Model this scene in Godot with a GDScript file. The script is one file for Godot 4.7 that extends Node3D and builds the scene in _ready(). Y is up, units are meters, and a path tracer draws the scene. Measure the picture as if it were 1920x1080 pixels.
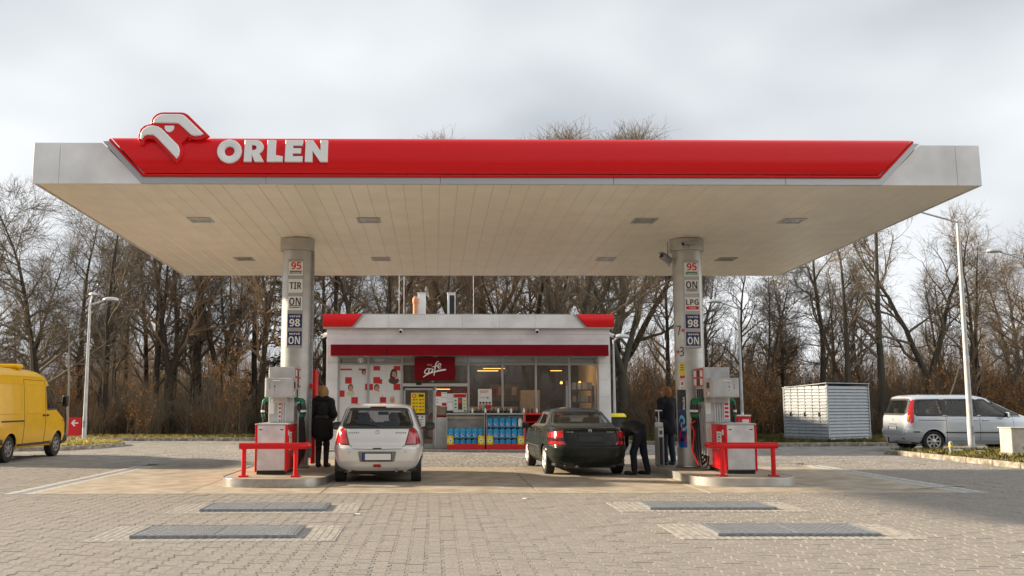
extends Node3D

var rng := RandomNumberGenerator.new()
var M := {}
var taken := {}
const Z3 := Vector3.ZERO

# collects triangles for one mesh; faces are given counter-clockwise seen from outside
class MB:
	var v := PackedVector3Array()
	var n := PackedVector3Array()
	var t := PackedVector2Array()
	var ix := PackedInt32Array()
	var xf := Transform3D()
	func tri(a: Vector3, b: Vector3, c: Vector3) -> void:
		a = xf * a; b = xf * b; c = xf * c
		var nn := (b - a).cross(c - a).normalized()
		var k := v.size()
		v.append(a); v.append(b); v.append(c)
		n.append(nn); n.append(nn); n.append(nn)
		t.append(Vector2()); t.append(Vector2()); t.append(Vector2())
		ix.append(k); ix.append(k + 2); ix.append(k + 1)
	func quad(a: Vector3, b: Vector3, c: Vector3, d: Vector3) -> void:
		a = xf * a; b = xf * b; c = xf * c; d = xf * d
		var nn := (c - a).cross(d - b).normalized()
		var k := v.size()
		v.append(a); v.append(b); v.append(c); v.append(d)
		for i in 4: n.append(nn)
		t.append(Vector2(0, 1)); t.append(Vector2(1, 1)); t.append(Vector2(1, 0)); t.append(Vector2(0, 0))
		ix.append_array([k, k + 2, k + 1, k, k + 3, k + 2])
	func box(c: Vector3, s: Vector3, b := 0.0) -> void:
		var h := s * 0.5
		b = minf(b, minf(h.x, minf(h.y, h.z)) * 0.9)
		if b <= 0.0:
			for ax in 3:
				for sg in [-1.0, 1.0]:
					var u := Vector3(); var w := Vector3(); var o := Vector3()
					o[ax] = h[ax] * sg; u[(ax + 1) % 3] = h[(ax + 1) % 3] * sg; w[(ax + 2) % 3] = h[(ax + 2) % 3]
					quad(c + o - u - w, c + o + u - w, c + o + u + w, c + o - u + w)
			return
		var i := h - Vector3(b, b, b)
		for ax in 3:
			var p := (ax + 1) % 3
			var q := (ax + 2) % 3
			for sg in [-1.0, 1.0]:
				var u := Vector3(); var w := Vector3(); var o := Vector3()
				o[ax] = h[ax] * sg; u[p] = i[p] * sg; w[q] = i[q]
				quad(c + o - u - w, c + o + u - w, c + o + u + w, c + o - u + w)
				for s2 in [-1.0, 1.0]:
					var e := Vector3(); var f := Vector3(); var l := Vector3()
					e[ax] = h[ax] * sg; e[p] = i[p] * s2
					f[ax] = i[ax] * sg; f[p] = h[p] * s2
					l[q] = i[q] * sg * s2
					quad(c + e - l, c + f - l, c + f + l, c + e + l)
		for sx in [-1.0, 1.0]:
			for sy in [-1.0, 1.0]:
				for sz in [-1.0, 1.0]:
					var a := c + Vector3(h.x * sx, i.y * sy, i.z * sz)
					var d := c + Vector3(i.x * sx, h.y * sy, i.z * sz)
					var e := c + Vector3(i.x * sx, i.y * sy, h.z * sz)
					if sx * sy * sz > 0: tri(a, d, e)
					else: tri(a, e, d)
	# rows of points, smooth normals
	func grid(rows: Array, close_u := false, hole := []) -> void:
		var nr := rows.size()
		var nc: int = rows[0].size()
		var k := v.size()
		var acc := PackedVector3Array(); acc.resize(nr * nc)
		var f := PackedInt32Array()
		var last := nc if close_u else nc - 1
		for r in nr - 1:
			for c in last:
				var c2 := (c + 1) % nc
				var a := r * nc + c
				var b := r * nc + c2
				var d := (r + 1) * nc + c
				var e := (r + 1) * nc + c2
				var pa: Vector3 = rows[r][c]; var pb: Vector3 = rows[r][c2]; var pd: Vector3 = rows[r + 1][c]; var pe: Vector3 = rows[r + 1][c2]
				var nn := (pe - pa).cross(pd - pb)
				acc[a] += nn; acc[b] += nn; acc[d] += nn; acc[e] += nn
				if hole.size() and hole[r * nc + c]: continue
				f.append_array([k + a, k + e, k + b, k + a, k + d, k + e])
		for r in nr:
			for c in nc:
				v.append(xf * rows[r][c])
				n.append((xf.basis * acc[r * nc + c]).normalized())
				t.append(Vector2(float(c) / maxf(1, nc - 1), float(r) / maxf(1, nr - 1)))
		ix.append_array(f)
	func tube(p: PackedVector3Array, rad: PackedFloat32Array, sides := 8, caps := true) -> void:
		var np := p.size()
		var k := v.size()
		var up := Vector3.UP
		var d0 := (p[1] - p[0]).normalized()
		if absf(d0.y) > 0.9: up = Vector3.RIGHT
		for i in np:
			var d := (p[mini(i + 1, np - 1)] - p[maxi(i - 1, 0)]).normalized()
			var x := up.cross(d).normalized()
			var y := d.cross(x)
			up = y
			for s in sides:
				var a := TAU * s / sides
				var o := x * cos(a) + y * sin(a)
				v.append(xf * (p[i] + o * rad[i])); n.append((xf.basis * o).normalized()); t.append(Vector2(float(s) / sides, i))
			if i:
				for s in sides:
					var s2 := (s + 1) % sides
					var b := k + (i - 1) * sides
					ix.append_array([b + s, b + sides + s2, b + s2, b + s, b + sides + s, b + sides + s2])
		if caps:
			for e in 2:
				var i := 0 if e == 0 else np - 1
				var d := (p[1] - p[0]) if e == 0 else (p[np - 1] - p[np - 2])
				d = d.normalized() * (-1.0 if e == 0 else 1.0)
				var kk := v.size()
				for s in sides:
					v.append(v[k + i * sides + s]); n.append(xf.basis * d); t.append(Vector2())
				for s in sides - 2:
					ix.append_array([kk, kk + s + 1, kk + s + 2] if e == 0 else [kk, kk + s + 2, kk + s + 1])
	func rod(a: Vector3, b: Vector3, r: float, sides := 8, r2 := -1.0) -> void:
		tube(PackedVector3Array([a, b]), PackedFloat32Array([r, r if r2 < 0 else r2]), sides)
	# profile (radius, height) turned about y; hard edges where given twice
	func lathe(prof: Array, sides := 24) -> void:
		var rows := []
		for q in prof:
			var row := PackedVector3Array()
			for s in sides:
				var a := -TAU * s / sides
				row.append(Vector3(cos(a) * q[0], q[1], sin(a) * q[0]))
			rows.append(row)
		grid(rows, true)
	# polygon in xy, front at z, going back by depth, edge bevel b
	func extrude(poly: PackedVector2Array, z: float, depth: float, b := 0.0) -> void:
		if Geometry2D.is_polygon_clockwise(poly):
			poly = poly.duplicate(); poly.reverse()
		var inner := poly
		if b > 0.0: inner = MB.inset(poly, b)
		var ti := Geometry2D.triangulate_polygon(inner)
		for k in range(0, ti.size(), 3):
			var a := inner[ti[k]]; var c := inner[ti[k + 1]]; var d := inner[ti[k + 2]]
			if (c - a).cross(d - a) < 0:
				var s := c; c = d; d = s
			tri(Vector3(a.x, a.y, z), Vector3(c.x, c.y, z), Vector3(d.x, d.y, z))
		for i in poly.size():
			var j := (i + 1) % poly.size()
			var p := poly[i]; var q := poly[j]
			if b > 0.0:
				var pi := inner[i]; var qi := inner[j]
				quad(Vector3(pi.x, pi.y, z), Vector3(p.x, p.y, z - b), Vector3(q.x, q.y, z - b), Vector3(qi.x, qi.y, z))
			quad(Vector3(p.x, p.y, z - b), Vector3(p.x, p.y, z - depth), Vector3(q.x, q.y, z - depth), Vector3(q.x, q.y, z - b))
	static func inset(poly: PackedVector2Array, d: float) -> PackedVector2Array:
		var o := PackedVector2Array()
		var m := poly.size()
		var sg := -1.0 if Geometry2D.is_polygon_clockwise(poly) else 1.0
		for i in m:
			var e1 := (poly[i] - poly[(i + m - 1) % m]).normalized()
			var e2 := (poly[(i + 1) % m] - poly[i]).normalized()
			var n1 := Vector2(-e1.y, e1.x) * sg
			var n2 := Vector2(-e2.y, e2.x) * sg
			var bis := n1 + n2
			var l := bis.length()
			if l < 0.3: o.append(poly[i] + n1 * d)
			else: o.append(poly[i] + bis / l * (d / maxf(0.45, l * 0.5)))
		return o
	func mesh(m: Material = null) -> ArrayMesh:
		var am := ArrayMesh.new()
		var a := []; a.resize(Mesh.ARRAY_MAX)
		a[Mesh.ARRAY_VERTEX] = v; a[Mesh.ARRAY_NORMAL] = n; a[Mesh.ARRAY_TEX_UV] = t; a[Mesh.ARRAY_INDEX] = ix
		am.add_surface_from_arrays(Mesh.PRIMITIVE_TRIANGLES, a)
		if m: am.surface_set_material(0, m)
		return am

func mb(x := Transform3D()) -> MB:
	var b := MB.new(); b.xf = x; return b
func V(x: float, y: float, z: float) -> Vector3: return Vector3(x, y, z)
func P2(a: Array) -> PackedVector2Array:
	var o := PackedVector2Array()
	for i in range(0, a.size(), 2): o.append(Vector2(a[i], a[i + 1]))
	return o
func P3(a: Array) -> PackedVector3Array:
	var o := PackedVector3Array()
	for q in a: o.append(q)
	return o
func lin(r: float, g: float, b: float, a := 1.0) -> Color:
	var c := Color(r, g, b).linear_to_srgb(); c.a = a; return c

func mat(key: String, c: Color, rough := 0.6, metal := 0.0, tex: Texture2D = null, sc := 1.0, world := true) -> StandardMaterial3D:
	var m := StandardMaterial3D.new()
	m.resource_name = key
	m.albedo_color = c; m.roughness = rough; m.metallic = metal
	m.cull_mode = BaseMaterial3D.CULL_DISABLED
	if tex:
		m.albedo_texture = tex; m.uv1_triplanar = true; m.uv1_world_triplanar = world; m.uv1_scale = Vector3(sc, sc, sc)
	M[key] = m
	return m
# grey noise between lo and hi that multiplies a colour
func noise_tex(freq: float, lo: float, hi: float, oct := 4, sd := 1, size := 512, kind := FastNoiseLite.TYPE_SIMPLEX_SMOOTH, tint := Color(1, 1, 1), bend := 0.5) -> NoiseTexture2D:
	var f := FastNoiseLite.new(); f.seed = sd; f.frequency = freq; f.fractal_octaves = oct; f.noise_type = kind
	var t := NoiseTexture2D.new(); t.width = size; t.height = size; t.seamless = true; t.noise = f
	var g := Gradient.new(); g.set_color(0, Color(lo, lo, lo) * tint); g.set_color(1, Color(hi, hi, hi)); g.set_offset(0, 0.5 - bend); g.set_offset(1, 0.5 + bend)
	t.color_ramp = g
	return t
func bump(m: StandardMaterial3D, freq: float, strength: float, sd := 7, oct := 4) -> void:
	var f := FastNoiseLite.new(); f.seed = sd; f.frequency = freq; f.fractal_octaves = oct
	var t := NoiseTexture2D.new(); t.width = 512; t.height = 512; t.seamless = true; t.noise = f; t.as_normal_map = true; t.bump_strength = strength
	m.normal_enabled = true; m.normal_texture = t
func print_mat(key: String, im: Image, rough := 0.5) -> StandardMaterial3D:
	var m := mat(key, Color(1, 1, 1), rough)
	m.albedo_texture = ImageTexture.create_from_image(im)
	m.texture_repeat = false
	return m

func put(o: Node3D, called: String, parent: Node) -> void:
	if parent == self:
		if taken.has(called):
			taken[called] += 1
			called = "%s_%03d" % [called, taken[called]]
		else: taken[called] = 0
		o.name = called
		add_child(o, true)
	else:
		o.name = called
		parent.add_child(o, true)
func tag(o: Node, label: String, category: String, group := "") -> void:
	o.set_meta("label", label); o.set_meta("category", category)
	if group: o.set_meta("group", group)
func thing(called: String, label: String, category: String, at := Vector3.ZERO, turn := 0.0, group := "") -> Node3D:
	var o := Node3D.new()
	put(o, called, self)
	o.position = at; o.rotation.y = turn
	tag(o, label, category, group)
	return o
func struct(called: String) -> Node3D:
	var o := Node3D.new(); put(o, called, self); o.set_meta("kind", "structure"); return o
func part(parent: Node, called: String, b, m: Material, at := Vector3.ZERO) -> MeshInstance3D:
	var o := MeshInstance3D.new()
	o.mesh = b.mesh() if b is MB else b
	o.material_override = m
	put(o, called, parent)
	o.position = at
	return o
func bx(parent: Node, called: String, c: Vector3, s: Vector3, m: Material, bev := 0.004) -> MeshInstance3D:
	var b := mb(); b.box(Z3, s, bev)
	return part(parent, called, b, m, c)
func rodp(parent: Node, called: String, pts: Array, r: float, m: Material, sides := 8) -> MeshInstance3D:
	var b := mb(); var rr := PackedFloat32Array()
	for i in pts.size(): rr.append(r)
	b.tube(P3(pts), rr, sides)
	return part(parent, called, b, m)
# smooth path through points
func curve(pts: Array, n := 8) -> Array:
	var o := []
	for i in pts.size() - 1:
		var a: Vector3 = pts[maxi(i - 1, 0)]; var b: Vector3 = pts[i]; var c: Vector3 = pts[i + 1]; var d: Vector3 = pts[mini(i + 2, pts.size() - 1)]
		for k in n: o.append(b.cubic_interpolate(c, a, d, float(k) / n))
	o.append(pts[-1])
	return o
func words(parent: Node, called: String, s: String, h: float, at: Vector3, m: Material, turn := Vector3.ZERO, depth := 0.004, face := "Droid Sans", bold := 700, stretch := 1.0, maxw := 0.0) -> MeshInstance3D:
	var f := SystemFont.new(); f.font_names = PackedStringArray([face]); f.font_weight = bold
	var t := TextMesh.new(); t.font = f; t.text = s; t.font_size = 48; t.pixel_size = h / (0.714 * 48); t.depth = depth; t.curve_step = 3.0
	var o := MeshInstance3D.new(); o.mesh = t; o.material_override = m
	put(o, called, parent)
	o.position = at; o.rotation = turn
	if maxw > 0.0:
		var w := t.get_aabb().size.x
		if w > maxw: stretch = maxw / w
	o.scale = Vector3(stretch, 1, 1)
	return o
# a mesh of tapered capsules joined smoothly, meshed as surface nets. caps: [a, b, ra, rb]
func blob(caps: Array, cell := 0.016, k := 0.03) -> MB:
	var lo := Vector3(1e9, 1e9, 1e9); var hi := -lo
	for c in caps:
		for e in 2:
			var r: float = c[2 + e] + k + cell * 2
			lo = lo.min(c[e] - Vector3(r, r, r)); hi = hi.max(c[e] + Vector3(r, r, r))
	var dim := Vector3i(((hi - lo) / cell).ceil()) + Vector3i(2, 2, 2)
	var sx := 1; var sy := dim.x; var sz := dim.x * dim.y
	var f := PackedFloat32Array(); f.resize(dim.x * dim.y * dim.z); f.fill(1.0)
	for c in caps:
		var a: Vector3 = c[0]; var b: Vector3 = c[1]; var ra: float = c[2]; var rb: float = c[3]
		var m: float = maxf(ra, rb) + k + cell * 2
		var l := Vector3i(((a.min(b) - Vector3(m, m, m) - lo) / cell).floor()).max(Vector3i.ZERO)
		var u := Vector3i(((a.max(b) + Vector3(m, m, m) - lo) / cell).ceil()).min(dim - Vector3i(1, 1, 1))
		var ab := b - a; var l2 := maxf(ab.length_squared(), 1e-9)
		for z in range(l.z, u.z + 1):
			for y in range(l.y, u.y + 1):
				for x in range(l.x, u.x + 1):
					var p := lo + Vector3(x, y, z) * cell
					var h := clampf((p - a).dot(ab) / l2, 0.0, 1.0)
					var d := (p - a - ab * h).length() - lerpf(ra, rb, h)
					var i := x + y * sy + z * sz
					var o := f[i]
					var q := clampf(0.5 + 0.5 * (o - d) / k, 0.0, 1.0)
					f[i] = lerpf(o, d, q) - k * q * (1.0 - q) if o < 0.9 else d
	var out := mb()
	var id := {}
	var corners := [0, sx, sy, sx + sy, sz, sx + sz, sy + sz, sx + sy + sz]
	var off := [Vector3(0, 0, 0), Vector3(1, 0, 0), Vector3(0, 1, 0), Vector3(1, 1, 0), Vector3(0, 0, 1), Vector3(1, 0, 1), Vector3(0, 1, 1), Vector3(1, 1, 1)]
	var edges := [[0, 1], [2, 3], [4, 5], [6, 7], [0, 2], [1, 3], [4, 6], [5, 7], [0, 4], [1, 5], [2, 6], [3, 7]]
	for z in dim.z - 1:
		for y in dim.y - 1:
			for x in dim.x - 1:
				var i := x + y * sy + z * sz
				var f0 := f[i]
				if absf(f0) > cell * 1.8: continue
				var inside := 0
				for c in 8:
					if f[i + corners[c]] < 0.0: inside += 1
				if inside == 0 or inside == 8: continue
				var s := Vector3(); var cnt := 0
				for e in edges:
					var d0 := f[i + corners[e[0]]]; var d1 := f[i + corners[e[1]]]
					if (d0 < 0.0) != (d1 < 0.0):
						s += off[e[0]].lerp(off[e[1]], d0 / (d0 - d1)); cnt += 1
				id[i] = out.v.size()
				out.v.append(lo + (Vector3(x, y, z) + s / cnt) * cell)
				var g := Vector3(f[i + sx] - f0 + f[i + sx + sy + sz] - f[i + sy + sz], f[i + sy] - f0 + f[i + sx + sy + sz] - f[i + sx + sz], f[i + sz] - f0 + f[i + sx + sy + sz] - f[i + sx + sy])
				out.n.append(g.normalized()); out.t.append(Vector2())
	for i in id:
		for ax in 3:
			var st: int = [sx, sy, sz][ax]
			if (f[i] < 0.0) == (f[i + st] < 0.0): continue
			var p: int = [sy, sz, sx][ax]; var q: int = [sz, sx, sy][ax]
			if not (id.has(i - p) and id.has(i - q) and id.has(i - p - q)): continue
			var a: int = id[i]; var b: int = id[i - p]; var c: int = id[i - p - q]; var d: int = id[i - q]
			if f[i] < 0.0: out.ix.append_array([a, c, b, a, d, c])
			else: out.ix.append_array([a, b, c, a, c, d])
	return out

func _ready() -> void:
	rng.seed = 11
	set_camera_and_light()
	make_materials()
	build_ground()
	build_canopy()
	build_columns()
	build_store()
	build_islands()
	build_vehicles()
	build_people()
	build_street_furniture()
	build_wood()

func set_camera_and_light() -> void:
	var cam := Camera3D.new(); cam.name = "camera"
	add_child(cam)
	cam.projection = Camera3D.PROJECTION_FRUSTUM
	cam.near = 0.1; cam.far = 600.0
	cam.size = 0.1 * 1080.0 / 1800.0
	cam.frustum_offset = Vector2(0.1 * (960.0 - 850.0) / 1800.0, 0)
	cam.position = Vector3(0, 1.5, 0)
	cam.rotation = Vector3(0.11888, -0.019305, 0)
	cam.current = true
	var e := Environment.new()
	e.background_mode = Environment.BG_SKY
	e.tonemap_mode = Environment.TONE_MAPPER_LINEAR
	e.tonemap_exposure = 2.3
	e.sdfgi_enabled = true; e.ssao_enabled = true; e.ssil_enabled = true
	var sky := Sky.new()
	var pm := PanoramaSkyMaterial.new()
	pm.panorama = ImageTexture.create_from_image(sky_image())
	sky.sky_material = pm
	e.sky = sky
	var we := WorldEnvironment.new(); we.name = "world_environment"; we.environment = e
	add_child(we)
	var sun := DirectionalLight3D.new(); sun.name = "sun"
	sun.light_energy = 1.45; sun.light_color = Color(1.0, 0.92, 0.80)
	sun.light_angular_distance = 2.0; sun.shadow_enabled = true
	add_child(sun)
	sun.look_at_from_position(Vector3(-13.3, 5.0, -3.6), Vector3.ZERO)

func sky_image() -> Image:
	var w := 1024; var h := 512
	var im := Image.create(w, h, false, Image.FORMAT_RGBF)
	var big := FastNoiseLite.new(); big.seed = 5; big.frequency = 0.42; big.fractal_octaves = 5; big.noise_type = FastNoiseLite.TYPE_SIMPLEX_SMOOTH
	var fine := FastNoiseLite.new(); fine.seed = 9; fine.frequency = 1.3; fine.fractal_octaves = 5
	var sun := Vector3(-13.3, 5.0, -3.6).normalized()
	for r in h:
		var el := (0.5 - (r + 0.5) / h) * PI
		for c in w:
			if el < -0.01:
				im.set_pixel(c, r, Color(0.40, 0.38, 0.35)); continue
			var az := ((c + 0.5) / w - 0.5) * TAU
			var d := Vector3(sin(az) * cos(el), sin(el), -cos(az) * cos(el))
			var q := Vector3(d.x, 0, d.z) / (maxf(d.y, 0) + 0.28)
			var cl := clampf(0.5 + 0.85 * big.get_noise_3d(q.x + 3.0, 0, q.z), 0, 1)
			var fi := fine.get_noise_3d(q.x, 2.0, q.z)
			var up := clampf(d.y * 1.5, 0, 1)
			var col := Color(0.46, 0.472, 0.487).lerp(Color(0.222, 0.243, 0.263), pow(up, 0.75))
			var bright := (cl - 0.57) * 0.42 + fi * 0.09
			col = Color(col.r + bright * 0.95, col.g + bright * 0.93, col.b + bright * 0.88)
			var glow := pow(clampf(d.dot(sun) * 0.5 + 0.5, 0, 1), 6.0) * 0.52
			col += Color(glow, glow * 0.98, glow * 0.93)
			im.set_pixel(c, r, Color(maxf(col.r, 0.2), maxf(col.g, 0.22), maxf(col.b, 0.24)))
	return im

func make_materials() -> void:
	var n_fine := noise_tex(0.02, 0.72, 1.0, 5, 3)
	var n_soft := noise_tex(0.006, 0.86, 1.0, 4, 8)
	var n_faint := noise_tex(0.01, 0.95, 1.0, 4, 9)
	var n_grime := noise_tex(0.012, 0.55, 1.0, 5, 21, 512, FastNoiseLite.TYPE_SIMPLEX_SMOOTH, Color(1, 0.93, 0.82), 0.42)
	var n_conc := noise_tex(0.012, 0.80, 1.0, 6, 33, 1024, FastNoiseLite.TYPE_SIMPLEX_SMOOTH, Color(1, 0.96, 0.9), 0.42)
	# ground
	var pav := noise_tex(0.05, 0.74, 1.0, 5, 4, 512)
	for i in 5:
		var k: float = [1.0, 0.96, 1.03, 0.94, 0.985][i]
		mat("paver%d" % i, lin(0.365 * k, 0.333 * k, 0.298 * k), 0.85, 0.0, pav, [0.9, 0.7, 1.1, 0.8, 1.0][i])
		bump(M["paver%d" % i], 0.2, 3.0, 5 + i)
	mat("joint", lin(0.25, 0.22, 0.185), 0.95, 0, n_grime, 0.35)
	mat("road", lin(0.30, 0.29, 0.28), 0.85, 0, n_conc, 0.11)
	bump(M.road, 0.12, 2.0)
	for i in 3:
		mat("slab%d" % i, lin([0.46, 0.44, 0.475][i], [0.41, 0.395, 0.42][i], [0.34, 0.33, 0.345][i]), 0.75, 0, n_conc, [0.14, 0.12, 0.16][i])
		bump(M["slab%d" % i], 0.05, 0.4)
	mat("concrete", lin(0.43, 0.40, 0.36), 0.8, 0, n_fine, 0.8)
	mat("pale_concrete", lin(0.58, 0.56, 0.52), 0.85, 0, n_fine, 0.9)
	mat("kerb", lin(0.47, 0.44, 0.39), 0.85, 0, n_grime, 0.6)
	mat("litter", lin(0.16, 0.115, 0.07), 1.0, 0, noise_tex(0.03, 0.35, 1.0, 6, 44, 1024), 0.3)
	mat("soil", lin(0.27, 0.235, 0.11), 1.0, 0, noise_tex(0.03, 0.5, 1.0, 6, 45), 0.4)
	mat("grass", lin(0.34, 0.31, 0.11), 0.9); M.grass.vertex_color_use_as_albedo = true
	mat("white_line", lin(0.62, 0.60, 0.56), 0.8, 0, n_grime, 1.2)
	# metal and paint
	mat("white_panel", lin(0.87, 0.87, 0.87), 0.38, 0.0, n_soft, 0.3)
	mat("white_wall", lin(0.87, 0.865, 0.87), 0.45, 0.0, n_soft, 0.25)
	for i in 4:
		var k: float = [1.0, 0.99, 1.008, 0.98][i]
		mat("soffit%d" % i, lin(0.92 * k, 0.87 * k, 0.755 * k), 0.34, 0.0, n_faint, 0.25)
	mat("soffit_gap", lin(0.50, 0.45, 0.37), 0.8)
	mat("red", lin(0.70, 0.008, 0.012), 0.25); M.red.metallic_specular = 0.4
	mat("red_dull", lin(0.66, 0.010, 0.014), 0.4); M.red_dull.metallic_specular = 0.4
	mat("dark_red", lin(0.23, 0.003, 0.010), 0.6, 0, n_soft, 0.5); M.dark_red.metallic_specular = 0.25
	mat("deep_red", lin(0.15, 0.002, 0.008), 0.5); M.deep_red.metallic_specular = 0.25
	mat("trim_grey", lin(0.42, 0.42, 0.42), 0.32, 0.55)
	mat("alu", lin(0.55, 0.56, 0.57), 0.35, 0.7)
	mat("frame_grey", lin(0.36, 0.37, 0.38), 0.42, 0.4)
	mat("steel", lin(0.55, 0.54, 0.52), 0.3, 0.9, n_soft, 2.0)
	mat("brushed", lin(0.56, 0.55, 0.52), 0.36, 0.55, n_soft, 0.6)
	mat("galv", lin(0.43, 0.465, 0.505), 0.45, 0.35, n_fine, 0.8)
	mat("shed_grey", lin(0.37, 0.405, 0.44), 0.5, 0.0, n_soft, 0.8)
	mat("lamp_grey", lin(0.58, 0.59, 0.60), 0.5, 0.15, n_soft, 0.7)
	mat("pump_grey", lin(0.56, 0.565, 0.57), 0.42, 0.0, n_soft, 1.0)
	mat("pump_light", lin(0.76, 0.76, 0.76), 0.45, 0, n_soft, 1.0)
	mat("white", lin(0.80, 0.80, 0.79), 0.5)
	mat("letter_white", lin(0.80, 0.80, 0.80), 0.35)
	mat("black", lin(0.012, 0.012, 0.013), 0.45)
	mat("rubber", lin(0.022, 0.021, 0.020), 0.8, 0, n_fine, 3.0)
	mat("plastic", lin(0.035, 0.036, 0.038), 0.6)
	mat("green", lin(0.0, 0.16, 0.07), 0.5)
	mat("sign_green", lin(0.02, 0.16, 0.06), 0.5)
	mat("sign_blue", lin(0.015, 0.025, 0.11), 0.4)
	mat("yellow", lin(0.78, 0.60, 0.01), 0.5)
	mat("blue", lin(0.03, 0.36, 0.66), 0.4)
	mat("cover_steel", lin(0.34, 0.36, 0.39), 0.42, 0.35, n_fine, 1.5)
	mat("sign_red", lin(0.62, 0.012, 0.018), 0.45)
	mat("ink", lin(0.02, 0.02, 0.025), 0.5)
	mat("grey_paint", lin(0.33, 0.33, 0.33), 0.5)
	mat("beige", lin(0.60, 0.545, 0.46), 0.6, 0, n_soft, 1.0)
	mat("orange_pipe", lin(0.52, 0.25, 0.13), 0.6)
	var g := mat("glass", lin(0.5, 0.55, 0.55, 0.05), 0.02); g.transparency = BaseMaterial3D.TRANSPARENCY_ALPHA
	g = mat("car_glass", lin(0.015, 0.02, 0.018, 0.34), 0.02); g.transparency = BaseMaterial3D.TRANSPARENCY_ALPHA
	g = mat("lamp_glass", lin(0.6, 0.62, 0.62, 0.35), 0.12); g.transparency = BaseMaterial3D.TRANSPARENCY_ALPHA

func poly_sheet(parent: Node, called: String, pts: Array, y: float, m: Material) -> MeshInstance3D:
	var b := mb(Transform3D(Basis(Vector3(1, 0, 0), -PI / 2), Vector3(0, y, 0)))
	var p := PackedVector2Array()
	for q in pts: p.append(Vector2(q[0], -q[1]))
	if Geometry2D.is_polygon_clockwise(p): p.reverse()
	var ti := Geometry2D.triangulate_polygon(p)
	for k in range(0, ti.size(), 3):
		b.tri(V(p[ti[k]].x, p[ti[k]].y, 0), V(p[ti[k + 1]].x, p[ti[k + 1]].y, 0), V(p[ti[k + 2]].x, p[ti[k + 2]].y, 0))
	return part(parent, called, b, m)

const COVERS := [[-2.46, -11.38, 1.76, 0.82], [-2.38, -14.0, 1.66, 0.76], [4.12, -11.42, 1.76, 0.80], [3.92, -14.08, 1.70, 0.74]]
const PAD := [-6.7, 8.9, -16.25, -22.75]

func in_open_paving(x: float, z: float) -> bool:
	if x > PAD[0] - 0.28 and x < PAD[1] + 0.28 and z < PAD[2] - 0.05: return false
	for c in COVERS:
		if absf(x - c[0]) < c[2] / 2 + 0.38 and absf(z - c[1]) < c[3] / 2 + 0.15: return false
	return true

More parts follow.
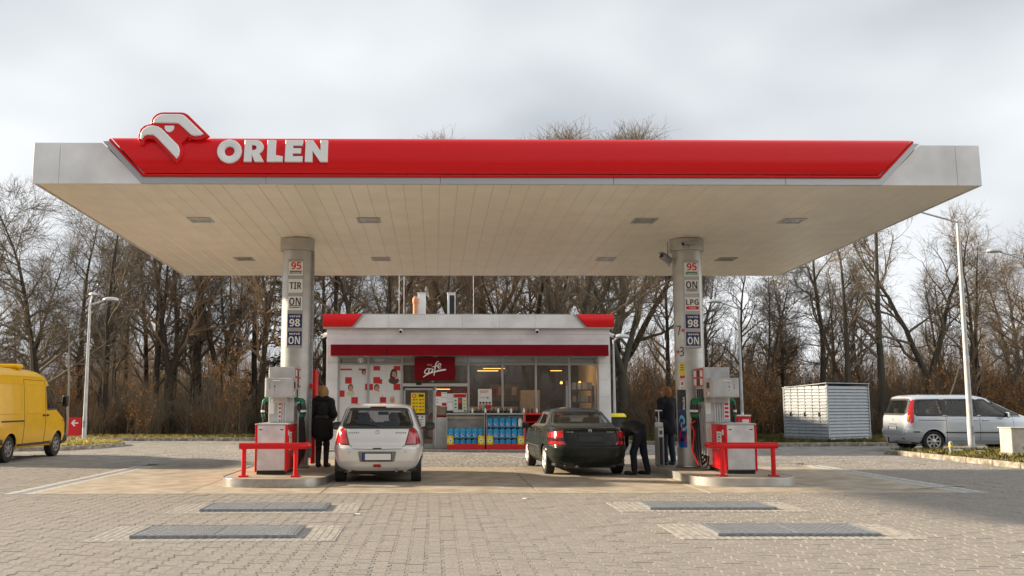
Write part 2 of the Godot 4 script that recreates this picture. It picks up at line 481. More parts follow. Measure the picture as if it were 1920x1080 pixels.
func build_ground() -> void:
	var g := struct("ground")
	poly_sheet(g, "forest_floor", [[-300, 60], [300, 60], [300, -400], [-300, -400]], -0.03, M.litter)
	var road := struct("road")
	poly_sheet(road, "joint_bed", [[-30, 12], [30, 12], [30, -24.2], [-30, -24.2]], -0.014, M.joint)
	poly_sheet(road, "road_surface", [[-60, -24.0], [60, -24.0], [60, -38.6], [-60, -38.6]], 0.0, M.road)
	poly_sheet(road, "road_surface", [[-60, 30], [60, 30], [60, -2.0], [-60, -2.0]], 0.0, M.road)
	# interlocking pavers, bone shaped, in columns that run away from the camera
	var pv := struct("pavement")
	var L := 0.2; var P := 0.165; var a := 0.015
	var half := PackedVector2Array()
	for q in [[-0.5, 1], [-0.3, 1], [-0.2, -1], [0.2, -1], [0.3, 1], [0.5, 1]]:
		half.append(Vector2(P / 2 + a * q[1] - 0.0025, q[0] * (L - 0.005)))
	var ring := half.duplicate()
	for i in 6: ring.append(Vector2(-half[5 - i].x, half[5 - i].y))
	var b := mb(Transform3D(Basis(Vector3(1, 0, 0), -PI / 2), Z3))
	b.extrude(ring, 0.0, 0.016, 0.0045)
	var mesh := b.mesh()
	var near := []
	var far := [[], [], [], [], []]
	var c0 := int(-16.0 / P); var c1 := int(17.0 / P)
	for c in range(c0, c1):
		for r in 92:
			var x := c * P
			var z := -7.6 - r * L - (L / 2 if c & 1 else 0.0)
			var wx := absf(x - 1.3 - (z + 8.0) * -0.06)
			if wx > 7.0 - (z + 7.6) * 0.6: continue
			if not in_open_paving(x, z): continue
			if z < -24.0: continue
			var tr := Transform3D(Basis.from_euler(V(rng.randfn(0, 0.004), rng.randfn(0, 0.004), rng.randfn(0, 0.004))), V(x + rng.randfn(0, 0.001), rng.randfn(0.0, 0.0016), z + rng.randfn(0, 0.001)))
			var k := rng.randi() % 5
			if near.size() < 300 and z > -9.35 and z < -8.35: near.append([tr, k])
			else: far[k].append(tr)
	for q in near:
		var o := part(pv, "paver", mesh, M["paver%d" % q[1]])
		o.transform = q[0]
	for k in 5:
		var mm := MultiMesh.new(); mm.transform_format = MultiMesh.TRANSFORM_3D; mm.mesh = mesh; mm.instance_count = far[k].size()
		for i in far[k].size(): mm.set_instance_transform(i, far[k][i])
		var mi := MultiMeshInstance3D.new(); mi.multimesh = mm; mi.material_override = M["paver%d" % k]
		put(mi, "far_pavers", pv); mi.set_meta("kind", "stuff")
	# concrete filling pad in slabs
	var pad := struct("concrete_pad")
	var xs := [PAD[0], -4.15, -1.9, 1.75, 4.6, 6.75, PAD[1]]
	for i in 6:
		for j in 2:
			var z0: float = [PAD[2], -19.5][j]; var z1: float = [-19.5, PAD[3]][j]
			bx(pad, "slab", V((xs[i] + xs[i + 1]) / 2, -0.045, (z0 + z1) / 2), V(xs[i + 1] - xs[i] - 0.012, 0.1, z0 - z1 - 0.012), M["slab%d" % ((i * 2 + j) % 3)], 0.006)
	poly_sheet(pad, "apron", [[PAD[0], -22.76], [PAD[1], -22.76], [PAD[1], -30.9], [PAD[0], -30.9]], 0.004, M.road)
	# grated channels on both sides of the pad
	for s in 2:
		var x0: float = [PAD[0] - 0.16, PAD[1] + 0.16][s]
		var ch := thing("drain_channel", ["long metal drain grating along the concrete pad by the yellow van side", "long metal drain grating along the concrete pad by the minivan side"][s], "drain", V(x0, 0, -19.7), 0.0, "grated drain channels beside the pad")
		for sg in [-1, 1]: bx(ch, "channel_edge", V(sg * 0.17, -0.02, 0), V(0.14, 0.054, 7.0), M.pale_concrete)
		for k in 14:
			var gr := mb()
			gr.box(V(-0.085, 0, 0), V(0.014, 0.02, 0.48)); gr.box(V(0.085, 0, 0), V(0.014, 0.02, 0.48))
			for r in 12: gr.box(V(0, 0, -0.22 + r * 0.04), V(0.156, 0.016, 0.016))
			part(ch, "grating", gr, M.lamp_grey, V(0, -0.002, -3.25 + k * 0.5))
		bx(ch, "channel_floor", V(0, -0.03, 0), V(0.2, 0.004, 7.0), M.joint, 0)
	# tank covers
	var names := ["steel tank cover nearest the camera on the yellow van side", "steel tank cover in front of the pump on the yellow van side", "steel tank cover nearest the camera on the minivan side", "steel tank cover in front of the pump on the minivan side"]
	for i in 4:
		var c: Array = COVERS[i]
		var t := thing("tank_cover", names[i], "manhole cover", V(c[0], 0, c[1]), [0.012, 0.008, -0.02, -0.012][i], "steel covers of the fuel tank chambers")
		var sur := mb()
		var w: float = c[2] + 0.98; var d: float = c[3] + 0.54
		sur.box(V(0, -0.02, 0), V(w, 0.05, d), 0.004)
		for k in int(w / 0.085):
			var x := -w / 2 + 0.05 + k * 0.085
			for sg in [-1, 1]: sur.box(V(x, 0.006, sg * (c[3] / 2 + 0.15)), V(0.05, 0.004, 0.2), 0.0015)
			if absf(x) > c[2] / 2 + 0.06: sur.box(V(x, 0.006, 0), V(0.05, 0.004, c[3]), 0.0015)
		part(t, "concrete_surround", sur, M.concrete)
		var fr := mb()
		fr.box(V(0, 0.02, c[3] / 2 + 0.02), V(c[2] + 0.08, 0.05, 0.035), 0.006); fr.box(V(0, 0.02, -c[3] / 2 - 0.02), V(c[2] + 0.08, 0.05, 0.035), 0.006)
		fr.box(V(c[2] / 2 + 0.02, 0.02, 0), V(0.035, 0.05, c[3]), 0.006); fr.box(V(-c[2] / 2 - 0.02, 0.02, 0), V(0.035, 0.05, c[3]), 0.006)
		part(t, "frame", fr, M.cover_steel)
		for h in 2:
			var pl := mb()
			var pw: float = c[2] / 2 - 0.008
			pl.box(V(0, 0.022, 0), V(pw, 0.04, c[3] - 0.01), 0.005)
			for k in int(pw / 0.04):
				for r in int(c[3] / 0.06): # raised tread
					var bb := Basis(Vector3.UP, 0.7 if (k + r) & 1 else -0.7)
					pl.xf = Transform3D(bb, V(-pw / 2 + 0.025 + k * 0.04, 0.043, -c[3] / 2 + 0.04 + r * 0.06))
					pl.box(Z3, V(0.035, 0.005, 0.009))
			part(t, "lid_plate", pl, M.cover_steel, V((h - 0.5) * (c[2] / 2), 0, 0))
	build_verges()

func kerb_run(parent: Node, pts: Array, w := 0.16, h := 0.13) -> void:
	for i in pts.size() - 1:
		var a := V(pts[i][0], 0, pts[i][1]); var b := V(pts[i + 1][0], 0, pts[i + 1][1])
		var n := maxi(1, int(a.distance_to(b)))
		for k in n:
			var p := a.lerp(b, (k + 0.5) / n); var l := a.distance_to(b) / n
			var o := bx(parent, "kerb_stone", p + V(0, h / 2 - 0.02, 0), V(l - 0.012, h + 0.04, w), M.kerb, 0.02)
			o.rotation.y = atan2(-(b.z - a.z), b.x - a.x) + rng.randfn(0, 0.006)

func build_verges() -> void:
	var areas := [
		[[[-60, -30.4], [-13.2, -30.4], [-11.9, -30.9], [-11.3, -32.2], [-10.9, -34.2], [-11.3, -35.3], [-13.0, -36.2], [-60, -36.2]], [[-60, -30.4], [-13.2, -30.4], [-11.9, -30.9], [-11.3, -32.2], [-10.9, -34.2], [-11.3, -35.3], [-13.0, -36.2], [-60, -36.2]], 5200, "verge"],
		[[[-60, -38.6], [6.4, -38.6], [6.4, -41.2], [-60, -41.2]], [[-30, -38.6], [6.4, -38.6]], 5000, "verge"],
		[[[6.4, -41.2], [6.4, -36.2], [9.0, -33.6], [11.5, -33.2], [22, -34.0], [60, -36], [60, -41.2]], [[6.4, -38.6], [6.4, -36.2], [9.0, -33.6], [11.5, -33.2], [22, -34.0], [40, -35.0]], 6000, "verge"],
		[[[13.25, -28.3], [13.4, -27.6], [13.55, -21.0], [14.6, -19.6], [60, -19.6], [60, -28.75], [14.0, -28.75]], [[60, -28.75], [14.0, -28.75], [13.25, -28.3], [13.4, -27.6], [13.55, -21.0], [14.6, -19.6], [30, -19.6]], 6500, "verge"]]
	for ai in areas.size():
		var A: Array = areas[ai]
		var s := struct("verge")
		poly_sheet(s, "soil", A[0], 0.085, M.soil)
		kerb_run(s, A[1])
		var poly := PackedVector2Array()
		var lo := Vector2(-24, -99); var hi := Vector2(30, 0)
		for q in A[0]: poly.append(Vector2(q[0], q[1]))
		var bb := Rect2(poly[0], Vector2())
		for q in poly: bb = bb.expand(q)
		lo = lo.max(bb.position); hi = hi.min(bb.end)
		var gr := PackedVector3Array(); var cols := PackedColorArray(); var nn := PackedVector3Array()
		var want: int = A[2] * 3
		while want > 0:
			want -= 1
			var q := Vector2(rng.randf_range(lo.x, hi.x), rng.randf_range(lo.y, hi.y))
			if not Geometry2D.is_point_in_polygon(q, poly): continue
			if ai == 3 and q.y > -25.0 and rng.randf() < 0.55: continue
			var hgt := rng.randf_range(0.05, 0.16)
			var an := rng.randf() * TAU
			var d := V(cos(an), 0, sin(an)); var lean := V(rng.randfn(0, 0.06), 0, rng.randfn(0, 0.06))
			var p := V(q.x, 0.085, q.y)
			var k := rng.randf()
			var col := Color(0.50, 0.42, 0.16).lerp(Color(0.26, 0.27, 0.07), k * k) * rng.randf_range(0.8, 1.25)
			for s2 in 3:
				var o := V(rng.randfn(0, 0.03), 0, rng.randfn(0, 0.03))
				gr.append(p + o + d * 0.012); gr.append(p + o + lean * (1.0 + s2 * 0.5) + V(0, hgt, 0)); gr.append(p + o - d * 0.012)
				for i in 3: cols.append(col); nn.append(V(-d.z, 0.4, d.x).normalized())
		var am := ArrayMesh.new(); var arr := []; arr.resize(Mesh.ARRAY_MAX)
		arr[Mesh.ARRAY_VERTEX] = gr; arr[Mesh.ARRAY_NORMAL] = nn; arr[Mesh.ARRAY_COLOR] = cols
		am.add_surface_from_arrays(Mesh.PRIMITIVE_TRIANGLES, arr)
		var gm := mat("grass_blades", Color(1, 1, 1), 0.9); gm.vertex_color_use_as_albedo = true
		var o := part(self, "grass", am, gm)
		o.set_meta("kind", "stuff")
		tag(o, ["dry yellow grass on the kerbed verge beside the yellow van", "thin dry grass strip in front of the wood", "sparse grass around the louvred shed", "dry grass on the kerbed island by the minivan"][ai], "grass")
	# painted marks
	var mk := struct("road_marking")
	poly_sheet(mk, "painted_line", [[2.35, -26.2], [2.5, -26.2], [1.55, -29.3], [1.42, -29.3]], 0.012, M.white_line)
	poly_sheet(mk, "painted_line", [[8.2, -16.9], [8.24, -16.75], [9.6, -17.5], [9.6, -17.62]], 0.012, M.white_line)

func zoom8(a: Array) -> PackedVector2Array: # logo outlines, metres on the fascia
	var o := PackedVector2Array()
	for i in range(0, a.size(), 2):
		o.append(Vector2(-4.9 + (a[i] / 4.8 - 17.0) / 113.6, 6.27 - (a[i + 1] / 4.8 - 17.0) / 112.5))
	return o

func build_canopy() -> void:
	var C := V(1.286, 4.985, -20.5)
	var t := thing("filling_station_canopy", "wide flat white canopy with a curved red front band over the pumps", "canopy", C)
	t.rotation = V(-0.0270, 0, 0.0021)
	var hx := 7.91; var hz := 4.787
	var n := 52
	var pw := (2.0 * hx - 0.06) / n
	var meshes := []
	for i in 4:
		var b := mb(); b.box(Z3, V(pw - 0.005 - 0.001 * (i % 2), 0.03, 2.0 * hz - 0.06), 0.006); meshes.append(b.mesh())
	for i in n:
		var k := rng.randi() % 4
		part(t, "soffit_plank", meshes[k], M["soffit%d" % k], V(-hx + 0.03 + (i + 0.5) * pw, 0.017 + rng.randfn(0, 0.0008), 0))
	bx(t, "soffit_backing", V(0, 0.016, 0), V(2 * hx - 0.05, 0.012, 2 * hz - 0.05), M.soffit_gap, 0)
	bx(t, "roof_deck", V(0, 0.62, 0), V(2 * hx - 0.1, 0.05, 2 * hz - 0.1), M.galv, 0)
	# fascia: side, back and the two front ends
	var ft := 0.70
	for s in [-1, 1]:
		for k in 5:
			var l := 2.0 * hz / 5
			bx(t, "fascia_panel", V(s * (hx + 0.015), ft / 2, -hz + (k + 0.5) * l), V(0.03, ft, l - 0.006), M.white_panel)
	for k in 8:
		var l := 2.0 * hx / 8
		bx(t, "fascia_panel", V(-hx + (k + 0.5) * l, ft / 2, -hz - 0.015), V(l - 0.006, ft, 0.03), M.white_panel)
	for sg in [-1, 1]:
		var o := mb()
		var x1 := 7.93 if sg > 0 else 7.95
		var seam := 7.52
		o.extrude(P2([sg * x1, 0.0, sg * x1, ft, sg * (seam + 0.003), ft, sg * (seam + 0.003), 0.0]), hz + 0.03, 0.03, 0.003)
		part(t, "fascia_panel", o, M.white_panel)
		o = mb()
		var tt := 6.83 if sg < 0 else 6.92; var bb := 6.13 if sg < 0 else 6.20
		o.extrude(P2([sg * (seam - 0.003), 0.0, sg * (seam - 0.003), ft, sg * tt, ft, sg * bb, 0.0]), hz + 0.03, 0.03, 0.003)
		part(t, "fascia_panel", o, M.white_panel)
		o = mb() # brushed slanted trim
		o.extrude(P2([sg * (tt - 0.005), ft + 0.025, sg * (tt - 0.14), ft + 0.03, sg * (bb - 0.07), 0.135, sg * (bb - 0.005), 0.0, sg * (bb + 0.02), 0.0]), hz + 0.036, 0.036, 0.003)
		part(t, "slanted_trim", o, M.trim_grey)
	var xs := [-6.13, -4.1, -1.2, 1.7, 4.6, 6.2]
	for i in 5:
		bx(t, "bottom_trim", V((xs[i] + xs[i + 1]) / 2, 0.066, hz + 0.02), V(xs[i + 1] - xs[i] - 0.004, 0.13, 0.03), M.trim_grey, 0.004)
	# curved red band with slanted ends
	var y0 := 0.165; var y1 := 0.775
	var le := [-6.10, -6.67]; var ri := [6.17, 6.76]
	var cuts := [-9.0, -4.1, -1.2, 1.7, 4.6, 9.0]
	for i in 5:
		var rows := []
		for r in 17:
			var f := r / 16.0
			var y := lerpf(y0, y1, f)
			var z := hz + 0.03 + 0.13 * sqrt(maxf(0.0, 1.0 - pow(absf(f * 1.85 - 0.92), 2.2))) + 0.012
			if f > 0.93: z = lerpf(z, hz, (f - 0.93) / 0.07 * 0.5)
			var a := maxf(cuts[i] + 0.0004, lerpf(le[0], le[1], f)); var b := minf(cuts[i + 1] - 0.0004, lerpf(ri[0], ri[1], f))
			rows.append(P3([V(a, y, z), V(lerpf(a, b, 0.33), y, z), V(lerpf(a, b, 0.67), y, z), V(b, y, z)]))
		var b2 := mb(); b2.grid(rows)
		# closing back and ends
		var back := []
		for r in 17: back.append(P3([rows[r][0], V(rows[r][0].x, rows[r][0].y, hz)]))
		b2.grid(back)
		back = []
		for r in 17: back.append(P3([V(rows[r][3].x, rows[r][3].y, hz), rows[r][3]]))
		b2.grid(back)
		part(t, "red_band_panel", b2, M.red)
	rodp(t, "red_border_tube", [V(le[1] - 0.03, y1 - 0.025, hz + 0.05), V(le[0] - 0.03, y0 - 0.025, hz + 0.06), V(-4.1, y0 - 0.025, hz + 0.06), V(1.7, y0 - 0.025, hz + 0.06), V(ri[0] + 0.03, y0 - 0.025, hz + 0.06), V(ri[1] + 0.03, y1 - 0.025, hz + 0.05)], 0.024, M.red, 8)
	# recessed lights
	var k := 0
	for row in [-18.44, -22.75]:
		for lx in [-4.55, -1.29, 4.1, 7.01]:
			var o := Node3D.new(); put(o, "recessed_light", t)
			o.position = V(lx - C.x, 0.0, row - C.z)
			var f := mb()
			for sg in [-1, 1]:
				f.box(V(sg * 0.2, -0.008, 0), V(0.05, 0.018, 0.45), 0.004); f.box(V(0, -0.008, sg * 0.2), V(0.35, 0.018, 0.05), 0.004)
			part(o, "frame", f, M.trim_grey if k % 3 else M.alu)
			bx(o, "diffuser", V(0, -0.004, 0), V(0.35, 0.006, 0.35), M.lamp_glass, 0)
			bx(o, "reflector", V(0, 0.006, 0), V(0.35, 0.008, 0.35), M.steel, 0)
			k += 1
	# the raised letters and the bird emblem stand on the band
	var w := Node3D.new(); put(w, "letter_sign", self)
	w.transform = Transform3D(Basis.from_euler(t.rotation), Z3)
	tag(w, "row of five raised white capital letters on the red canopy band", "sign")
	var zf := -15.712 + 0.03 + 0.165
	var org := V(-2.6, 5.62, zf)
	w.position = org + V(0, -0.0, 0)
	var S := func(a: Array) -> PackedVector2Array:
		var q := zoom8(a)
		for i in q.size(): q[i] -= Vector2(org.x, org.y)
		return q
	# O
	var rows2 := [PackedVector3Array(), PackedVector3Array(), PackedVector3Array(), PackedVector3Array(), PackedVector3Array()]
	for i in 41:
		var a := TAU * i / 40
		for r in 5:
			var rx: float = [110.0, 110.0, 107.0, 47.0, 44.0][r]
			var q: Vector2 = S.call([903.0 + cos(a) * rx, 433.0 + sin(a) * rx * 0.98])[0]
			rows2[r].append(V(q.x, q.y, [-0.06, 0.0, 0.006, 0.006, -0.06][r]))
	var bo := mb(); bo.grid(rows2)
	part(w, "letter", bo, M.letter_white)
	var arc := func(cx: float, cy: float, rx: float, ry: float, a0: float, a1: float, m: int) -> Array:
		var o := []
		for i in m + 1:
			var a := deg_to_rad(lerpf(a0, a1, float(i) / m))
			o.append(cx + cos(a) * rx); o.append(cy + sin(a) * ry)
		return o
	var R1: Array = [1040.0, 330.0, 1130.0, 330.0] + arc.call(1140, 395, 68, 65, -88, 62, 10) + [1213.0, 528.0, 1130.0, 528.0, 1103.0, 462.0, 1103.0, 423.0, 1122.0, 422.0] + arc.call(1122, 399, 24, 23, 88, -88, 8) + [1103.0, 376.0, 1103.0, 528.0, 1033.0, 528.0]
	for L in [R1, [1243, 330, 1318, 330, 1316, 466, 1382, 480, 1380, 528, 1240, 528], [1406, 330, 1560, 330, 1556, 380, 1474, 380, 1474, 404, 1546, 404, 1544, 452, 1472, 452, 1472, 478, 1560, 478, 1558, 528, 1400, 528], [1586, 330, 1652, 330, 1720, 428, 1720, 330, 1786, 330, 1784, 528, 1718, 528, 1648, 428, 1648, 528, 1580, 528]]:
		var b := mb(); b.extrude(S.call(L), 0.006, 0.07, 0.004)
		part(w, "letter", b, M.letter_white)
	var e := thing("eagle_emblem", "red and white bird head emblem rising above the canopy edge", "emblem", V(-4.3, 5.84, zf))
	e.rotation = t.rotation
	org = V(-4.3, 5.84, zf)
	S = func(a: Array) -> PackedVector2Array:
		var q := zoom8(a)
		for i in q.size(): q[i] -= Vector2(-4.3, 5.84)
		return q
	var red: Array = arc.call(300, 185, 110, 107, -180, -90, 8) + [450, 78] + arc.call(450, 165, 105, 87, -80, -42, 5) + [715, 290, 690, 308, 640, 328, 590, 331, 548, 317, 526, 308, 470, 365, 487, 410, 490, 440, 484, 480, 465, 515, 435, 547, 400, 510, 240, 345, 215, 324, 160, 321, 140, 340, 135, 375, 122, 384, 100, 365, 84, 335, 80, 290, 95, 240, 130, 205]
	var b := mb(); b.extrude(S.call(red), 0.0, 0.1, 0.006); part(e, "backing", b, M.red_dull)
	b = mb(); b.extrude(S.call(arc.call(310, 183, 98, 85, -178, -90, 8) + [440, 98] + arc.call(440, 180, 90, 82, -82, -42, 5) + [668, 280, 640, 295, 590, 300, 555, 288, 450, 192, 430, 184]), 0.03, 0.03, 0.014); part(e, "white_band", b, M.letter_white)
	b = mb(); b.extrude(S.call([104, 325, 104, 275, 128, 236, 168, 210, 212, 203, 258, 212, 295, 236, 448, 388, 462, 430, 456, 480, 436, 508, 250, 315, 218, 293, 165, 291, 136, 303, 120, 332]), 0.03, 0.03, 0.014); part(e, "white_band", b, M.letter_white)
	b = mb(); b.extrude(S.call([318, 205, 402, 205, 403, 232, 386, 257, 360, 266, 333, 256, 318, 232]), 0.02, 0.02, 0.006); part(e, "eye", b, M.letter_white)

func plate(parent: Node, at: Vector3, kind: String) -> void:
	var blue := kind.begins_with("v")
	var p := bx(parent, "fuel_plate", at, V(0.30, 0.29, 0.014), M.sign_blue if blue else M.white, 0.004)
	var z := 0.008
	match kind:
		"95":
			words(p, "lettering", "95", 0.15, V(0.01, 0.055, z), M.sign_red)
			bx(p, "green_stripe", V(0, -0.06, z), V(0.25, 0.026, 0.003), M.sign_green, 0); bx(p, "green_stripe", V(0, -0.098, z), V(0.25, 0.026, 0.003), M.sign_green, 0)
			words(p, "small_lettering", "bezołowiowa", 0.018, V(0, -0.098, z + 0.002), M.white, Z3, 0.002, "Droid Sans", 700, 1.0, 0.22)
		"TIR": words(p, "lettering", "TIR", 0.14, V(0, 0, z), M.ink, Z3, 0.004, "Droid Sans", 700, 1.0, 0.25)
		"ON":
			words(p, "lettering", "ON", 0.15, V(0, 0.035, z), M.ink, Z3, 0.004, "Droid Sans", 700, 1.0, 0.24)
			bx(p, "black_stripe", V(0, -0.052, z), V(0.25, 0.016, 0.003), M.ink, 0); bx(p, "grey_stripe", V(0, -0.088, z), V(0.25, 0.03, 0.003), M.grey_paint, 0)
			words(p, "small_lettering", "ekodiesel", 0.018, V(0, -0.088, z + 0.002), M.ink, Z3, 0.002, "Droid Sans", 700, 1.0, 0.22)
		"LPG":
			words(p, "lettering", "LPG", 0.115, V(0, 0.035, z), M.ink, Z3, 0.004, "Droid Sans", 700, 1.0, 0.27)
			bx(p, "red_stripe", V(0, -0.082, z), V(0.27, 0.07, 0.003), M.sign_red, 0)
			words(p, "small_lettering", "autogas", 0.026, V(0, -0.08, z + 0.002), M.white, Z3, 0.002, "Droid Sans", 700, 1.0, 0.22)
		_:
			words(p, "small_lettering", "verva", 0.045, V(0, 0.095, z), M.white, Z3, 0.003, "Droid Sans", 700, 1.35, 0.24)
			bx(p, "red_dot", V(0.085, 0.128, z), V(0.05, 0.016, 0.003), M.sign_red, 0)
			words(p, "lettering", kind.substr(1), 0.155, V(0, -0.045, z), M.white, Z3, 0.004, "Droid Sans", 700, 1.0, 0.24)

func curved(r: float, a0: float, a1: float, y0: float, y1: float, n := 8) -> MB: # a sheet round a column; angle 0 faces +z, negative to -x
	var rows := []
	for j in 2:
		var row := PackedVector3Array()
		for i in n + 1:
			var a := lerpf(a0, a1, float(i) / n)
			row.append(V(sin(a) * r, [y1, y0][j], cos(a) * r))
		rows.append(row)
	var b := mb(); b.grid(rows); return b

func banner_image() -> Image:
	var im := Image.create(96, 320, false, Image.FORMAT_RGB8)
	im.fill(Color(0.02, 0.02, 0.03))
	for y in range(110, 320):
		for x in 96:
			var d := Vector2(x - 60, (y - 185) * 0.9)
			var s := sin(d.length() * 0.16 + atan2(d.y, d.x) * 2.0)
			var c := Color(0.02, 0.05, 0.2).lerp(Color(0.03, 0.2, 0.55), 0.5 + 0.5 * s)
			if d.length() < 42 and s > 0.1: c = Color(0.35, 0.72, 0.85)
			if y > 200 and sin(x * 0.09 + y * 0.045) > 0.72: c = Color(0.75, 0.05, 0.08)
			if y > 285: c = c.lerp(Color(0.1, 0.35, 0.7), 0.7)
			im.set_pixel(x, y, c)
	return im

func build_columns() -> void:
	var base := 0.15
	var heads := [["95", "TIR", "ON", "v98", "vON"], ["95", "ON", "LPG", "v98", "vON"]]
	for s in 2:
		var x: float = [-2.95, 5.44][s]
		var ht := 4.985 + 0.0021 * x - base
		var t := thing("round_column", ["round metal canopy column carrying the TIR fuel signs", "round metal canopy column carrying the LPG fuel sign"][s], "column", V(x, base, -20.43))
		var b := mb(); b.lathe([[0.31, 0.0], [0.31, ht]], 40); part(t, "shaft", b, M.brushed)
		b = mb(); b.lathe([[0.31, 0.0], [0.335, 0.0], [0.335, 0.05], [0.312, 0.06]], 40); part(t, "foot_ring", b, M.steel)
		b = mb(); b.lathe([[0.31, ht - 0.26], [0.36, ht - 0.26], [0.362, ht - 0.25], [0.362, ht - 0.005], [0.3, ht - 0.005]], 40); part(t, "collar", b, M.brushed)
		b = mb(); b.lathe([[0.3112, 2.4], [0.3125, 2.402], [0.3112, 2.404]], 40); part(t, "seam", b, M.frame_grey)
		var pn := Node3D.new(); put(pn, "sign_board", t)
		pn.position = V([0.02, 0.0][s], 3.42, 0.315)
		bx(pn, "board_back", V(0, 0, 0), V(0.345, 1.86, 0.05), M.trim_grey, 0.01)
		for i in 5: plate(pn, V(0, 0.735 - i * 0.3675, 0.03), heads[s][i])
		if s == 0:
			bx(t, "downpipe", V(0.33, 2.4, -0.06), V(0.06, 4.4, 0.08), M.galv, 0.01)
			bx(t, "pipe_bracket", V(0.33, 1.7, -0.01), V(0.09, 0.09, 0.06), M.red_dull, 0.01)
		else:
			var r := 0.313
			for q in [["7", -0.98, 2.87], ["3", -0.78, 2.42]]:
				var a: float = q[1]
				words(t, "bay_number", q[0], 0.2, V(sin(a) * r, q[2], cos(a) * r), M.ink, V(0, a, 0), 0.004, "Droid Sans", 400, 0.8)
				var a2: float = a + 0.36 * (1 if q[0] == "7" else -1)
				var ar := mb(Transform3D(Basis(Vector3.UP, a2), V(sin(a2) * r, q[2], cos(a2) * r)))
				var fl := -1.0 if q[0] == "7" else 1.0
				ar.extrude(P2([fl * 0.05, 0, fl * 0.0, 0.05, fl * 0.0, 0.015, fl * -0.05, 0.015, fl * -0.05, -0.015, fl * 0.0, -0.015, fl * 0.0, -0.05]), 0.003, 0.004)
				part(t, "red_arrow", ar, M.sign_red)
			part(t, "yellow_sticker", curved(r + 0.001, -1.0, -0.62, 1.92, 2.18), M.yellow)
			part(t, "red_sticker", curved(r + 0.001, -1.0, -0.62, 1.86, 1.915), M.sign_red)
			for k in 3: part(t, "sticker_text", curved(r + 0.002, -0.95, -0.68, 2.13 - k * 0.05, 2.145 - k * 0.05), M.ink)
			part(t, "white_sticker", curved(r + 0.001, -0.98, -0.66, 1.68, 1.82), M.white)
			part(t, "sticker_ring", curved(r + 0.002, -0.9, -0.74, 1.72, 1.78), M.sign_red)
			part(t, "banner", curved(r + 0.001, -1.35, -0.58, 0.42, 1.62, 12), print_mat("banner_print", banner_image(), 0.35))
			words(t, "banner_lettering", "verva", 0.06, V(sin(-0.72) * (r + 0.003), 1.34, cos(-0.72) * (r + 0.003)), M.white, V(0, -0.72, -PI / 2), 0.002, "Droid Sans", 700, 1.2)
	# cameras hung by the column
	var c := thing("security_camera", "grey housing camera hung beside the collar of the LPG column", "camera", V(5.02, 4.82, -20.38), 0.0, "security cameras")
	rodp(c, "hanger", [V(0, 0.12, 0), V(0, -0.16, 0)], 0.014, M.frame_grey)
	var b := mb(Transform3D(Basis.from_euler(V(-0.35, -0.9, 0)), V(-0.06, -0.25, 0.05))); b.box(Z3, V(0.12, 0.11, 0.30), 0.015); b.box(V(0, 0.065, 0.02), V(0.14, 0.012, 0.36), 0.004)
	part(c, "housing", b, M.galv)
	b = mb(Transform3D(Basis.from_euler(V(-0.35, -0.9, 0)), V(-0.06, -0.25, 0.05))); b.box(V(0, 0, 0.151), V(0.09, 0.08, 0.006), 0); part(c, "lens_window", b, M.black)
	bx(c, "bracket", V(0.02, -0.33, 0.0), V(0.05, 0.14, 0.06), M.galv, 0.01)
	var c2 := thing("tube_camera", "slim grey camera fixed on the collar of the LPG column", "camera", V(5.44, 4.86, -20.06), 0.0, "security cameras")
	rodp(c2, "body", [V(-0.16, 0.0, 0.03), V(0.14, 0.03, 0.03)], 0.035, M.frame_grey, 12)
	rodp(c2, "mount", [V(-0.05, 0.02, -0.03), V(-0.05, -0.08, 0.02)], 0.015, M.frame_grey)
	bx(c2, "lens_hood", V(-0.17, -0.01, 0.03), V(0.06, 0.06, 0.06), M.black, 0.01)

func ell(im: Image, cx: float, cy: float, rx: float, ry: float, c: Color) -> void:
	for y in range(maxi(0, int(cy - ry)), mini(im.get_height(), int(cy + ry) + 1)):
		for x in range(maxi(0, int(cx - rx)), mini(im.get_width(), int(cx + rx) + 1)):
			var d := pow((x - cx) / rx, 2) + pow((y - cy) / ry, 2)
			if d < 1.0: im.set_pixel(x, y, c.lerp(im.get_pixel(x, y), clampf(d * 3.0 - 2.0, 0, 1)))
func rc(im: Image, x: float, y: float, w: float, h: float, c: Color) -> void:
	im.fill_rect(Rect2i(int(x), int(y), maxi(1, int(w)), maxi(1, int(h))), c)

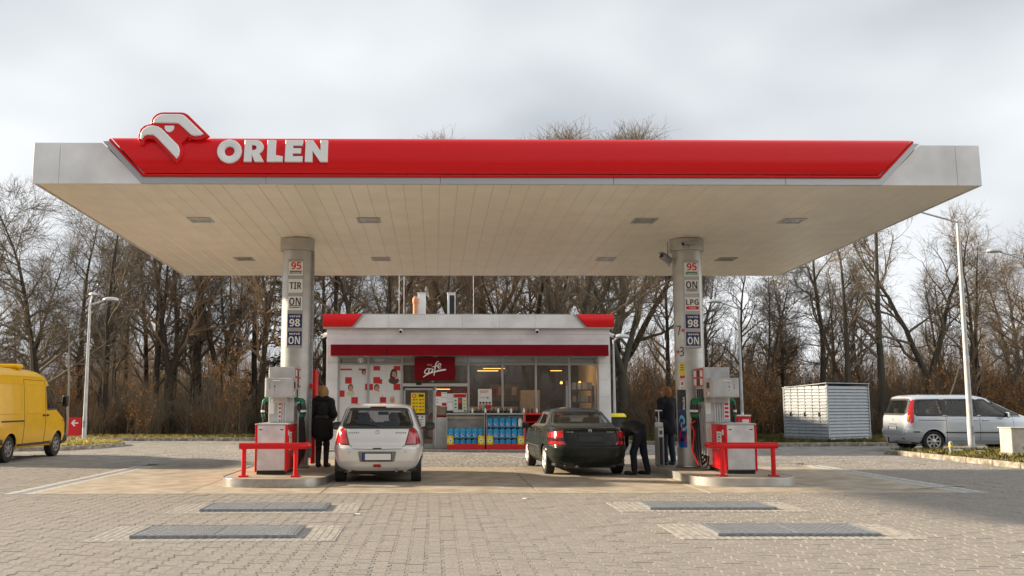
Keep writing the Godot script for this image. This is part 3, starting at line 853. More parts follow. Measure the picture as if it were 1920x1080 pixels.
func film_image(from: float, to: float) -> Image:
	var k := 0.5
	var W := int((to - from) * k); var H := int(862 * k)
	var im := Image.create(W, H, false, Image.FORMAT_RGB8)
	im.fill(Color(0.80, 0.80, 0.81))
	var X := func(x: float) -> float: return (x - from) * k
	var Y := func(y: float) -> float: return (y - 110) * k
	var line := Color(0.72, 0.72, 0.74)
	for i in 14:
		rc(im, X.call(125.0 + i * 70.0), 0, 1, H, line); rc(im, 0, Y.call(168.0 + i * 70.0), W, 1, line)
	var red := Color(0.70, 0.13, 0.15)
	for q in [[193, 240, 70, 68], [135, 380, 55, 68], [262, 450, 70, 70], [140, 148, 125, 18], [335, 148, 80, 18], [405, 310, 70, 67], [478, 120, 70, 48], [690, 120, 70, 48], [478, 238, 70, 68], [690, 310, 70, 67], [548, 450, 66, 68], [540, 260, 30, 50]]:
		rc(im, X.call(float(q[0])), Y.call(float(q[1])), q[2] * k, q[3] * k, red)
	var skin := Color(0.72, 0.55, 0.46); var dark := Color(0.20, 0.13, 0.11); var brown := Color(0.42, 0.28, 0.22); var shirt := Color(0.70, 0.70, 0.66)
	# people printed on the film: hair, face, clothes
	for q in [[250, 350, 36, 26, brown, Color(0.72, 0.72, 0.60)], [388, 185, 28, 30, dark, Color(0.78, 0.78, 0.80)], [690, 200, 44, 40, dark, Color(0.30, 0.20, 0.19)], [512, 350, 36, 40, brown, Color(0.80, 0.78, 0.76)], [676, 480, 36, 30, Color(0.70, 0.62, 0.52), Color(0.76, 0.74, 0.68)]]:
		var cx: float = X.call(float(q[0])); var cy: float = Y.call(float(q[1])); var r: float = q[2] * k
		ell(im, cx, cy + r * 1.7, r * 1.35, r * 0.9, q[5])
		ell(im, cx, cy - r * 0.1, r * 0.86, r * 1.12, q[4])
		if q[2] > 42: rc(im, cx - r * 0.85, cy, r * 1.7, r * 1.1, q[4])
		ell(im, cx + r * 0.06, cy + r * 0.15, r * 0.58, r * 0.78, skin)
		ell(im, cx - r * 0.16, cy, 2, 2, dark); ell(im, cx + r * 0.28, cy, 2, 2, dark)
		rc(im, cx - 2, cy + r * 0.5, 6, 2, Color(0.55, 0.2, 0.18))
		rc(im, cx - r * 0.4, cy - r * 0.75, r * 0.9, r * 0.28, q[4])
		ell(im, cx + r * 0.55, cy + r * 1.0, r * 0.3, r * 0.42, skin.lightened(0.1))
	return im

func poster_image(kind: int) -> Image:
	var im := Image.create(72, 100, false, Image.FORMAT_RGB8)
	match kind:
		0:
			im.fill(Color(0.86, 0.74, 0.04)); ell(im, 16, 14, 11, 11, Color(0.75, 0.1, 0.08)); ell(im, 16, 14, 6, 6, Color(0.9, 0.8, 0.6))
			rc(im, 40, 8, 26, 12, Color(0.25, 0.22, 0.05))
			for r in 4:
				for c in 2: ell(im, 14 + c * 34, 34 + r * 17, 6, 4, Color(0.55, 0.22, 0.06)); rc(im, 24 + c * 34, 32 + r * 17, 10, 4, Color(0.3, 0.25, 0.05))
		1:
			im.fill(Color(0.86, 0.86, 0.86)); rc(im, 0, 0, 36, 30, Color(0.72, 0.04, 0.10)); rc(im, 40, 74, 30, 22, Color(0.72, 0.04, 0.10)); rc(im, 40, 6, 28, 4, Color(0.6, 0.6, 0.65)); rc(im, 36, 34, 34, 3, Color(0.5, 0.5, 0.55)); rc(im, 6, 50, 10, 4, Color(0.7, 0.1, 0.1)); rc(im, 8, 66, 5, 8, Color(0.2, 0.25, 0.5)); rc(im, 0, 94, 32, 6, Color(0.7, 0.05, 0.08))
		2:
			im.fill(Color(0.78, 0.82, 0.78)); rc(im, 3, 4, 66, 18, Color(0.68, 0.08, 0.07)); rc(im, 26, 24, 22, 62, Color(0.32, 0.14, 0.08)); rc(im, 28, 30, 18, 22, Color(0.78, 0.22, 0.05))
			for r in 3: rc(im, 8, 34 + r * 18, 10, 8, Color(0.25, 0.4, 0.3)); rc(im, 54, 34 + r * 18, 12, 9, Color(0.75, 0.6, 0.25))
			ell(im, 62, 92, 5, 5, Color(0.1, 0.1, 0.1))
		3:
			im.fill(Color(0.82, 0.82, 0.80)); rc(im, 10, 8, 44, 5, Color(0.75, 0.45, 0.4)); rc(im, 10, 16, 38, 4, Color(0.75, 0.5, 0.45)); rc(im, 10, 42, 34, 3, Color(0.55, 0.55, 0.58)); rc(im, 48, 40, 6, 10, Color(0.15, 0.15, 0.2))
			for i in 4: ell(im, 12 + i * 16, 90, 11, 14, [Color(0.75, 0.45, 0.35), Color(0.4, 0.65, 0.6), Color(0.72, 0.12, 0.1), Color(0.72, 0.1, 0.12)][i]); ell(im, 12 + i * 16, 74, 6, 8, Color(0.7, 0.5, 0.4)); ell(im, 12 + i * 16, 69, 7, 5, Color(0.2, 0.1, 0.08))
		4:
			im.fill(Color(0.84, 0.84, 0.82)); rc(im, 4, 6, 26, 14, Color(0.35, 0.32, 0.3)); ell(im, 52, 14, 9, 8, Color(0.2, 0.45, 0.3))
			for r in 5: rc(im, 6, 34 + r * 12, 58 - (r * 13) % 24, 5, Color(0.4, 0.42, 0.46))
		5:
			im.fill(Color(0.88, 0.80, 0.25)); ell(im, 36, 52, 22, 22, Color(0.88, 0.9, 0.85)); ell(im, 36, 52, 12, 9, Color(0.2, 0.5, 0.75))
			for q in [[10, 16], [60, 16], [10, 88], [60, 88]]: ell(im, q[0], q[1], 7, 7, Color(0.75, 0.2, 0.1))
		6: # canister label
			im.fill(Color(0.10, 0.52, 0.78)); ell(im, 36, 62, 32, 20, Color(0.85, 0.9, 0.95)); ell(im, 40, 62, 24, 12, Color(0.08, 0.09, 0.32)); rc(im, 40, 58, 20, 6, Color(0.7, 0.1, 0.15)); rc(im, 10, 90, 50, 6, Color(0.75, 0.85, 0.92)); rc(im, 10, 10, 40, 20, Color(0.2, 0.66, 0.86))
	return im

func sheet(parent: Node, called: String, c: Vector3, w: float, h: float, m: Material, turn := 0.0) -> MeshInstance3D:
	var b := mb(); var x := w / 2; var y := h / 2
	b.quad(V(-x, -y, 0), V(x, -y, 0), V(x, y, 0), V(-x, y, 0))
	var o := part(parent, called, b, m, c); o.rotation.y = turn
	# a thin backing gives the sheet its thickness
	bx(o, "backing", V(0, 0, -0.003), V(w, h, 0.004), M.white, 0)
	return o

func build_store() -> void:
	var B := V(1.08, 0, -30.7)
	var t := thing("station_shop", "low white filling station shop with dark red awning and glass front", "shop", B)
	var X := func(px: float) -> float: return -3.44 + (px - 613.0) / 58.59 - 1.08
	var H := func(py: float) -> float: return (843.5 - py) / 58.9
	var dep := 9.2
	var L: float = X.call(613.0); var Rr: float = X.call(1143.0)
	bx(t, "side_wall", V(L + 0.12, 2.06, -dep / 2), V(0.24, 4.12, dep), M.white_wall, 0.01)
	bx(t, "side_wall", V(Rr - 0.12, 2.06, -dep / 2), V(0.24, 4.12, dep), M.white_wall, 0.01)
	bx(t, "back_wall", V(0, 2.06, -dep - 0.1), V(Rr - L, 4.12, 0.2), M.white_wall, 0.01)
	bx(t, "roof_deck", V(0, 3.98, -dep / 2), V(Rr - L - 0.5, 0.12, dep), M.galv, 0)
	bx(t, "ceiling", V(0, 3.02, -dep / 2 - 0.2), V(Rr - L - 0.5, 0.06, dep - 0.5), M.frame_grey, 0)
	bx(t, "shop_floor", V(0, 0.03, -dep / 2), V(Rr - L - 0.5, 0.06, dep), M.concrete, 0)
	# piers and the panelled wall above the awning
	for s in 2:
		var a: float = [X.call(613.0), X.call(1121.0)][s]; var b: float = [X.call(634.0), X.call(1143.0)][s]
		for k in 6: bx(t, "pier_panel", V((a + b) / 2, 0.06 + (k + 0.5) * 0.54, 0.03), V(b - a, 0.534, 0.06), M.white_wall, 0.004)
	for k in 3: bx(t, "wall_panel", V(0, 3.30 + (k + 0.5) * 0.187, 0.03), V(Rr - L, 0.183, 0.06), M.white_wall, 0.004)
	# fascia
	var fx := [X.call(672.0), X.call(728.0), X.call(796.0), X.call(866.0), X.call(935.0), X.call(1003.0), X.call(1084.0)]
	for i in 6:
		var b := mb()
		var a0: float = fx[i]; var a1: float = fx[i + 1]
		b.extrude(P2([a0 + 0.002 - (0.34 if i == 0 else 0.0), 3.87, a1 - 0.002 + (0.34 if i == 5 else 0.0), 3.87, a1 - 0.002, 4.29, a0 + 0.002, 4.29]), 0.17, 0.17, 0.003)
		part(t, "fascia_panel", b, M.white_panel)
	bx(t, "fascia_underside", V(0, 3.855, 0.05), V(Rr - L + 0.2, 0.02, 0.28), M.trim_grey, 0.003)
	bx(t, "roof_edge", V(0, 4.30, 0.09), V(Rr - L + 0.1, 0.022, 0.17), M.alu, 0.003)
	for s in [-1, 1]:
		var xo: float = X.call(606.5) if s < 0 else X.call(1149.5)
		var xt: float = X.call(679.0) if s < 0 else X.call(1079.0)
		var xb: float = X.call(660.0) if s < 0 else X.call(1099.0)
		var rows := []
		for r in 9:
			var f := r / 8.0
			var z := 0.20 + 0.07 * sin(f * PI)
			var y := lerpf(3.90, 4.31, f)
			rows.append(P3([V(xo, y, z), V(lerpf(xb, xt, f), y, z)]) if s < 0 else P3([V(lerpf(xb, xt, f), y, z), V(xo, y, z)]))
		var b := mb(); b.grid(rows)
		var rim := P2([xo, 3.90, xb, 3.90, xt, 4.31, xo, 4.31])
		b.extrude(rim, 0.20, 0.26, 0.0)
		part(t, "red_corner_cap", b, M.red)
		b = mb()
		b.extrude(P2([xo + s * 0.0, 3.865, xb - s * 0.06, 3.865, xt - s * 0.10, 4.305, xt - s * 0.01, 4.305, xb, 3.895, xo, 3.895]), 0.19, 0.16, 0.003)
		part(t, "corner_trim", b, M.trim_grey)
	# awning
	var ax0: float = X.call(623.5); var ax1: float = X.call(1135.0)
	for k in 5:
		var l := (ax1 - ax0) / 5
		bx(t, "awning_panel", V(ax0 + (k + 0.5) * l, 3.135, 0.30), V(l - 0.003, 0.35, 0.56), M.dark_red, 0.006)
	bx(t, "awning_soffit", V((ax0 + ax1) / 2, 2.962, 0.30), V(ax1 - ax0 - 0.06, 0.012, 0.5), M.frame_grey, 0)
	for k in 4:
		var o := mb(); o.lathe([[0.0, 0.0], [0.07, 0.0], [0.075, 0.02]], 16)
		part(t, "downlight", o, M.alu, V(lerpf(ax0, ax1, (k + 0.5) / 4), 2.94, 0.3))
	# glazing
	var zg := -0.02
	var y0 := 0.06; var y1 := 2.96; var tr := 2.72; var head := 2.02
	var mx := [636.0, 691.0, 753.5, 877.5, 941.0, 1003.5, 1066.5, 1119.5]
	for px in mx: bx(t, "mullion", V(X.call(px), (y0 + y1) / 2, zg), V(0.065, y1 - y0, 0.11), M.frame_grey, 0.006)
	for i in 7:
		var a: float = X.call(mx[i]) + 0.033; var b: float = X.call(mx[i + 1]) - 0.033
		bx(t, "transom", V((a + b) / 2, tr, zg), V(b - a, 0.06, 0.09), M.frame_grey, 0.005)
		bx(t, "top_rail", V((a + b) / 2, y1 - 0.02, zg), V(b - a, 0.05, 0.09), M.frame_grey, 0.005)
		bx(t, "pane", V((a + b) / 2, (tr + y1) / 2, zg), V(b - a, y1 - tr - 0.1, 0.008), M.glass, 0)
		bx(t, "blind_box", V((a + b) / 2, (tr + y1) / 2, zg - 0.12), V(b - a, 0.18, 0.02), M.frame_grey, 0)
		if i == 2: continue
		var low := 1.06 if i > 2 else y0
		bx(t, "pane", V((a + b) / 2, (tr + low) / 2, zg), V(b - a, tr - low - 0.06, 0.008), M.glass, 0)
		bx(t, "bottom_rail", V((a + b) / 2, low, zg), V(b - a, 0.06, 0.09), M.frame_grey, 0.005)
		if i > 2: bx(t, "sill_panel", V((a + b) / 2, (y0 + low) / 2 - 0.02, zg), V(b - a, low - y0 - 0.02, 0.06), M.pump_grey, 0.004)
	# door bay
	var da: float = X.call(753.5) + 0.033; var dm: float = X.call(816.0); var db: float = X.call(877.5) - 0.033
	bx(t, "door_header", V((da + db) / 2, head + 0.04, zg + 0.02), V(db - da, 0.10, 0.14), M.alu, 0.006)
	bx(t, "door_sensor", V(X.call(785.0), head + 0.07, zg + 0.10), V(0.17, 0.07, 0.05), M.black, 0.01)
	bx(t, "pane", V((da + db) / 2, (head + tr) / 2 + 0.03, zg), V(db - da, tr - head - 0.12, 0.008), M.glass, 0)
	bx(t, "mullion", V(dm, head / 2, zg), V(0.07, head - 0.06, 0.10), M.alu, 0.006)
	var door := Node3D.new(); put(door, "sliding_door", t); door.position = V((da + dm) / 2, 0, zg + 0.035)
	var dw := dm - da - 0.04
	for s in [-1, 1]: bx(door, "stile", V(s * (dw / 2 - 0.03), 1.02, 0), V(0.06, 1.9, 0.045), M.frame_grey, 0.005)
	bx(door, "top_rail", V(0, 1.93, 0), V(dw, 0.07, 0.045), M.frame_grey, 0.005); bx(door, "bottom_rail", V(0, 0.14, 0), V(dw, 0.14, 0.045), M.frame_grey, 0.005)
	bx(door, "pane", V(0, 1.05, 0), V(dw - 0.12, 1.7, 0.008), M.glass, 0)
	bx(t, "pane", V((dm + db) / 2, (1.06 + head) / 2, zg), V(db - dm - 0.05, head - 1.06 - 0.04, 0.008), M.glass, 0)
	bx(t, "sill_panel", V((dm + db) / 2, 0.55, zg), V(db - dm - 0.05, 0.98, 0.06), M.pump_grey, 0.004)
	bx(t, "doorstep", V(0, 0.03, 0.42), V(Rr - L - 0.2, 0.06, 0.7), M.concrete, 0.01)
	# film on the two left bays
	var f0 := print_mat("film_a", film_image(137.0, 430.0), 0.3); var f1 := print_mat("film_b", film_image(437.0, 765.0), 0.3)
	for i in 2:
		var a: float = X.call(mx[i]) + 0.034; var b: float = X.call(mx[i + 1]) - 0.034
		var o := sheet(t, "printed_film", V((a + b) / 2, (tr + 0.09) / 2, zg + 0.012), b - a, tr - 0.15, [f0, f1][i])
		o.set_meta("label", "white window film printed with red squares and faces")
	# inside: back wall, counters, lamps
	var brown := mat("brown_panel", lin(0.06, 0.038, 0.022), 0.6, 0, noise_tex(0.01, 0.6, 1.0, 4, 51), 0.5)
	var wood := mat("counter_wood", lin(0.13, 0.065, 0.03), 0.5, 0, noise_tex(0.02, 0.7, 1.0, 4, 52), 0.7)
	bx(t, "inner_wall", V(0, 1.55, -5.2), V(Rr - L - 0.5, 2.9, 0.1), brown, 0)
	bx(t, "red_wall_strip", V(1.0, 0.85, -5.1), V(4.6, 0.55, 0.06), M.dark_red, 0)
	bx(t, "white_wall_strip", V(0.9, 1.28, -5.08), V(2.2, 0.14, 0.06), M.white, 0)
	bx(t, "menu_board", V(1.5, 1.85, -5.08), V(1.1, 0.62, 0.06), mat("menu_print", lin(0.16, 0.09, 0.02), 0.5), 0.01)
	for k in 4: bx(t, "menu_picture", V(1.12 + k * 0.25, 1.85 + 0.08 * (k % 2), -5.04), V(0.18, 0.3, 0.02), [M.dark_red, M.orange_pipe, M.brown_panel, M.beige][k], 0)
	bx(t, "menu_board", V(-0.2, 1.85, -5.08), V(0.9, 0.62, 0.06), M.dark_red, 0.01)
	bx(t, "service_counter", V(0.4, 0.5, -3.4), V(4.2, 1.0, 0.7), wood, 0.02)
	bx(t, "counter_top", V(0.4, 1.03, -3.4), V(4.3, 0.05, 0.8), M.dark_red, 0.01)
	bx(t, "coffee_machine", V(-0.9, 1.32, -3.5), V(0.45, 0.55, 0.45), M.steel, 0.03)
	bx(t, "fridge", V(2.35, 1.0, -4.2), V(0.7, 1.9, 0.6), M.pump_grey, 0.02)
	var tube := mat("tube_light", Color(1, 0.8, 0.45), 0.5); tube.emission_enabled = true; tube.emission = Color(1.0, 0.72, 0.36); tube.emission_energy_multiplier = 1.1
	for q in [[0.95, 2.66, -2.2, 0.75], [0.80, 2.62, -3.4, 0.75], [3.05, 2.58, -2.0, 0.4], [-1.1, 2.52, -1.6, 0.7], [-1.1, 1.96, -2.6, 1.1]]:
		bx(t, "tube_light", V(q[0], q[1], q[2]), V(q[3], 0.025, 0.05), tube, 0.01)
	for q in [[3.3, 2.18, -2.6], [4.0, 2.2, -3.0], [-2.2, 2.75, -1.2], [-3.0, 2.74, -1.5]]:
		var o := mb(); o.lathe([[0.0, -0.05], [0.04, -0.03], [0.05, 0.0], [0.03, 0.04], [0.0, 0.05]], 10); part(t, "lamp_bulb", o, tube, V(q[0], q[1], q[2]))
	for q in [[0.6, 2.5, -2.6, 0.15], [-1.1, 2.4, -2.0, 0.28], [3.3, 2.4, -2.4, 0.18]]:
		var l := OmniLight3D.new(); l.name = "shop_lamp"; l.light_color = Color(1.0, 0.74, 0.42); l.light_energy = q[3]; l.omni_range = 14; l.omni_attenuation = 2.0; l.light_size = 0.2; l.shadow_enabled = true
		t.add_child(l, true); l.position = V(q[0], q[1], q[2])
	store_extras(B, X, H)

func product(called: String, label: String, cat: String, at: Vector3, s: Vector3, m: Material, group: String) -> void:
	var o := mb(); o.box(V(0, s.y / 2, 0), s, 0.008)
	var p := part(self, called, o, m, at); tag(p, label, cat, group)

func poster(label: String, at: Vector3, w: float, h: float, kind: int) -> void:
	if not M.has("poster%d" % kind): print_mat("poster%d" % kind, poster_image(kind), 0.45)
	var o := sheet(self, "poster", at, w, h, M["poster%d" % kind]); tag(o, label, "poster", "posters on the shop front")

func store_extras(B: Vector3, Xl: Callable, H: Callable) -> void:
	var X := func(px: float) -> float: return Xl.call(px) + B.x
	var zf := B.z + 0.02
	# coffee sign over the door
	var sg := thing("cafe_sign", "dark red box sign with white handwritten cafe lettering over the door", "sign", V(X.call(814.5), 2.57, zf + 0.18))
	bx(sg, "sign_box", Z3, V(1.28, 0.72, 0.16), M.deep_red, 0.01)
	var q := func(a: Array) -> Array:
		var o := []
		for i in range(0, a.size(), 2): o.append(V((a[i] - 1108.0) / 316.0, -(a[i + 1] - 165.0) / 316.0, 0.085))
		return o
	for s in [[[1058, 168, 1036, 166, 1014, 184, 1008, 206, 1024, 216, 1044, 206], 0.016], [[1088, 172, 1068, 166, 1050, 182, 1050, 204, 1064, 208, 1082, 188, 1092, 168, 1086, 192, 1092, 208], 0.015], [[1150, 96, 1134, 98, 1120, 120, 1110, 170, 1100, 236], 0.017], [[1082, 150, 1146, 134], 0.012], [[1142, 150, 1164, 138, 1168, 120, 1154, 116, 1140, 136, 1146, 160, 1172, 156], 0.015], [[992, 250, 1050, 216, 1110, 196], 0.017], [[1110, 198, 1160, 184, 1222, 176], 0.026]]:
		var pts := curve(q.call(s[0]), 4)
		var b := mb(); var rr := PackedFloat32Array()
		for i in pts.size(): rr.append(s[1] * (0.75 + 0.5 * sin(PI * i / pts.size())))
		b.tube(P3(pts), rr, 6); part(sg, "lettering", b, M.white)
	words(sg, "small_lettering", "stop", 0.055, V(-0.16, 0.12, 0.083), M.grey_paint, Z3, 0.006)
	# posters
	poster("yellow price poster on the glass sliding door", V(X.call(783.5), H.call(755.5), zf + 0.05), 0.44, 0.63, 0)
	poster("small white notice under the yellow poster on the door", V(X.call(787.0), H.call(789.0), zf + 0.05), 0.34, 0.36, 4)
	poster("white poster with red blocks right of the sliding door", V(X.call(827.0), H.call(749.0), zf + 0.02), 0.35, 0.45, 1)
	poster("pale poster with red heading and dark bottle picture", V(X.call(861.5), H.call(755.5), zf + 0.02), 0.43, 0.60, 2)
	poster("white poster with a row of people along its foot", V(X.call(908.0), H.call(748.0), zf + 0.02), 0.44, 0.62, 3)
	for k in 2:
		var o := sheet(self, "notice_sheet", V(X.call(843.0), H.call(746.0 + k * 16.0), zf + 0.015), 0.19, 0.26, M.pump_light)
		tag(o, ["upper plain grey notice sheet between two posters", "lower plain grey notice sheet between two posters"][k], "notice", "plain sheets on the glass")
	var tape := thing("orange_strip", "grey upright strip with orange ends behind the shop glass", "strip", V(X.call(1064.0), 1.62, zf - 0.12))
	bx(tape, "rail", Z3, V(0.13, 1.0, 0.03), M.alu)
	for s in [-1, 1]: bx(tape, "orange_end", V(0, s * 0.5, 0.01), V(0.14, 0.16, 0.03), M.orange_pipe)
	# display racks with canisters
	var can := Node3D.new()
	var b := mb()
	b.extrude(P2([-0.085, 0.0, 0.085, 0.0, 0.085, 0.22, 0.06, 0.275, -0.02, 0.285, -0.035, 0.275, -0.085, 0.25]), 0.06, 0.12, 0.012)
	var cm := print_mat("can_label", poster_image(6), 0.4)
	part(can, "bottle", b, M.blue)
	b = mb(); b.lathe([[0.0, 0.32], [0.022, 0.32], [0.024, 0.28], [0.02, 0.27]], 10); part(can, "cap", b, M.blue, V(0.035, 0, 0))
	b = mb(); b.quad(V(-0.07, 0.02, 0.062), V(0.07, 0.02, 0.062), V(0.07, 0.2, 0.062), V(-0.07, 0.2, 0.062)); part(can, "paper_label", b, cm)
	var ord := ["first", "second", "third", "fourth", "fifth", "sixth"]
	for r in 2:
		var x0: float = [X.call(836.5), X.call(908.5)][r]; var w := 1.18
		var side: String = ["rack beside the door", "rack beside the red shelf"][r]
		var rk := thing("display_rack", ["grey display rack half full of blue canisters beside the door", "grey display rack full of blue canisters beside the red shelf"][r], "rack", V(x0 + w / 2, 0.06, B.z + 0.42), 0.0, "canister racks before the shop")
		bx(rk, "red_base", V(0, 0.09, 0.2), V(w, 0.17, 0.03), M.sign_red, 0.008)
		bx(rk, "floor_panel", V(0, 0.02, 0), V(w, 0.03, 0.42), M.pump_grey)
		bx(rk, "back_panel", V(0, 0.55, -0.2), V(w, 1.1, 0.02), M.pump_grey)
		for s in [-1, 1]: bx(rk, "side_panel", V(s * (w / 2 - 0.012), 0.54, 0), V(0.024, 1.08, 0.42), M.frame_grey)
		bx(rk, "top_rail", V(0, 1.085, 0.03), V(w + 0.02, 0.05, 0.50), M.frame_grey, 0.012)
		bx(rk, "header_strip", V(0, 0.98, 0.0), V(w - 0.05, 0.09, 0.01), M.beige if r == 0 else M.pump_grey)
		bx(rk, "shelf", V(0, 0.355, 0), V(w - 0.05, 0.012, 0.40), M.frame_grey)
		if r == 1: bx(rk, "shelf", V(0, 0.69, 0), V(w - 0.05, 0.012, 0.40), M.frame_grey)
		for row in (2 if r == 0 else 3):
			for c in 6:
				if row == 2 and c == 5:
					var o := mb(); o.extrude(P2([-0.07, 0.0, 0.07, 0.0, 0.07, 0.2, 0.03, 0.27, -0.03, 0.27, -0.07, 0.2]), 0.06, 0.12, 0.012)
					var p := part(self, "white_canister", o, M.white, rk.position + V(-w / 2 + 0.115 + c * 0.19, 0.7, 0.08)); tag(p, "single white canister on the top shelf of the full rack", "canister")
					continue
				var o: Node3D = can.duplicate()
				put(o, "blue_canister", self)
				o.position = rk.position + V(-w / 2 + 0.115 + c * 0.19, [0.04, 0.362, 0.697][row] , 0.08 + rng.randfn(0, 0.006))
				o.rotation.y = rng.randfn(0, 0.05)
				tag(o, "%s blue canister from the door side, %s row of the %s" % [ord[c], ["lowest", "middle" if r == 1 else "upper", "top"][row], side], "canister", "blue canisters in the racks")
		for s in 2:
			if not M.has("poster5"): print_mat("poster5", poster_image(5), 0.5)
			var pc := sheet(self, "price_card", rk.position + V([-w / 2 + 0.11, w / 2 - 0.11][s], 0.285, 0.222), 0.2, 0.26, M.poster5)
			tag(pc, "yellow price card at the %s end of the %s" % [["door", "far"][s], side], "price card", "yellow price cards on the racks")
	can.free()
	var rr := thing("red_rack", "red open rack of dark oil bottles behind the green saloon", "rack", V(X.call(1012.0), 0.06, B.z + 0.42))
	for s in [-1, 1]: bx(rr, "side_panel", V(s * 0.56, 0.55, 0), V(0.05, 1.1, 0.42), M.sign_red, 0.008)
	bx(rr, "top_board", V(0, 1.09, 0), V(1.17, 0.06, 0.44), M.sign_red, 0.01); bx(rr, "back_panel", V(0, 0.55, -0.2), V(1.1, 1.1, 0.02), M.dark_red)
	for k in 3: bx(rr, "shelf", V(0, 0.12 + k * 0.36, 0), V(1.08, 0.02, 0.4), M.red_dull)
	for k in 9:
		for row in 2:
			var o := mb(); o.box(V(0, 0.10, 0), V(0.085, 0.2, 0.07), 0.012); o.rod(V(0, 0.2, 0), V(0, 0.235, 0), 0.017, 8)
			var p := part(self, "oil_bottle", o, M.plastic if (k + row) % 3 else M.red_dull, V(rr.position.x - 0.46 + k * 0.115, 0.06 + 0.495 + row * 0.36 - 0.36 + 0.0, rr.position.z + 0.1)); tag(p, "small oil bottle standing in the red rack", "bottle", "oil bottles in the red rack")
	for k in 17:
		var o := mb(); o.lathe([[0.0, 0.0], [0.034, 0.0], [0.034, 0.09], [0.016, 0.12], [0.016, 0.15], [0.0, 0.15]], 10)
		var p := part(self, "small_bottle", o, M.white if k % 3 == 0 else M.plastic, V(X.call(884.0) + k * 0.135, 1.18, B.z + 0.30)); tag(p, "small bottle in the row on top of the display racks", "bottle", "row of small bottles on the racks")
	# shelves with goods behind the last pane
	var sh := thing("shop_shelf", "dark shop shelf of packaged goods behind the end pane", "shelf", V(X.call(1093.0), 0.06, B.z - 1.0))
	for s in [-1, 1]: bx(sh, "upright", V(s * 0.45, 1.0, 0), V(0.04, 2.0, 0.4), M.plastic)
	var goods := [M.yellow, M.sign_red, M.blue, M.white, M.green, M.orange_pipe, M.beige, M.grey_paint]
	for k in 5:
		bx(sh, "shelf_board", V(0, 0.25 + k * 0.4, 0), V(0.86, 0.025, 0.38), M.plastic)
		for c in 5: product("boxed_good", "packaged good standing on the shelf behind the end pane", "package", sh.position + V(-0.34 + c * 0.17, 0.263 + k * 0.4, 0.06), V(rng.randf_range(0.08, 0.15), rng.randf_range(0.14, 0.3), 0.12), goods[rng.randi() % 8], "goods on the shop shelf")
	# roof: two vent boxes, a pipe, thin masts
	for s in 2:
		var v := thing("vent_box", ["tall white vent box with an orange pipe on the shop roof", "tall white vent box with a dark grille on the shop roof"][s], "vent", V([-0.45, 0.57][s], 4.0, -33.0))
		bx(v, "casing", V(0, 0.62, 0), V(0.27, 1.25, 0.27), M.white_panel, 0.01)
		bx(v, "cap_plate", V(0, 1.26, 0), V(0.30, 0.03, 0.30), M.alu, 0.005)
		if s == 1:
			bx(v, "grille_back", V(0.02, 0.6, 0.138), V(0.17, 1.15, 0.01), M.black, 0)
			for k in 18: bx(v, "louvre", V(0.02, 0.08 + k * 0.062, 0.148), V(0.17, 0.02, 0.02), M.plastic, 0.003)
	var pp := thing("flue_pipe", "short orange flue pipe with rounded cowl beside the white vent box", "pipe", V(-0.66, 4.0, -32.75))
	b = mb(); b.lathe([[0.09, 0.0], [0.09, 0.86], [0.1, 0.87], [0.11, 0.9], [0.115, 0.98], [0.1, 1.06], [0.06, 1.11], [0.0, 1.12]], 18); part(pp, "flue", b, M.orange_pipe)
	b = mb(); b.lathe([[0.092, 0.3], [0.096, 0.31], [0.096, 0.36], [0.092, 0.37]], 18); part(pp, "joint_ring", b, M.beige)
	for k in 3:
		var an := thing("roof_mast", ["thin roof mast left of the orange pipe", "thin roof mast close beside the orange pipe", "thin roof mast standing beyond the dark grille vent"][k], "mast", V([-1.25, -1.08, 1.35][k], 4.0, -33.4), 0.0, "thin masts on the shop roof")
		rodp(an, "pole", [Z3, V(0, [2.2, 1.9, 2.6][k], 0)], 0.012, M.lamp_grey, 6)
		bx(an, "foot_plate", V(0, 0.02, 0), V(0.12, 0.03, 0.12), M.galv)
	# dome cameras
	var cams := [[751.0, 621.5, "white camera on the shop wall above the door", 0], [1005.5, 621.5, "white camera on the shop wall above the red rack", 0], [607.5, 629.0, "white camera on the shop corner nearest the woman", -1], [1147.5, 628.0, "white camera on the shop corner nearest the yellow lidded bin", 1]]
	for c in cams:
		var side: int = c[3]
		var t := thing("security_camera", c[2], "camera", V(X.call(c[0]), H.call(c[1]), B.z + (0.07 if side == 0 else -0.15)), 0.0, "security cameras")
		bx(t, "mount", V(-side * 0.06, 0.06, 0.02), V(0.1 if side == 0 else 0.14, 0.06, 0.06), M.white, 0.01)
		var o := mb(Transform3D(Basis.from_euler(V(0.35, side * 0.9, 0)), V(0, 0.0, 0.09))); 
		o.tube(P3([V(0, 0, -0.1), V(0, 0, 0.09), V(0, 0, 0.1)]), PackedFloat32Array([0.055, 0.065, 0.06]), 14); part(t, "housing", o, M.white)
		o = mb(Transform3D(Basis.from_euler(V(0.35, side * 0.9, 0)), V(0, 0, 0.09))); o.rod(V(0, 0, 0.1), V(0, 0, 0.106), 0.045, 14); part(t, "lens", o, M.black)
	# wheeled bin
	var bn := thing("wheeled_bin", "dark wheeled bin with a yellow lid beside the shop", "bin", V(6.0, 0, -32.2))
	b = mb()
	b.grid([P3([V(-0.22, 0.05, 0.2), V(0.22, 0.05, 0.2), V(0.22, 0.05, -0.2), V(-0.22, 0.05, -0.2)]), P3([V(-0.29, 1.0, 0.29), V(0.29, 1.0, 0.29), V(0.29, 1.0, -0.29), V(-0.29, 1.0, -0.29)])], true)
	part(bn, "body", b, M.plastic)
	bx(bn, "rim", V(0, 1.0, 0), V(0.62, 0.05, 0.62), M.plastic, 0.015)
	var rows := []
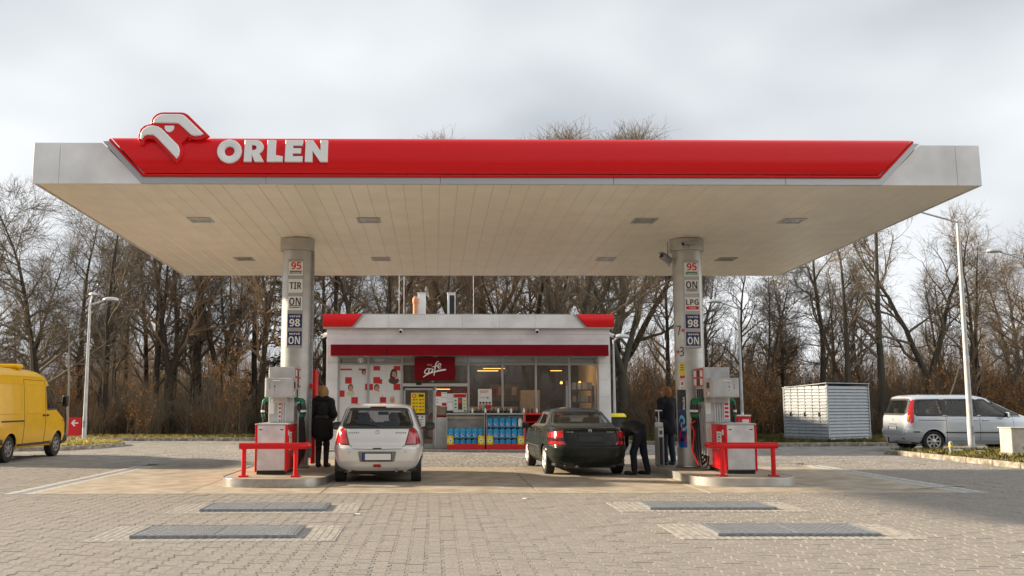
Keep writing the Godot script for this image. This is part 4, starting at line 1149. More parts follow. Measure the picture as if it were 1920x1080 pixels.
	for r in 6:
		var a := r / 5.0 * PI / 2; var k := cos(a)
		rows.append(P3([V(-0.33 * (0.72 + 0.28 * k), 1.03 + 0.12 * sin(a), 0.33 * (0.72 + 0.28 * k)), V(0.33 * (0.72 + 0.28 * k), 1.03 + 0.12 * sin(a), 0.33 * (0.72 + 0.28 * k)), V(0.33 * (0.72 + 0.28 * k), 1.03 + 0.12 * sin(a), -0.33), V(-0.33 * (0.72 + 0.28 * k), 1.03 + 0.12 * sin(a), -0.33)]))
	b = mb(); b.grid(rows, true); b.box(V(0, 1.12, -0.03), V(0.44, 0.05, 0.5), 0.02); part(bn, "lid", b, M.yellow)
	for s in [-1, 1]:
		b = mb(); b.rod(V(s * 0.2, 0.1, -0.25), V(s * 0.27, 0.1, -0.25), 0.1, 16); part(bn, "wheel", b, M.rubber)

func build_islands() -> void:
	for s in 2:
		var x: float = [-2.93, 5.70][s]
		var t := thing("pump_island", ["raised pump island with metal kerb beside the silver hatchback", "raised pump island with metal kerb beside the green saloon"][s], "island", V(x, 0, -20.4), 0.0, "pump islands")
		var hw := 0.97; var zl := 3.05
		var ring := PackedVector2Array()
		for e in 2:
			for i in 21:
				var a := PI * i / 20.0 + (PI if e else 0.0)
				var c := cos(a); var sn := sin(a)
				ring.append(Vector2(hw * signf(c) * pow(absf(c), 0.62), (zl - 0.95) * (1.0 if e == 0 else -1.0) + 0.95 * signf(sn) * pow(absf(sn), 0.8)))
		var b := mb(Transform3D(Basis(Vector3(1, 0, 0), -PI / 2), Z3))
		b.extrude(MB.inset(ring, 0.02), 0.148, 0.15, 0.004); part(t, "concrete_top", b, M["slab%d" % s])
		var rows := []
		for q in [[0.02, 0.153], [0.004, 0.155], [0.0, 0.148], [0.0, 0.0]]:
			var row := PackedVector3Array()
			for p in MB.inset(ring, q[0]): row.append(V(p.x, q[1], -p.y))
			rows.append(row)
		b = mb(); b.grid(rows, true); part(t, "metal_kerb", b, M.steel if s == 0 else M.brushed)
		rail(s); pump(s)
	# things on the islands
	var r := thing("red_post", "narrow tall red upright panel behind the pump beside the woman", "post", V(-2.60, 0.15, -21.0))
	bx(r, "panel", V(0, 1.06, 0), V(0.09, 2.0, 0.5), M.red_dull, 0.01); bx(r, "foot_plate", V(0, 0.012, 0), V(0.16, 0.024, 0.56), M.frame_grey)
	var q := thing("squeegee_bin", "slim grey steel stand with squeegee handles beside the bending man", "stand", V(4.82, 0.15, -20.75))
	bx(q, "casing", V(0, 0.42, 0), V(0.14, 0.84, 0.3), M.frame_grey, 0.02)
	bx(q, "side_groove", V(0, 0.42, 0.152), V(0.07, 0.76, 0.008), M.plastic)
	bx(q, "top_tray", V(0, 0.88, 0), V(0.13, 0.1, 0.26), M.white, 0.015)
	bx(q, "green_label", V(0, 0.72, 0.158), V(0.06, 0.08, 0.004), M.sign_green, 0); bx(q, "white_label", V(0, 0.72, 0.1565), V(0.11, 0.2, 0.004), M.white, 0)
	rodp(q, "squeegee_handle", [V(0, 0.9, 0), V(0, 1.17, 0)], 0.012, M.white); bx(q, "squeegee_head", V(0, 1.18, 0), V(0.15, 0.03, 0.05), M.white, 0.01)
	rodp(q, "squeegee_handle", [V(-0.03, 0.9, -0.06), V(-0.05, 1.05, -0.08)], 0.012, M.frame_grey)
	var rb := thing("red_bucket", "small red and white fire bucket box beyond the pump", "box", V(6.36, 0.15, -19.9))
	bx(rb, "stand", V(0, 0.4, 0), V(0.14, 0.8, 0.14), M.pump_grey); bx(rb, "red_box", V(0, 0.94, 0), V(0.28, 0.26, 0.2), M.sign_red, 0.015); bx(rb, "lid", V(0, 1.085, 0), V(0.3, 0.03, 0.22), M.white, 0.008); rodp(rb, "knob", [V(0, 1.1, 0), V(0, 1.15, 0)], 0.025, M.white)
	bx(rb, "white_flash", V(0.03, 0.95, 0.102), V(0.14, 0.12, 0.004), M.white, 0)

func rail(s: int) -> void:
	var x: float = [-3.02, 5.80][s]; var sg := 1.0 if s == 0 else -1.0 # the bar turns back on the inner side
	var t := thing("guard_rail", ["red tubular guard rail before the pump of the silver hatchback", "red tubular guard rail before the pump of the green saloon"][s], "guard rail", V(x, 0.15, -17.92), 0.0, "red guard rails on the pump islands")
	for k in [-1, 1]:
		var px: float = k * 0.475
		rodp(t, "post", [V(px, 0.02, 0), V(px, 0.53, 0)], 0.043, M.red_dull, 16)
		var b := mb(); b.box(V(px, 0.012, 0), V(0.17, 0.02, 0.17), 0.006)
		for i in 4: b.rod(V(px + (i % 2 * 2 - 1) * 0.06, 0.02, (i / 2 * 2 - 1) * 0.06), V(px + (i % 2 * 2 - 1) * 0.06, 0.034, (i / 2 * 2 - 1) * 0.06), 0.011, 6)
		part(t, "foot_plate", b, M.red_dull)
	var pts := curve([V(-sg * 0.56, 0.56, 0), V(-sg * 0.5, 0.56, 0), V(0, 0.56, 0), V(sg * 0.48, 0.56, 0), V(sg * 0.60, 0.56, -0.04), V(sg * 0.66, 0.56, -0.16), V(sg * 0.66, 0.56, -0.32)], 5)
	var rr := PackedFloat32Array()
	for i in pts.size(): rr.append(0.058 if i > 0 and i < pts.size() - 1 else 0.046)
	var b := mb(); b.tube(P3(pts), rr, 16); part(t, "top_bar", b, M.red_dull)

func nozzle(parent: Node, at: Vector3, side: float, green: bool) -> void:
	var n := Node3D.new(); put(n, "fuel_nozzle", parent); n.position = at
	var b := mb()
	b.tube(P3(curve([V(side * 0.02, 0.03, 0.0), V(side * 0.09, 0.05, 0), V(side * 0.15, 0.02, 0), V(side * 0.17, -0.07, 0)], 4)), PackedFloat32Array([0.026, 0.03, 0.033, 0.035, 0.036, 0.036, 0.036, 0.035, 0.033, 0.03, 0.028, 0.026, 0.024]), 8)
	part(n, "body", b, M.green if green else M.black)
	b = mb(); b.tube(P3(curve([V(side * 0.16, -0.05, 0), V(side * 0.17, -0.2, 0), V(side * 0.14, -0.34, 0)], 3)), PackedFloat32Array([0.034, 0.036, 0.036, 0.034, 0.034, 0.032, 0.028]), 8); part(n, "handle", b, M.black)
	b = mb(); b.tube(P3([V(side * 0.17, -0.155, 0), V(side * 0.17, -0.2, 0)]), PackedFloat32Array([0.036, 0.036]), 8); part(n, "grip_ring", b, M.white)
	b = mb(); b.tube(P3([V(side * 0.165, -0.24, 0), V(side * 0.155, -0.29, 0)]), PackedFloat32Array([0.036, 0.034]), 8); part(n, "green_ring", b, M.green)
	b = mb(); b.tube(P3(curve([V(side * 0.11, -0.02, 0), V(side * 0.07, -0.1, 0), V(side * 0.13, -0.22, 0)], 3)), PackedFloat32Array([0.008, 0.008, 0.008, 0.008, 0.008, 0.008, 0.008]), 5); part(n, "trigger_guard", b, M.black)

func pump(s: int) -> void:
	var cx: float = [-3.10, 5.865][s]
	var t := thing("fuel_pump", ["grey and red fuel pump beside the woman in the black coat", "grey and red fuel pump beside the LPG column"][s], "fuel pump", V(cx, 0.15, -18.5), 0.0, "fuel pumps")
	var inner := 1.0 if s == 0 else -1.0
	var tx: float = [-3.05, 5.675][s] - cx # tower centre
	bx(t, "plinth", V(0, 0.04, -0.62), V(0.54, 0.08, 1.2), M.black)
	bx(t, "cabinet", V(0, 0.50, -0.62), V(0.56, 0.86, 1.22), M.pump_light, 0.012)
	bx(t, "front_door", V(0, 0.50, 0.0), V(0.53, 0.84, 0.03), M.pump_light, 0.008)
	for k in [-1, 1]: bx(t, "door_lock", V(k * 0.2, 0.84, 0.018), V(0.06, 0.018, 0.008), M.black, 0.002)
	for k in [-1, 1]:
		bx(t, "red_side", V(k * 0.295, 0.50, -0.62), V(0.03, 0.86, 1.2), M.red, 0.006)
		bx(t, "red_corner", V(k * 0.285, 0.49, 0.005), V(0.035, 0.88, 0.035), M.red, 0.006)
	bx(t, "cabinet_top", V(0, 0.94, -0.62), V(0.62, 0.03, 1.26), M.pump_grey, 0.008)
	var lab := V(inner * 0.312, 0.62, -0.35)
	bx(t, "notice_label", lab, V(0.004, 0.34, 0.3), M.white, 0)
	for k in 5: bx(t, "notice_print", lab + V(inner * 0.003, 0.12 - k * 0.055, rng.randfn(0, 0.02)), V(0.002, 0.025, 0.2 - (k * 37 % 3) * 0.05), M.ink if k % 2 else M.grey_paint, 0)
	bx(t, "no_smoking_label", V(inner * 0.312, 0.78, -0.1), V(0.004, 0.1, 0.1), M.white, 0)
	# tower behind the cabinet
	bx(t, "tower", V(tx, 1.07, -1.22), V(0.44, 1.9, 0.72), M.pump_light, 0.01)
	bx(t, "tower_front", V(tx, 1.27, -0.83), V(0.5, 0.62, 0.06), M.pump_grey, 0.01)
	for k in 4: bx(t, "front_rib", V(tx - 0.06 + k * 0.05, 1.24, -0.79), V(0.022, 0.6, 0.03), M.pump_light, 0.006)
	bx(t, "white_sticker", V(tx - 0.19, 1.24, -0.797), V(0.1, 0.22, 0.006), M.white, 0)
	var rs := V(tx + (0.17 if s else -0.02), 1.2, -0.77)
	bx(t, "red_notice", rs, V(0.11 if s else 0.055, 0.34, 0.006), M.white, 0)
	for k in 4: bx(t, "red_notice_print", rs + V(0, 0.12 - k * 0.08, 0.004), V(0.08 if s else 0.035, 0.05, 0.003), M.sign_red, 0)
	bx(t, "tower_head", V(tx, 1.86, -1.2), V(0.52, 0.40, 0.82), M.pump_grey, 0.012)
	for k in [-1, 1]:
		# displays and nozzle bays on both faces
		var fx: float = tx + k * 0.262
		bx(t, "display_frame", V(fx, 1.86, -1.2), V(0.012, 0.36, 0.7), M.red_dull, 0.004)
		for r in 2:
			for c in 3: bx(t, "display", V(fx + k * 0.008, 1.94 - r * 0.17, -0.95 - c * 0.23), V(0.01, 0.13, 0.17), M.white if c != 1 else M.ink, 0.002)
		for c in 4: bx(t, "nozzle_bay", V(tx + k * 0.224, 1.50, -0.95 - c * 0.16), V(0.02, 0.26, 0.1), M.black, 0.004)
		for c in 4: bx(t, "side_rib", V(tx + k * 0.226, 0.68, -0.92 - c * 0.17), V(0.02, 1.2, 0.05), M.brushed, 0.006)
		for c in 4:
			if k != inner and c > 0: continue
			var z := -0.94 - c * 0.13
			nozzle(t, V(tx + k * 0.22, 1.36, z), k, c < 3)
			var x0: float = tx + k * 0.35
			var lo: float = 0.10 + c * 0.05
			var sway: float = k * (0.02 + 0.02 * c)
			var pts := curve([V(tx + k * 0.36, 1.07, z), V(x0 + sway * 0.6, 0.85, z + 0.05), V(x0 + sway, 0.45, z + 0.1 + c * 0.02), V(x0 + sway * 0.3, lo, z + 0.16), V(tx + k * 0.27, lo + 0.03, z + 0.24), V(tx + k * 0.24, 0.3, z + 0.22)], 5)
			rodp(t, "hose", pts, 0.023, M.rubber, 7)
	if s == 1:
		var pts := curve([V(tx - 0.42, 0.98, -0.95), V(tx - 0.52, 0.92, -0.9), V(tx - 0.46, 0.75, -0.9), V(tx - 0.5, 0.4, -0.9), V(tx - 0.40, 0.12, -0.85)], 6)
		rodp(t, "red_hose", pts, 0.015, M.red_dull, 7)
	else:
		rodp(t, "red_hose", curve([V(tx + 0.3, 0.9, -1.5), V(tx + 0.42, 0.6, -1.4), V(tx + 0.38, 0.12, -1.3)], 6), 0.015, M.red_dull, 7)
	# payment head
	var h := Node3D.new(); put(h, "payment_head", t); h.position = V([-3.015, 5.665][s] - cx, 1.64, -0.5)
	bx(h, "housing", V(0, 0, 0), V(0.53, 0.38, 0.60), M.pump_grey, 0.012)
	bx(h, "front_cover", V(0, 0, 0.305), V(0.49, 0.35, 0.02), M.pump_grey, 0.008)
	bx(h, "handle", V(0.03 * -inner, 0.13, 0.33), V(0.15, 0.02, 0.03), M.white, 0.006)
	bx(h, "lock", V(-0.17 * inner, 0.03, 0.318), V(0.03, 0.11, 0.01), M.frame_grey, 0.004)
	for k in 3: bx(h, "screw_plate", V(-0.07 * inner, 0.09 - k * 0.07, 0.318), V(0.02, 0.035, 0.008), M.black if k == 1 else M.frame_grey, 0.003)
	bx(h, "screen_frame", V(inner * 0.268, 0.03, 0.06), V(0.012, 0.22, 0.3), M.alu, 0.004)
	bx(h, "screen", V(inner * 0.276, 0.05, 0.06), V(0.006, 0.12, 0.18), M.black, 0)
	bx(h, "keypad", V(inner * 0.272, -0.11, 0.05), V(0.012, 0.07, 0.2), M.white, 0.003); bx(h, "red_key", V(inner * 0.279, -0.11, -0.02), V(0.006, 0.05, 0.06), M.sign_red, 0)
	bx(h, "side_latch", V(-inner * 0.268, 0.06, 0.12), V(0.012, 0.1, 0.06), M.black, 0.003)
	bx(t, "neck", V(tx, 1.42, -0.7), V(0.3, 0.14, 0.3), M.pump_grey, 0.01)

# ---- vehicles: a body is rings of rounded outlines stacked by height; front is -z
class Hull:
	var K: Array
	var zc: float
	func ring(y: float) -> Array:
		var i := 0
		while i < K.size() - 2 and K[i + 1][0] < y: i += 1
		var a: Array = K[i]; var b: Array = K[i + 1]
		var f := clampf((y - a[0]) / maxf(b[0] - a[0], 1e-6), 0, 1)
		var o := []
		for k in range(1, 6): o.append(lerpf(a[k], b[k], f))
		return o
	func at(y: float, a: float, b: float) -> Vector3:
		var r := ring(y)
		var n: float = r[4] if b > 0 else r[3]
		var s := pow(pow(absf(a), n) + pow(absf(b), n), -1.0 / n)
		return Vector3(r[2] * s * a, y, zc + ((r[1] - zc) if b > 0 else (zc - r[0])) * s * b)
	func side(z: float, y: float) -> float:
		var r := ring(y)
		var n: float = r[4] if z > zc else r[3]
		var q: float = clampf((z - zc) / (r[1] - zc) if z > zc else (z - zc) / (r[0] - zc), 0, 0.999)
		return r[2] * pow(1.0 - pow(q, n), 1.0 / n)
	func rear(x: float, y: float) -> float:
		var r := ring(y)
		return zc + (r[1] - zc) * pow(1.0 - pow(clampf(absf(x) / r[2], 0, 0.996), r[4]), 1.0 / r[4])
	func front(x: float, y: float) -> float:
		var r := ring(y)
		return zc - (zc - r[0]) * pow(1.0 - pow(clampf(absf(x) / r[2], 0, 0.996), r[3]), 1.0 / r[3])
	# point on a face: "l" and "r" take (z, y), "b" and "f" take (x, y)
	func on(face: String, p: Vector2, off: float) -> Vector3:
		match face:
			"l": return Vector3(-side(p.x, p.y) - off, p.y, p.x)
			"r": return Vector3(side(p.x, p.y) + off, p.y, p.x)
			"b": return Vector3(p.x, p.y, rear(p.x, p.y) + off)
		return Vector3(p.x, p.y, front(p.x, p.y) - off)

func dense(poly: PackedVector2Array, step := 0.04, closed := true) -> PackedVector2Array:
	var o := PackedVector2Array()
	var m := poly.size()
	for i in (m if closed else m - 1):
		var a := poly[i]; var b := poly[(i + 1) % m]
		var k := maxi(1, int(a.distance_to(b) / step))
		for j in k: o.append(a.lerp(b, float(j) / k))
	if not closed: o.append(poly[m - 1])
	return o
func rounded(poly: PackedVector2Array, r := 0.05) -> PackedVector2Array:
	var o := PackedVector2Array(); var m := poly.size()
	for i in m:
		var p := poly[i]; var a := poly[(i + m - 1) % m]; var b := poly[(i + 1) % m]
		var d := minf(r, minf(p.distance_to(a), p.distance_to(b)) * 0.45)
		var u := p + (a - p).normalized() * d; var w := p + (b - p).normalized() * d
		for k in 5:
			var f := k / 4.0
			o.append(u.lerp(p, f).lerp(p.lerp(w, f), f))
	return o
func patch(h: Hull, face: String, poly: PackedVector2Array, off := 0.004) -> MB:
	var c := Vector2()
	var d := dense(poly)
	for p in d: c += p
	c /= d.size()
	var rows := []
	for s in [1.0, 0.8, 0.6, 0.4, 0.2, 0.01]:
		var row := PackedVector3Array()
		for p in d: row.append(h.on(face, c + (p - c) * s, off))
		rows.append(row)
	var b := mb(); b.grid(rows, true); return b
func band(h: Hull, face: String, poly: PackedVector2Array, inner: float, outer: float, off := 0.006) -> MB:
	var d := dense(poly, 0.03)
	var a := MB.inset(d, inner); var e := MB.inset(d, -outer)
	var rows := [PackedVector3Array(), PackedVector3Array(), PackedVector3Array(), PackedVector3Array()]
	for i in d.size():
		rows[0].append(h.on(face, a[i], off - 0.012)); rows[1].append(h.on(face, a[i], off)); rows[2].append(h.on(face, e[i], off)); rows[3].append(h.on(face, e[i], off - 0.012))
	var b := mb(); b.grid(rows, true); return b
func seam(h: Hull, face: String, pts: PackedVector2Array, r := 0.005, closed := false) -> MB:
	var p := PackedVector3Array(); var rr := PackedFloat32Array()
	var d := dense(pts, 0.05, closed)
	if closed: d.append(d[0])
	for q in d: p.append(h.on(face, q, 0.0)); rr.append(r)
	var b := mb(); b.tube(p, rr, 5); return b

func arch(z: float, y: float, r: float, low: float) -> PackedVector2Array:
	var o := PackedVector2Array()
	var a0 := asin(clampf((low - y) / r, -1, 1))
	for i in 25:
		var a := lerpf(a0, PI - a0, i / 24.0)
		o.append(Vector2(z + cos(a) * r, y + sin(a) * r))
	return o

func wheel(parent: Node, at: Vector3, sg: float, r: float, w: float, spokes: int, rim_m: Material, rimr := 0.66) -> void:
	var n := Node3D.new(); put(n, "wheel", parent); n.position = at
	var X := Transform3D(Basis(Vector3(0, 0, 1), -PI / 2 * sg), Z3)
	var b := mb(X); var q := rimr * r
	b.lathe([[q, -w / 2], [r * 0.93, -w / 2], [r * 0.985, -w * 0.42], [r, -w * 0.3], [r, w * 0.3], [r * 0.985, w * 0.42], [r * 0.93, w / 2], [q * 1.06, w / 2 - 0.004], [q, w / 2 - 0.012]], 40); part(n, "tyre", b, M.rubber)
	b = mb(X); b.lathe([[q + 0.004, w / 2 - 0.005], [q - 0.012, w / 2 - 0.004], [q - 0.03, w / 2 - 0.035], [q - 0.035, 0.0], [0.0, 0.0]], 32); part(n, "rim", b, M.plastic)
	b = mb(X); b.lathe([[q + 0.006, w / 2 - 0.01], [q, w / 2 + 0.002], [q - 0.014, w / 2 + 0.002], [q - 0.026, w / 2 - 0.014]], 32)
	for k in spokes:
		b.xf = X * Transform3D(Basis(Vector3.UP, TAU * k / spokes), Z3)
		b.box(V((q - 0.01 + 0.05) / 2, w / 2 - 0.016, 0), V(q - 0.05, 0.024, 0.5 * q * TAU / spokes * 0.62), 0.008)
	b.xf = X; b.lathe([[0.075, w / 2 - 0.02], [0.07, w / 2 - 0.003], [0.03, w / 2 + 0.004], [0.0, w / 2 + 0.005]], 18)
	part(n, "wheel_cover", b, rim_m)

func seat(parent: Node, at: Vector3, m: Material, w := 0.5) -> void:
	var b := mb(); b.box(V(0, 0.1, 0), V(w, 0.2, 0.5), 0.07)
	b.xf = Transform3D(Basis(Vector3(1, 0, 0), 0.22), V(0, 0.16, 0.25)); b.box(V(0, 0.28, 0), V(w, 0.6, 0.14), 0.06)
	var o := part(parent, "seat", b, m, at)
	b = mb(Transform3D(Basis(Vector3(1, 0, 0), 0.15), V(0, 0.80, 0.40))); b.box(Z3, V(0.27, 0.19, 0.1), 0.045); b.rod(V(-0.06, -0.16, 0), V(-0.06, -0.05, 0), 0.008, 5); b.rod(V(0.06, -0.16, 0), V(0.06, -0.05, 0), 0.008, 5)
	part(o, "headrest", b, m)

func car(D: Dictionary) -> Node3D:
	var t := thing(D.called, D.label, D.category, D.at, D.turn)
	var h := Hull.new(); h.K = D.K; h.zc = D.zc
	t.set_meta("hull", 0); t.remove_meta("hull")
	var ys := []
	for i in h.K.size() - 1:
		var a: Array = h.K[i]; var b: Array = h.K[i + 1]
		var len := maxf(maxf(b[0] - a[0], absf(b[1] - a[1]) * 0.6), absf(b[2] - a[2]) * 0.6)
		var k := clampi(int(ceil(len / 0.03)), 1, 26)
		for j in k: ys.append(lerpf(a[0], b[0], float(j) / k))
	ys.append(h.K[-1][0])
	var cols := [] # [a, b, face]
	var ns := 90; var ne := 44
	for i in ns: cols.append([1.0, lerpf(-1, 1, float(i) / ns), "r"])
	for i in ne: cols.append([lerpf(1, -1, float(i) / ne), 1.0, "b"])
	for i in ns: cols.append([-1.0, lerpf(1, -1, float(i) / ns), "l"])
	for i in ne: cols.append([lerpf(-1, 1, float(i) / ne), -1.0, "f"])
	var rows := []
	for y in ys:
		var row := PackedVector3Array()
		for c in cols: row.append(h.at(y, c[0], c[1]))
		rows.append(row)
	var low: float = h.K[0][0]
	var cut := []
	for w in D.side: cut.append(w)
	for z in D.axles: cut.append(arch(z, D.r, D.r + D.gap, low - 0.05))
	var hole := []; var nc := cols.size()
	hole.resize(rows.size() * nc); hole.fill(false)
	for r in rows.size() - 1:
		for c in nc:
			var p: Vector3 = (rows[r][c] + rows[r + 1][(c + 1) % nc]) * 0.5
			var f: String = cols[c][2]
			var hit := false
			if f == "l" or f == "r" or absf(p.x) > 0.8 * h.ring(p.y)[2]:
				for w in cut:
					if Geometry2D.is_point_in_polygon(Vector2(p.z, p.y), w): hit = true
			if f == "b" and D.rear and Geometry2D.is_point_in_polygon(Vector2(p.x, p.y), D.rear): hit = true
			if f == "f" and D.front and Geometry2D.is_point_in_polygon(Vector2(p.x, p.y), D.front): hit = true
			hole[r * nc + c] = hit
	var b := mb(); b.grid(rows, true, hole); part(t, "body", b, D.paint)
	# dark underside and wheel housings
	b = mb(); b.box(V(0, low + 0.04, h.zc * 0.0), V(h.K[1][3] * 1.86, 0.06, (h.K[1][2] - h.K[1][1]) * 0.93), 0.02)
	part(t, "underbody", b, M.plastic)
	for z in D.axles:
		for s in [-1, 1]:
			b = mb(); var w0: float = h.side(z, D.r + 0.1)
			var rws := [PackedVector3Array(), PackedVector3Array()]
			for p in arch(z, D.r, D.r + D.gap + 0.01, low): rws[0].append(V(s * (w0 - 0.02), p.y, p.x)); rws[1].append(V(s * (w0 - 0.34), p.y, p.x))
			b.grid(rws); part(t, "wheel_housing", b, M.black)
			var f := "r" if s > 0 else "l"
			part(t, "arch_lip", band(h, f, arch(z, D.r, D.r + D.gap, low + 0.01), 0.012, 0.022, 0.008), D.get("lip", D.paint))
			wheel(t, V(s * (w0 - D.inset), D.r, z), s, D.r, D.tw, D.spokes, D.rim, D.get("rimr", 0.66))
	var seal: Material = M.plastic
	for w in D.side:
		for f in ["l", "r"]:
			var o := part(t, "side_window", patch(h, f, w, -0.004), M.car_glass)
			part(o, "seal", band(h, f, w, 0.022, 0.03), seal)
	if D.rear:
		var o := part(t, "rear_window", patch(h, "b", D.rear, -0.004), M.car_glass); part(o, "seal", band(h, "b", D.rear, 0.025, 0.03), seal)
	if D.front:
		var o := part(t, "windscreen", patch(h, "f", D.front, -0.004), M.car_glass); part(o, "seal", band(h, "f", D.front, 0.025, 0.03), seal)
	for q in D.seats: seat(t, V(q[0], q[1], q[2]), D.get("cloth", M.plastic), q[3] if q.size() > 3 else 0.5)
	var fl: float = D.dash[0]
	b = mb(); b.box(V(0, D.dash[1] - 0.14, fl), V(h.ring(D.dash[1])[2] * 1.7, 0.3, 0.4), 0.08); part(t, "dashboard", b, M.plastic)
	b = mb(Transform3D(Basis(Vector3(1, 0, 0), 1.15), V(-0.36, D.dash[1] + 0.02, fl + 0.33))); b.lathe([[0.17, -0.012], [0.186, 0.0], [0.17, 0.012], [0.158, 0.0], [0.17, -0.012]], 24); b.box(Z3, V(0.32, 0.02, 0.05), 0.005); part(t, "steering_wheel", b, M.black)
	bx(t, "cabin_floor", V(0, low + 0.12, h.zc), V(h.K[2][3] * 1.7, 0.05, 2.4), M.black, 0)
	for q in D.mirrors:
		for s in [-1, 1]:
			var m := Node3D.new(); put(m, "door_mirror", t); m.position = V(s * q[0], q[1], q[2])
			b = mb(); b.box(Z3, V(0.2 * q[3], 0.14 * q[4], 0.09), 0.035); part(m, "shell", b, D.get("mirror_m", M.plastic))
			bx(m, "mirror_glass", V(0, 0, 0.047), V(0.15 * q[3], 0.10 * q[4], 0.006), M.mirror, 0.002)
			rodp(m, "arm", [V(-s * 0.2, -0.05, -0.02), V(-s * 0.05, -0.02, 0)], 0.02, M.plastic)
	D.hull = h
	return t

func lamp_mats() -> void:
	mat("mirror", lin(0.10, 0.11, 0.12), 0.05, 0.9)
	mat("tail_red", lin(0.42, 0.006, 0.01), 0.12); M.tail_red.clearcoat_enabled = true; M.tail_red.clearcoat = 1.0; M.tail_red.clearcoat_roughness = 0.03
	mat("tail_dark", lin(0.10, 0.004, 0.006), 0.15)
	mat("amber", lin(0.6, 0.22, 0.02), 0.2)
	mat("silver_paint", lin(0.70, 0.69, 0.67), 0.34, 0.25); M.silver_paint.clearcoat_enabled = true; M.silver_paint.clearcoat = 1.0; M.silver_paint.clearcoat_roughness = 0.05
	mat("blue_silver_paint", lin(0.50, 0.54, 0.59), 0.34, 0.3); M.blue_silver_paint.clearcoat_enabled = true; M.blue_silver_paint.clearcoat = 1.0; M.blue_silver_paint.clearcoat_roughness = 0.05
	mat("green_paint", lin(0.022, 0.028, 0.024), 0.5, 0.0, noise_tex(0.02, 0.7, 1.0, 4, 61), 0.8, false); M.green_paint.clearcoat_enabled = true; M.green_paint.metallic_specular = 0.1; M.green_paint.clearcoat = 0.55; M.green_paint.clearcoat_roughness = 0.16
	mat("yellow_paint", lin(0.74, 0.42, 0.004), 0.4, 0.0, noise_tex(0.008, 0.95, 1.0, 4, 62), 0.6, false); M.yellow_paint.clearcoat_enabled = true; M.yellow_paint.metallic_specular = 0.3; M.yellow_paint.clearcoat = 0.4; M.yellow_paint.clearcoat_roughness = 0.12
	mat("rim_silver", lin(0.5, 0.5, 0.5), 0.35, 0.6)
	mat("rim_grey", lin(0.22, 0.22, 0.22), 0.5, 0.4)
	mat("chrome", lin(0.6, 0.6, 0.6), 0.12, 1.0)
	mat("seat_cloth", lin(0.03, 0.031, 0.034), 0.9)
	mat("plate_white", lin(0.70, 0.70, 0.68), 0.4)
	mat("plate_blue", lin(0.02, 0.05, 0.28), 0.4)

func number_plate(t: Node, at: Vector3, tilt := 0.0, mt: Material = null) -> void:
	var n := Node3D.new(); put(n, "number_plate", t); n.position = at; n.rotation.x = tilt
	bx(n, "holder", Z3, V(0.55, 0.145, 0.016), M.black, 0.005); bx(n, "plate", V(0, 0, 0.01), V(0.52, 0.115, 0.006), mt if mt else M.plate_white, 0.002)
	if not mt: bx(n, "blue_band", V(-0.24, 0, 0.0135), V(0.04, 0.115, 0.002), M.plate_blue, 0)

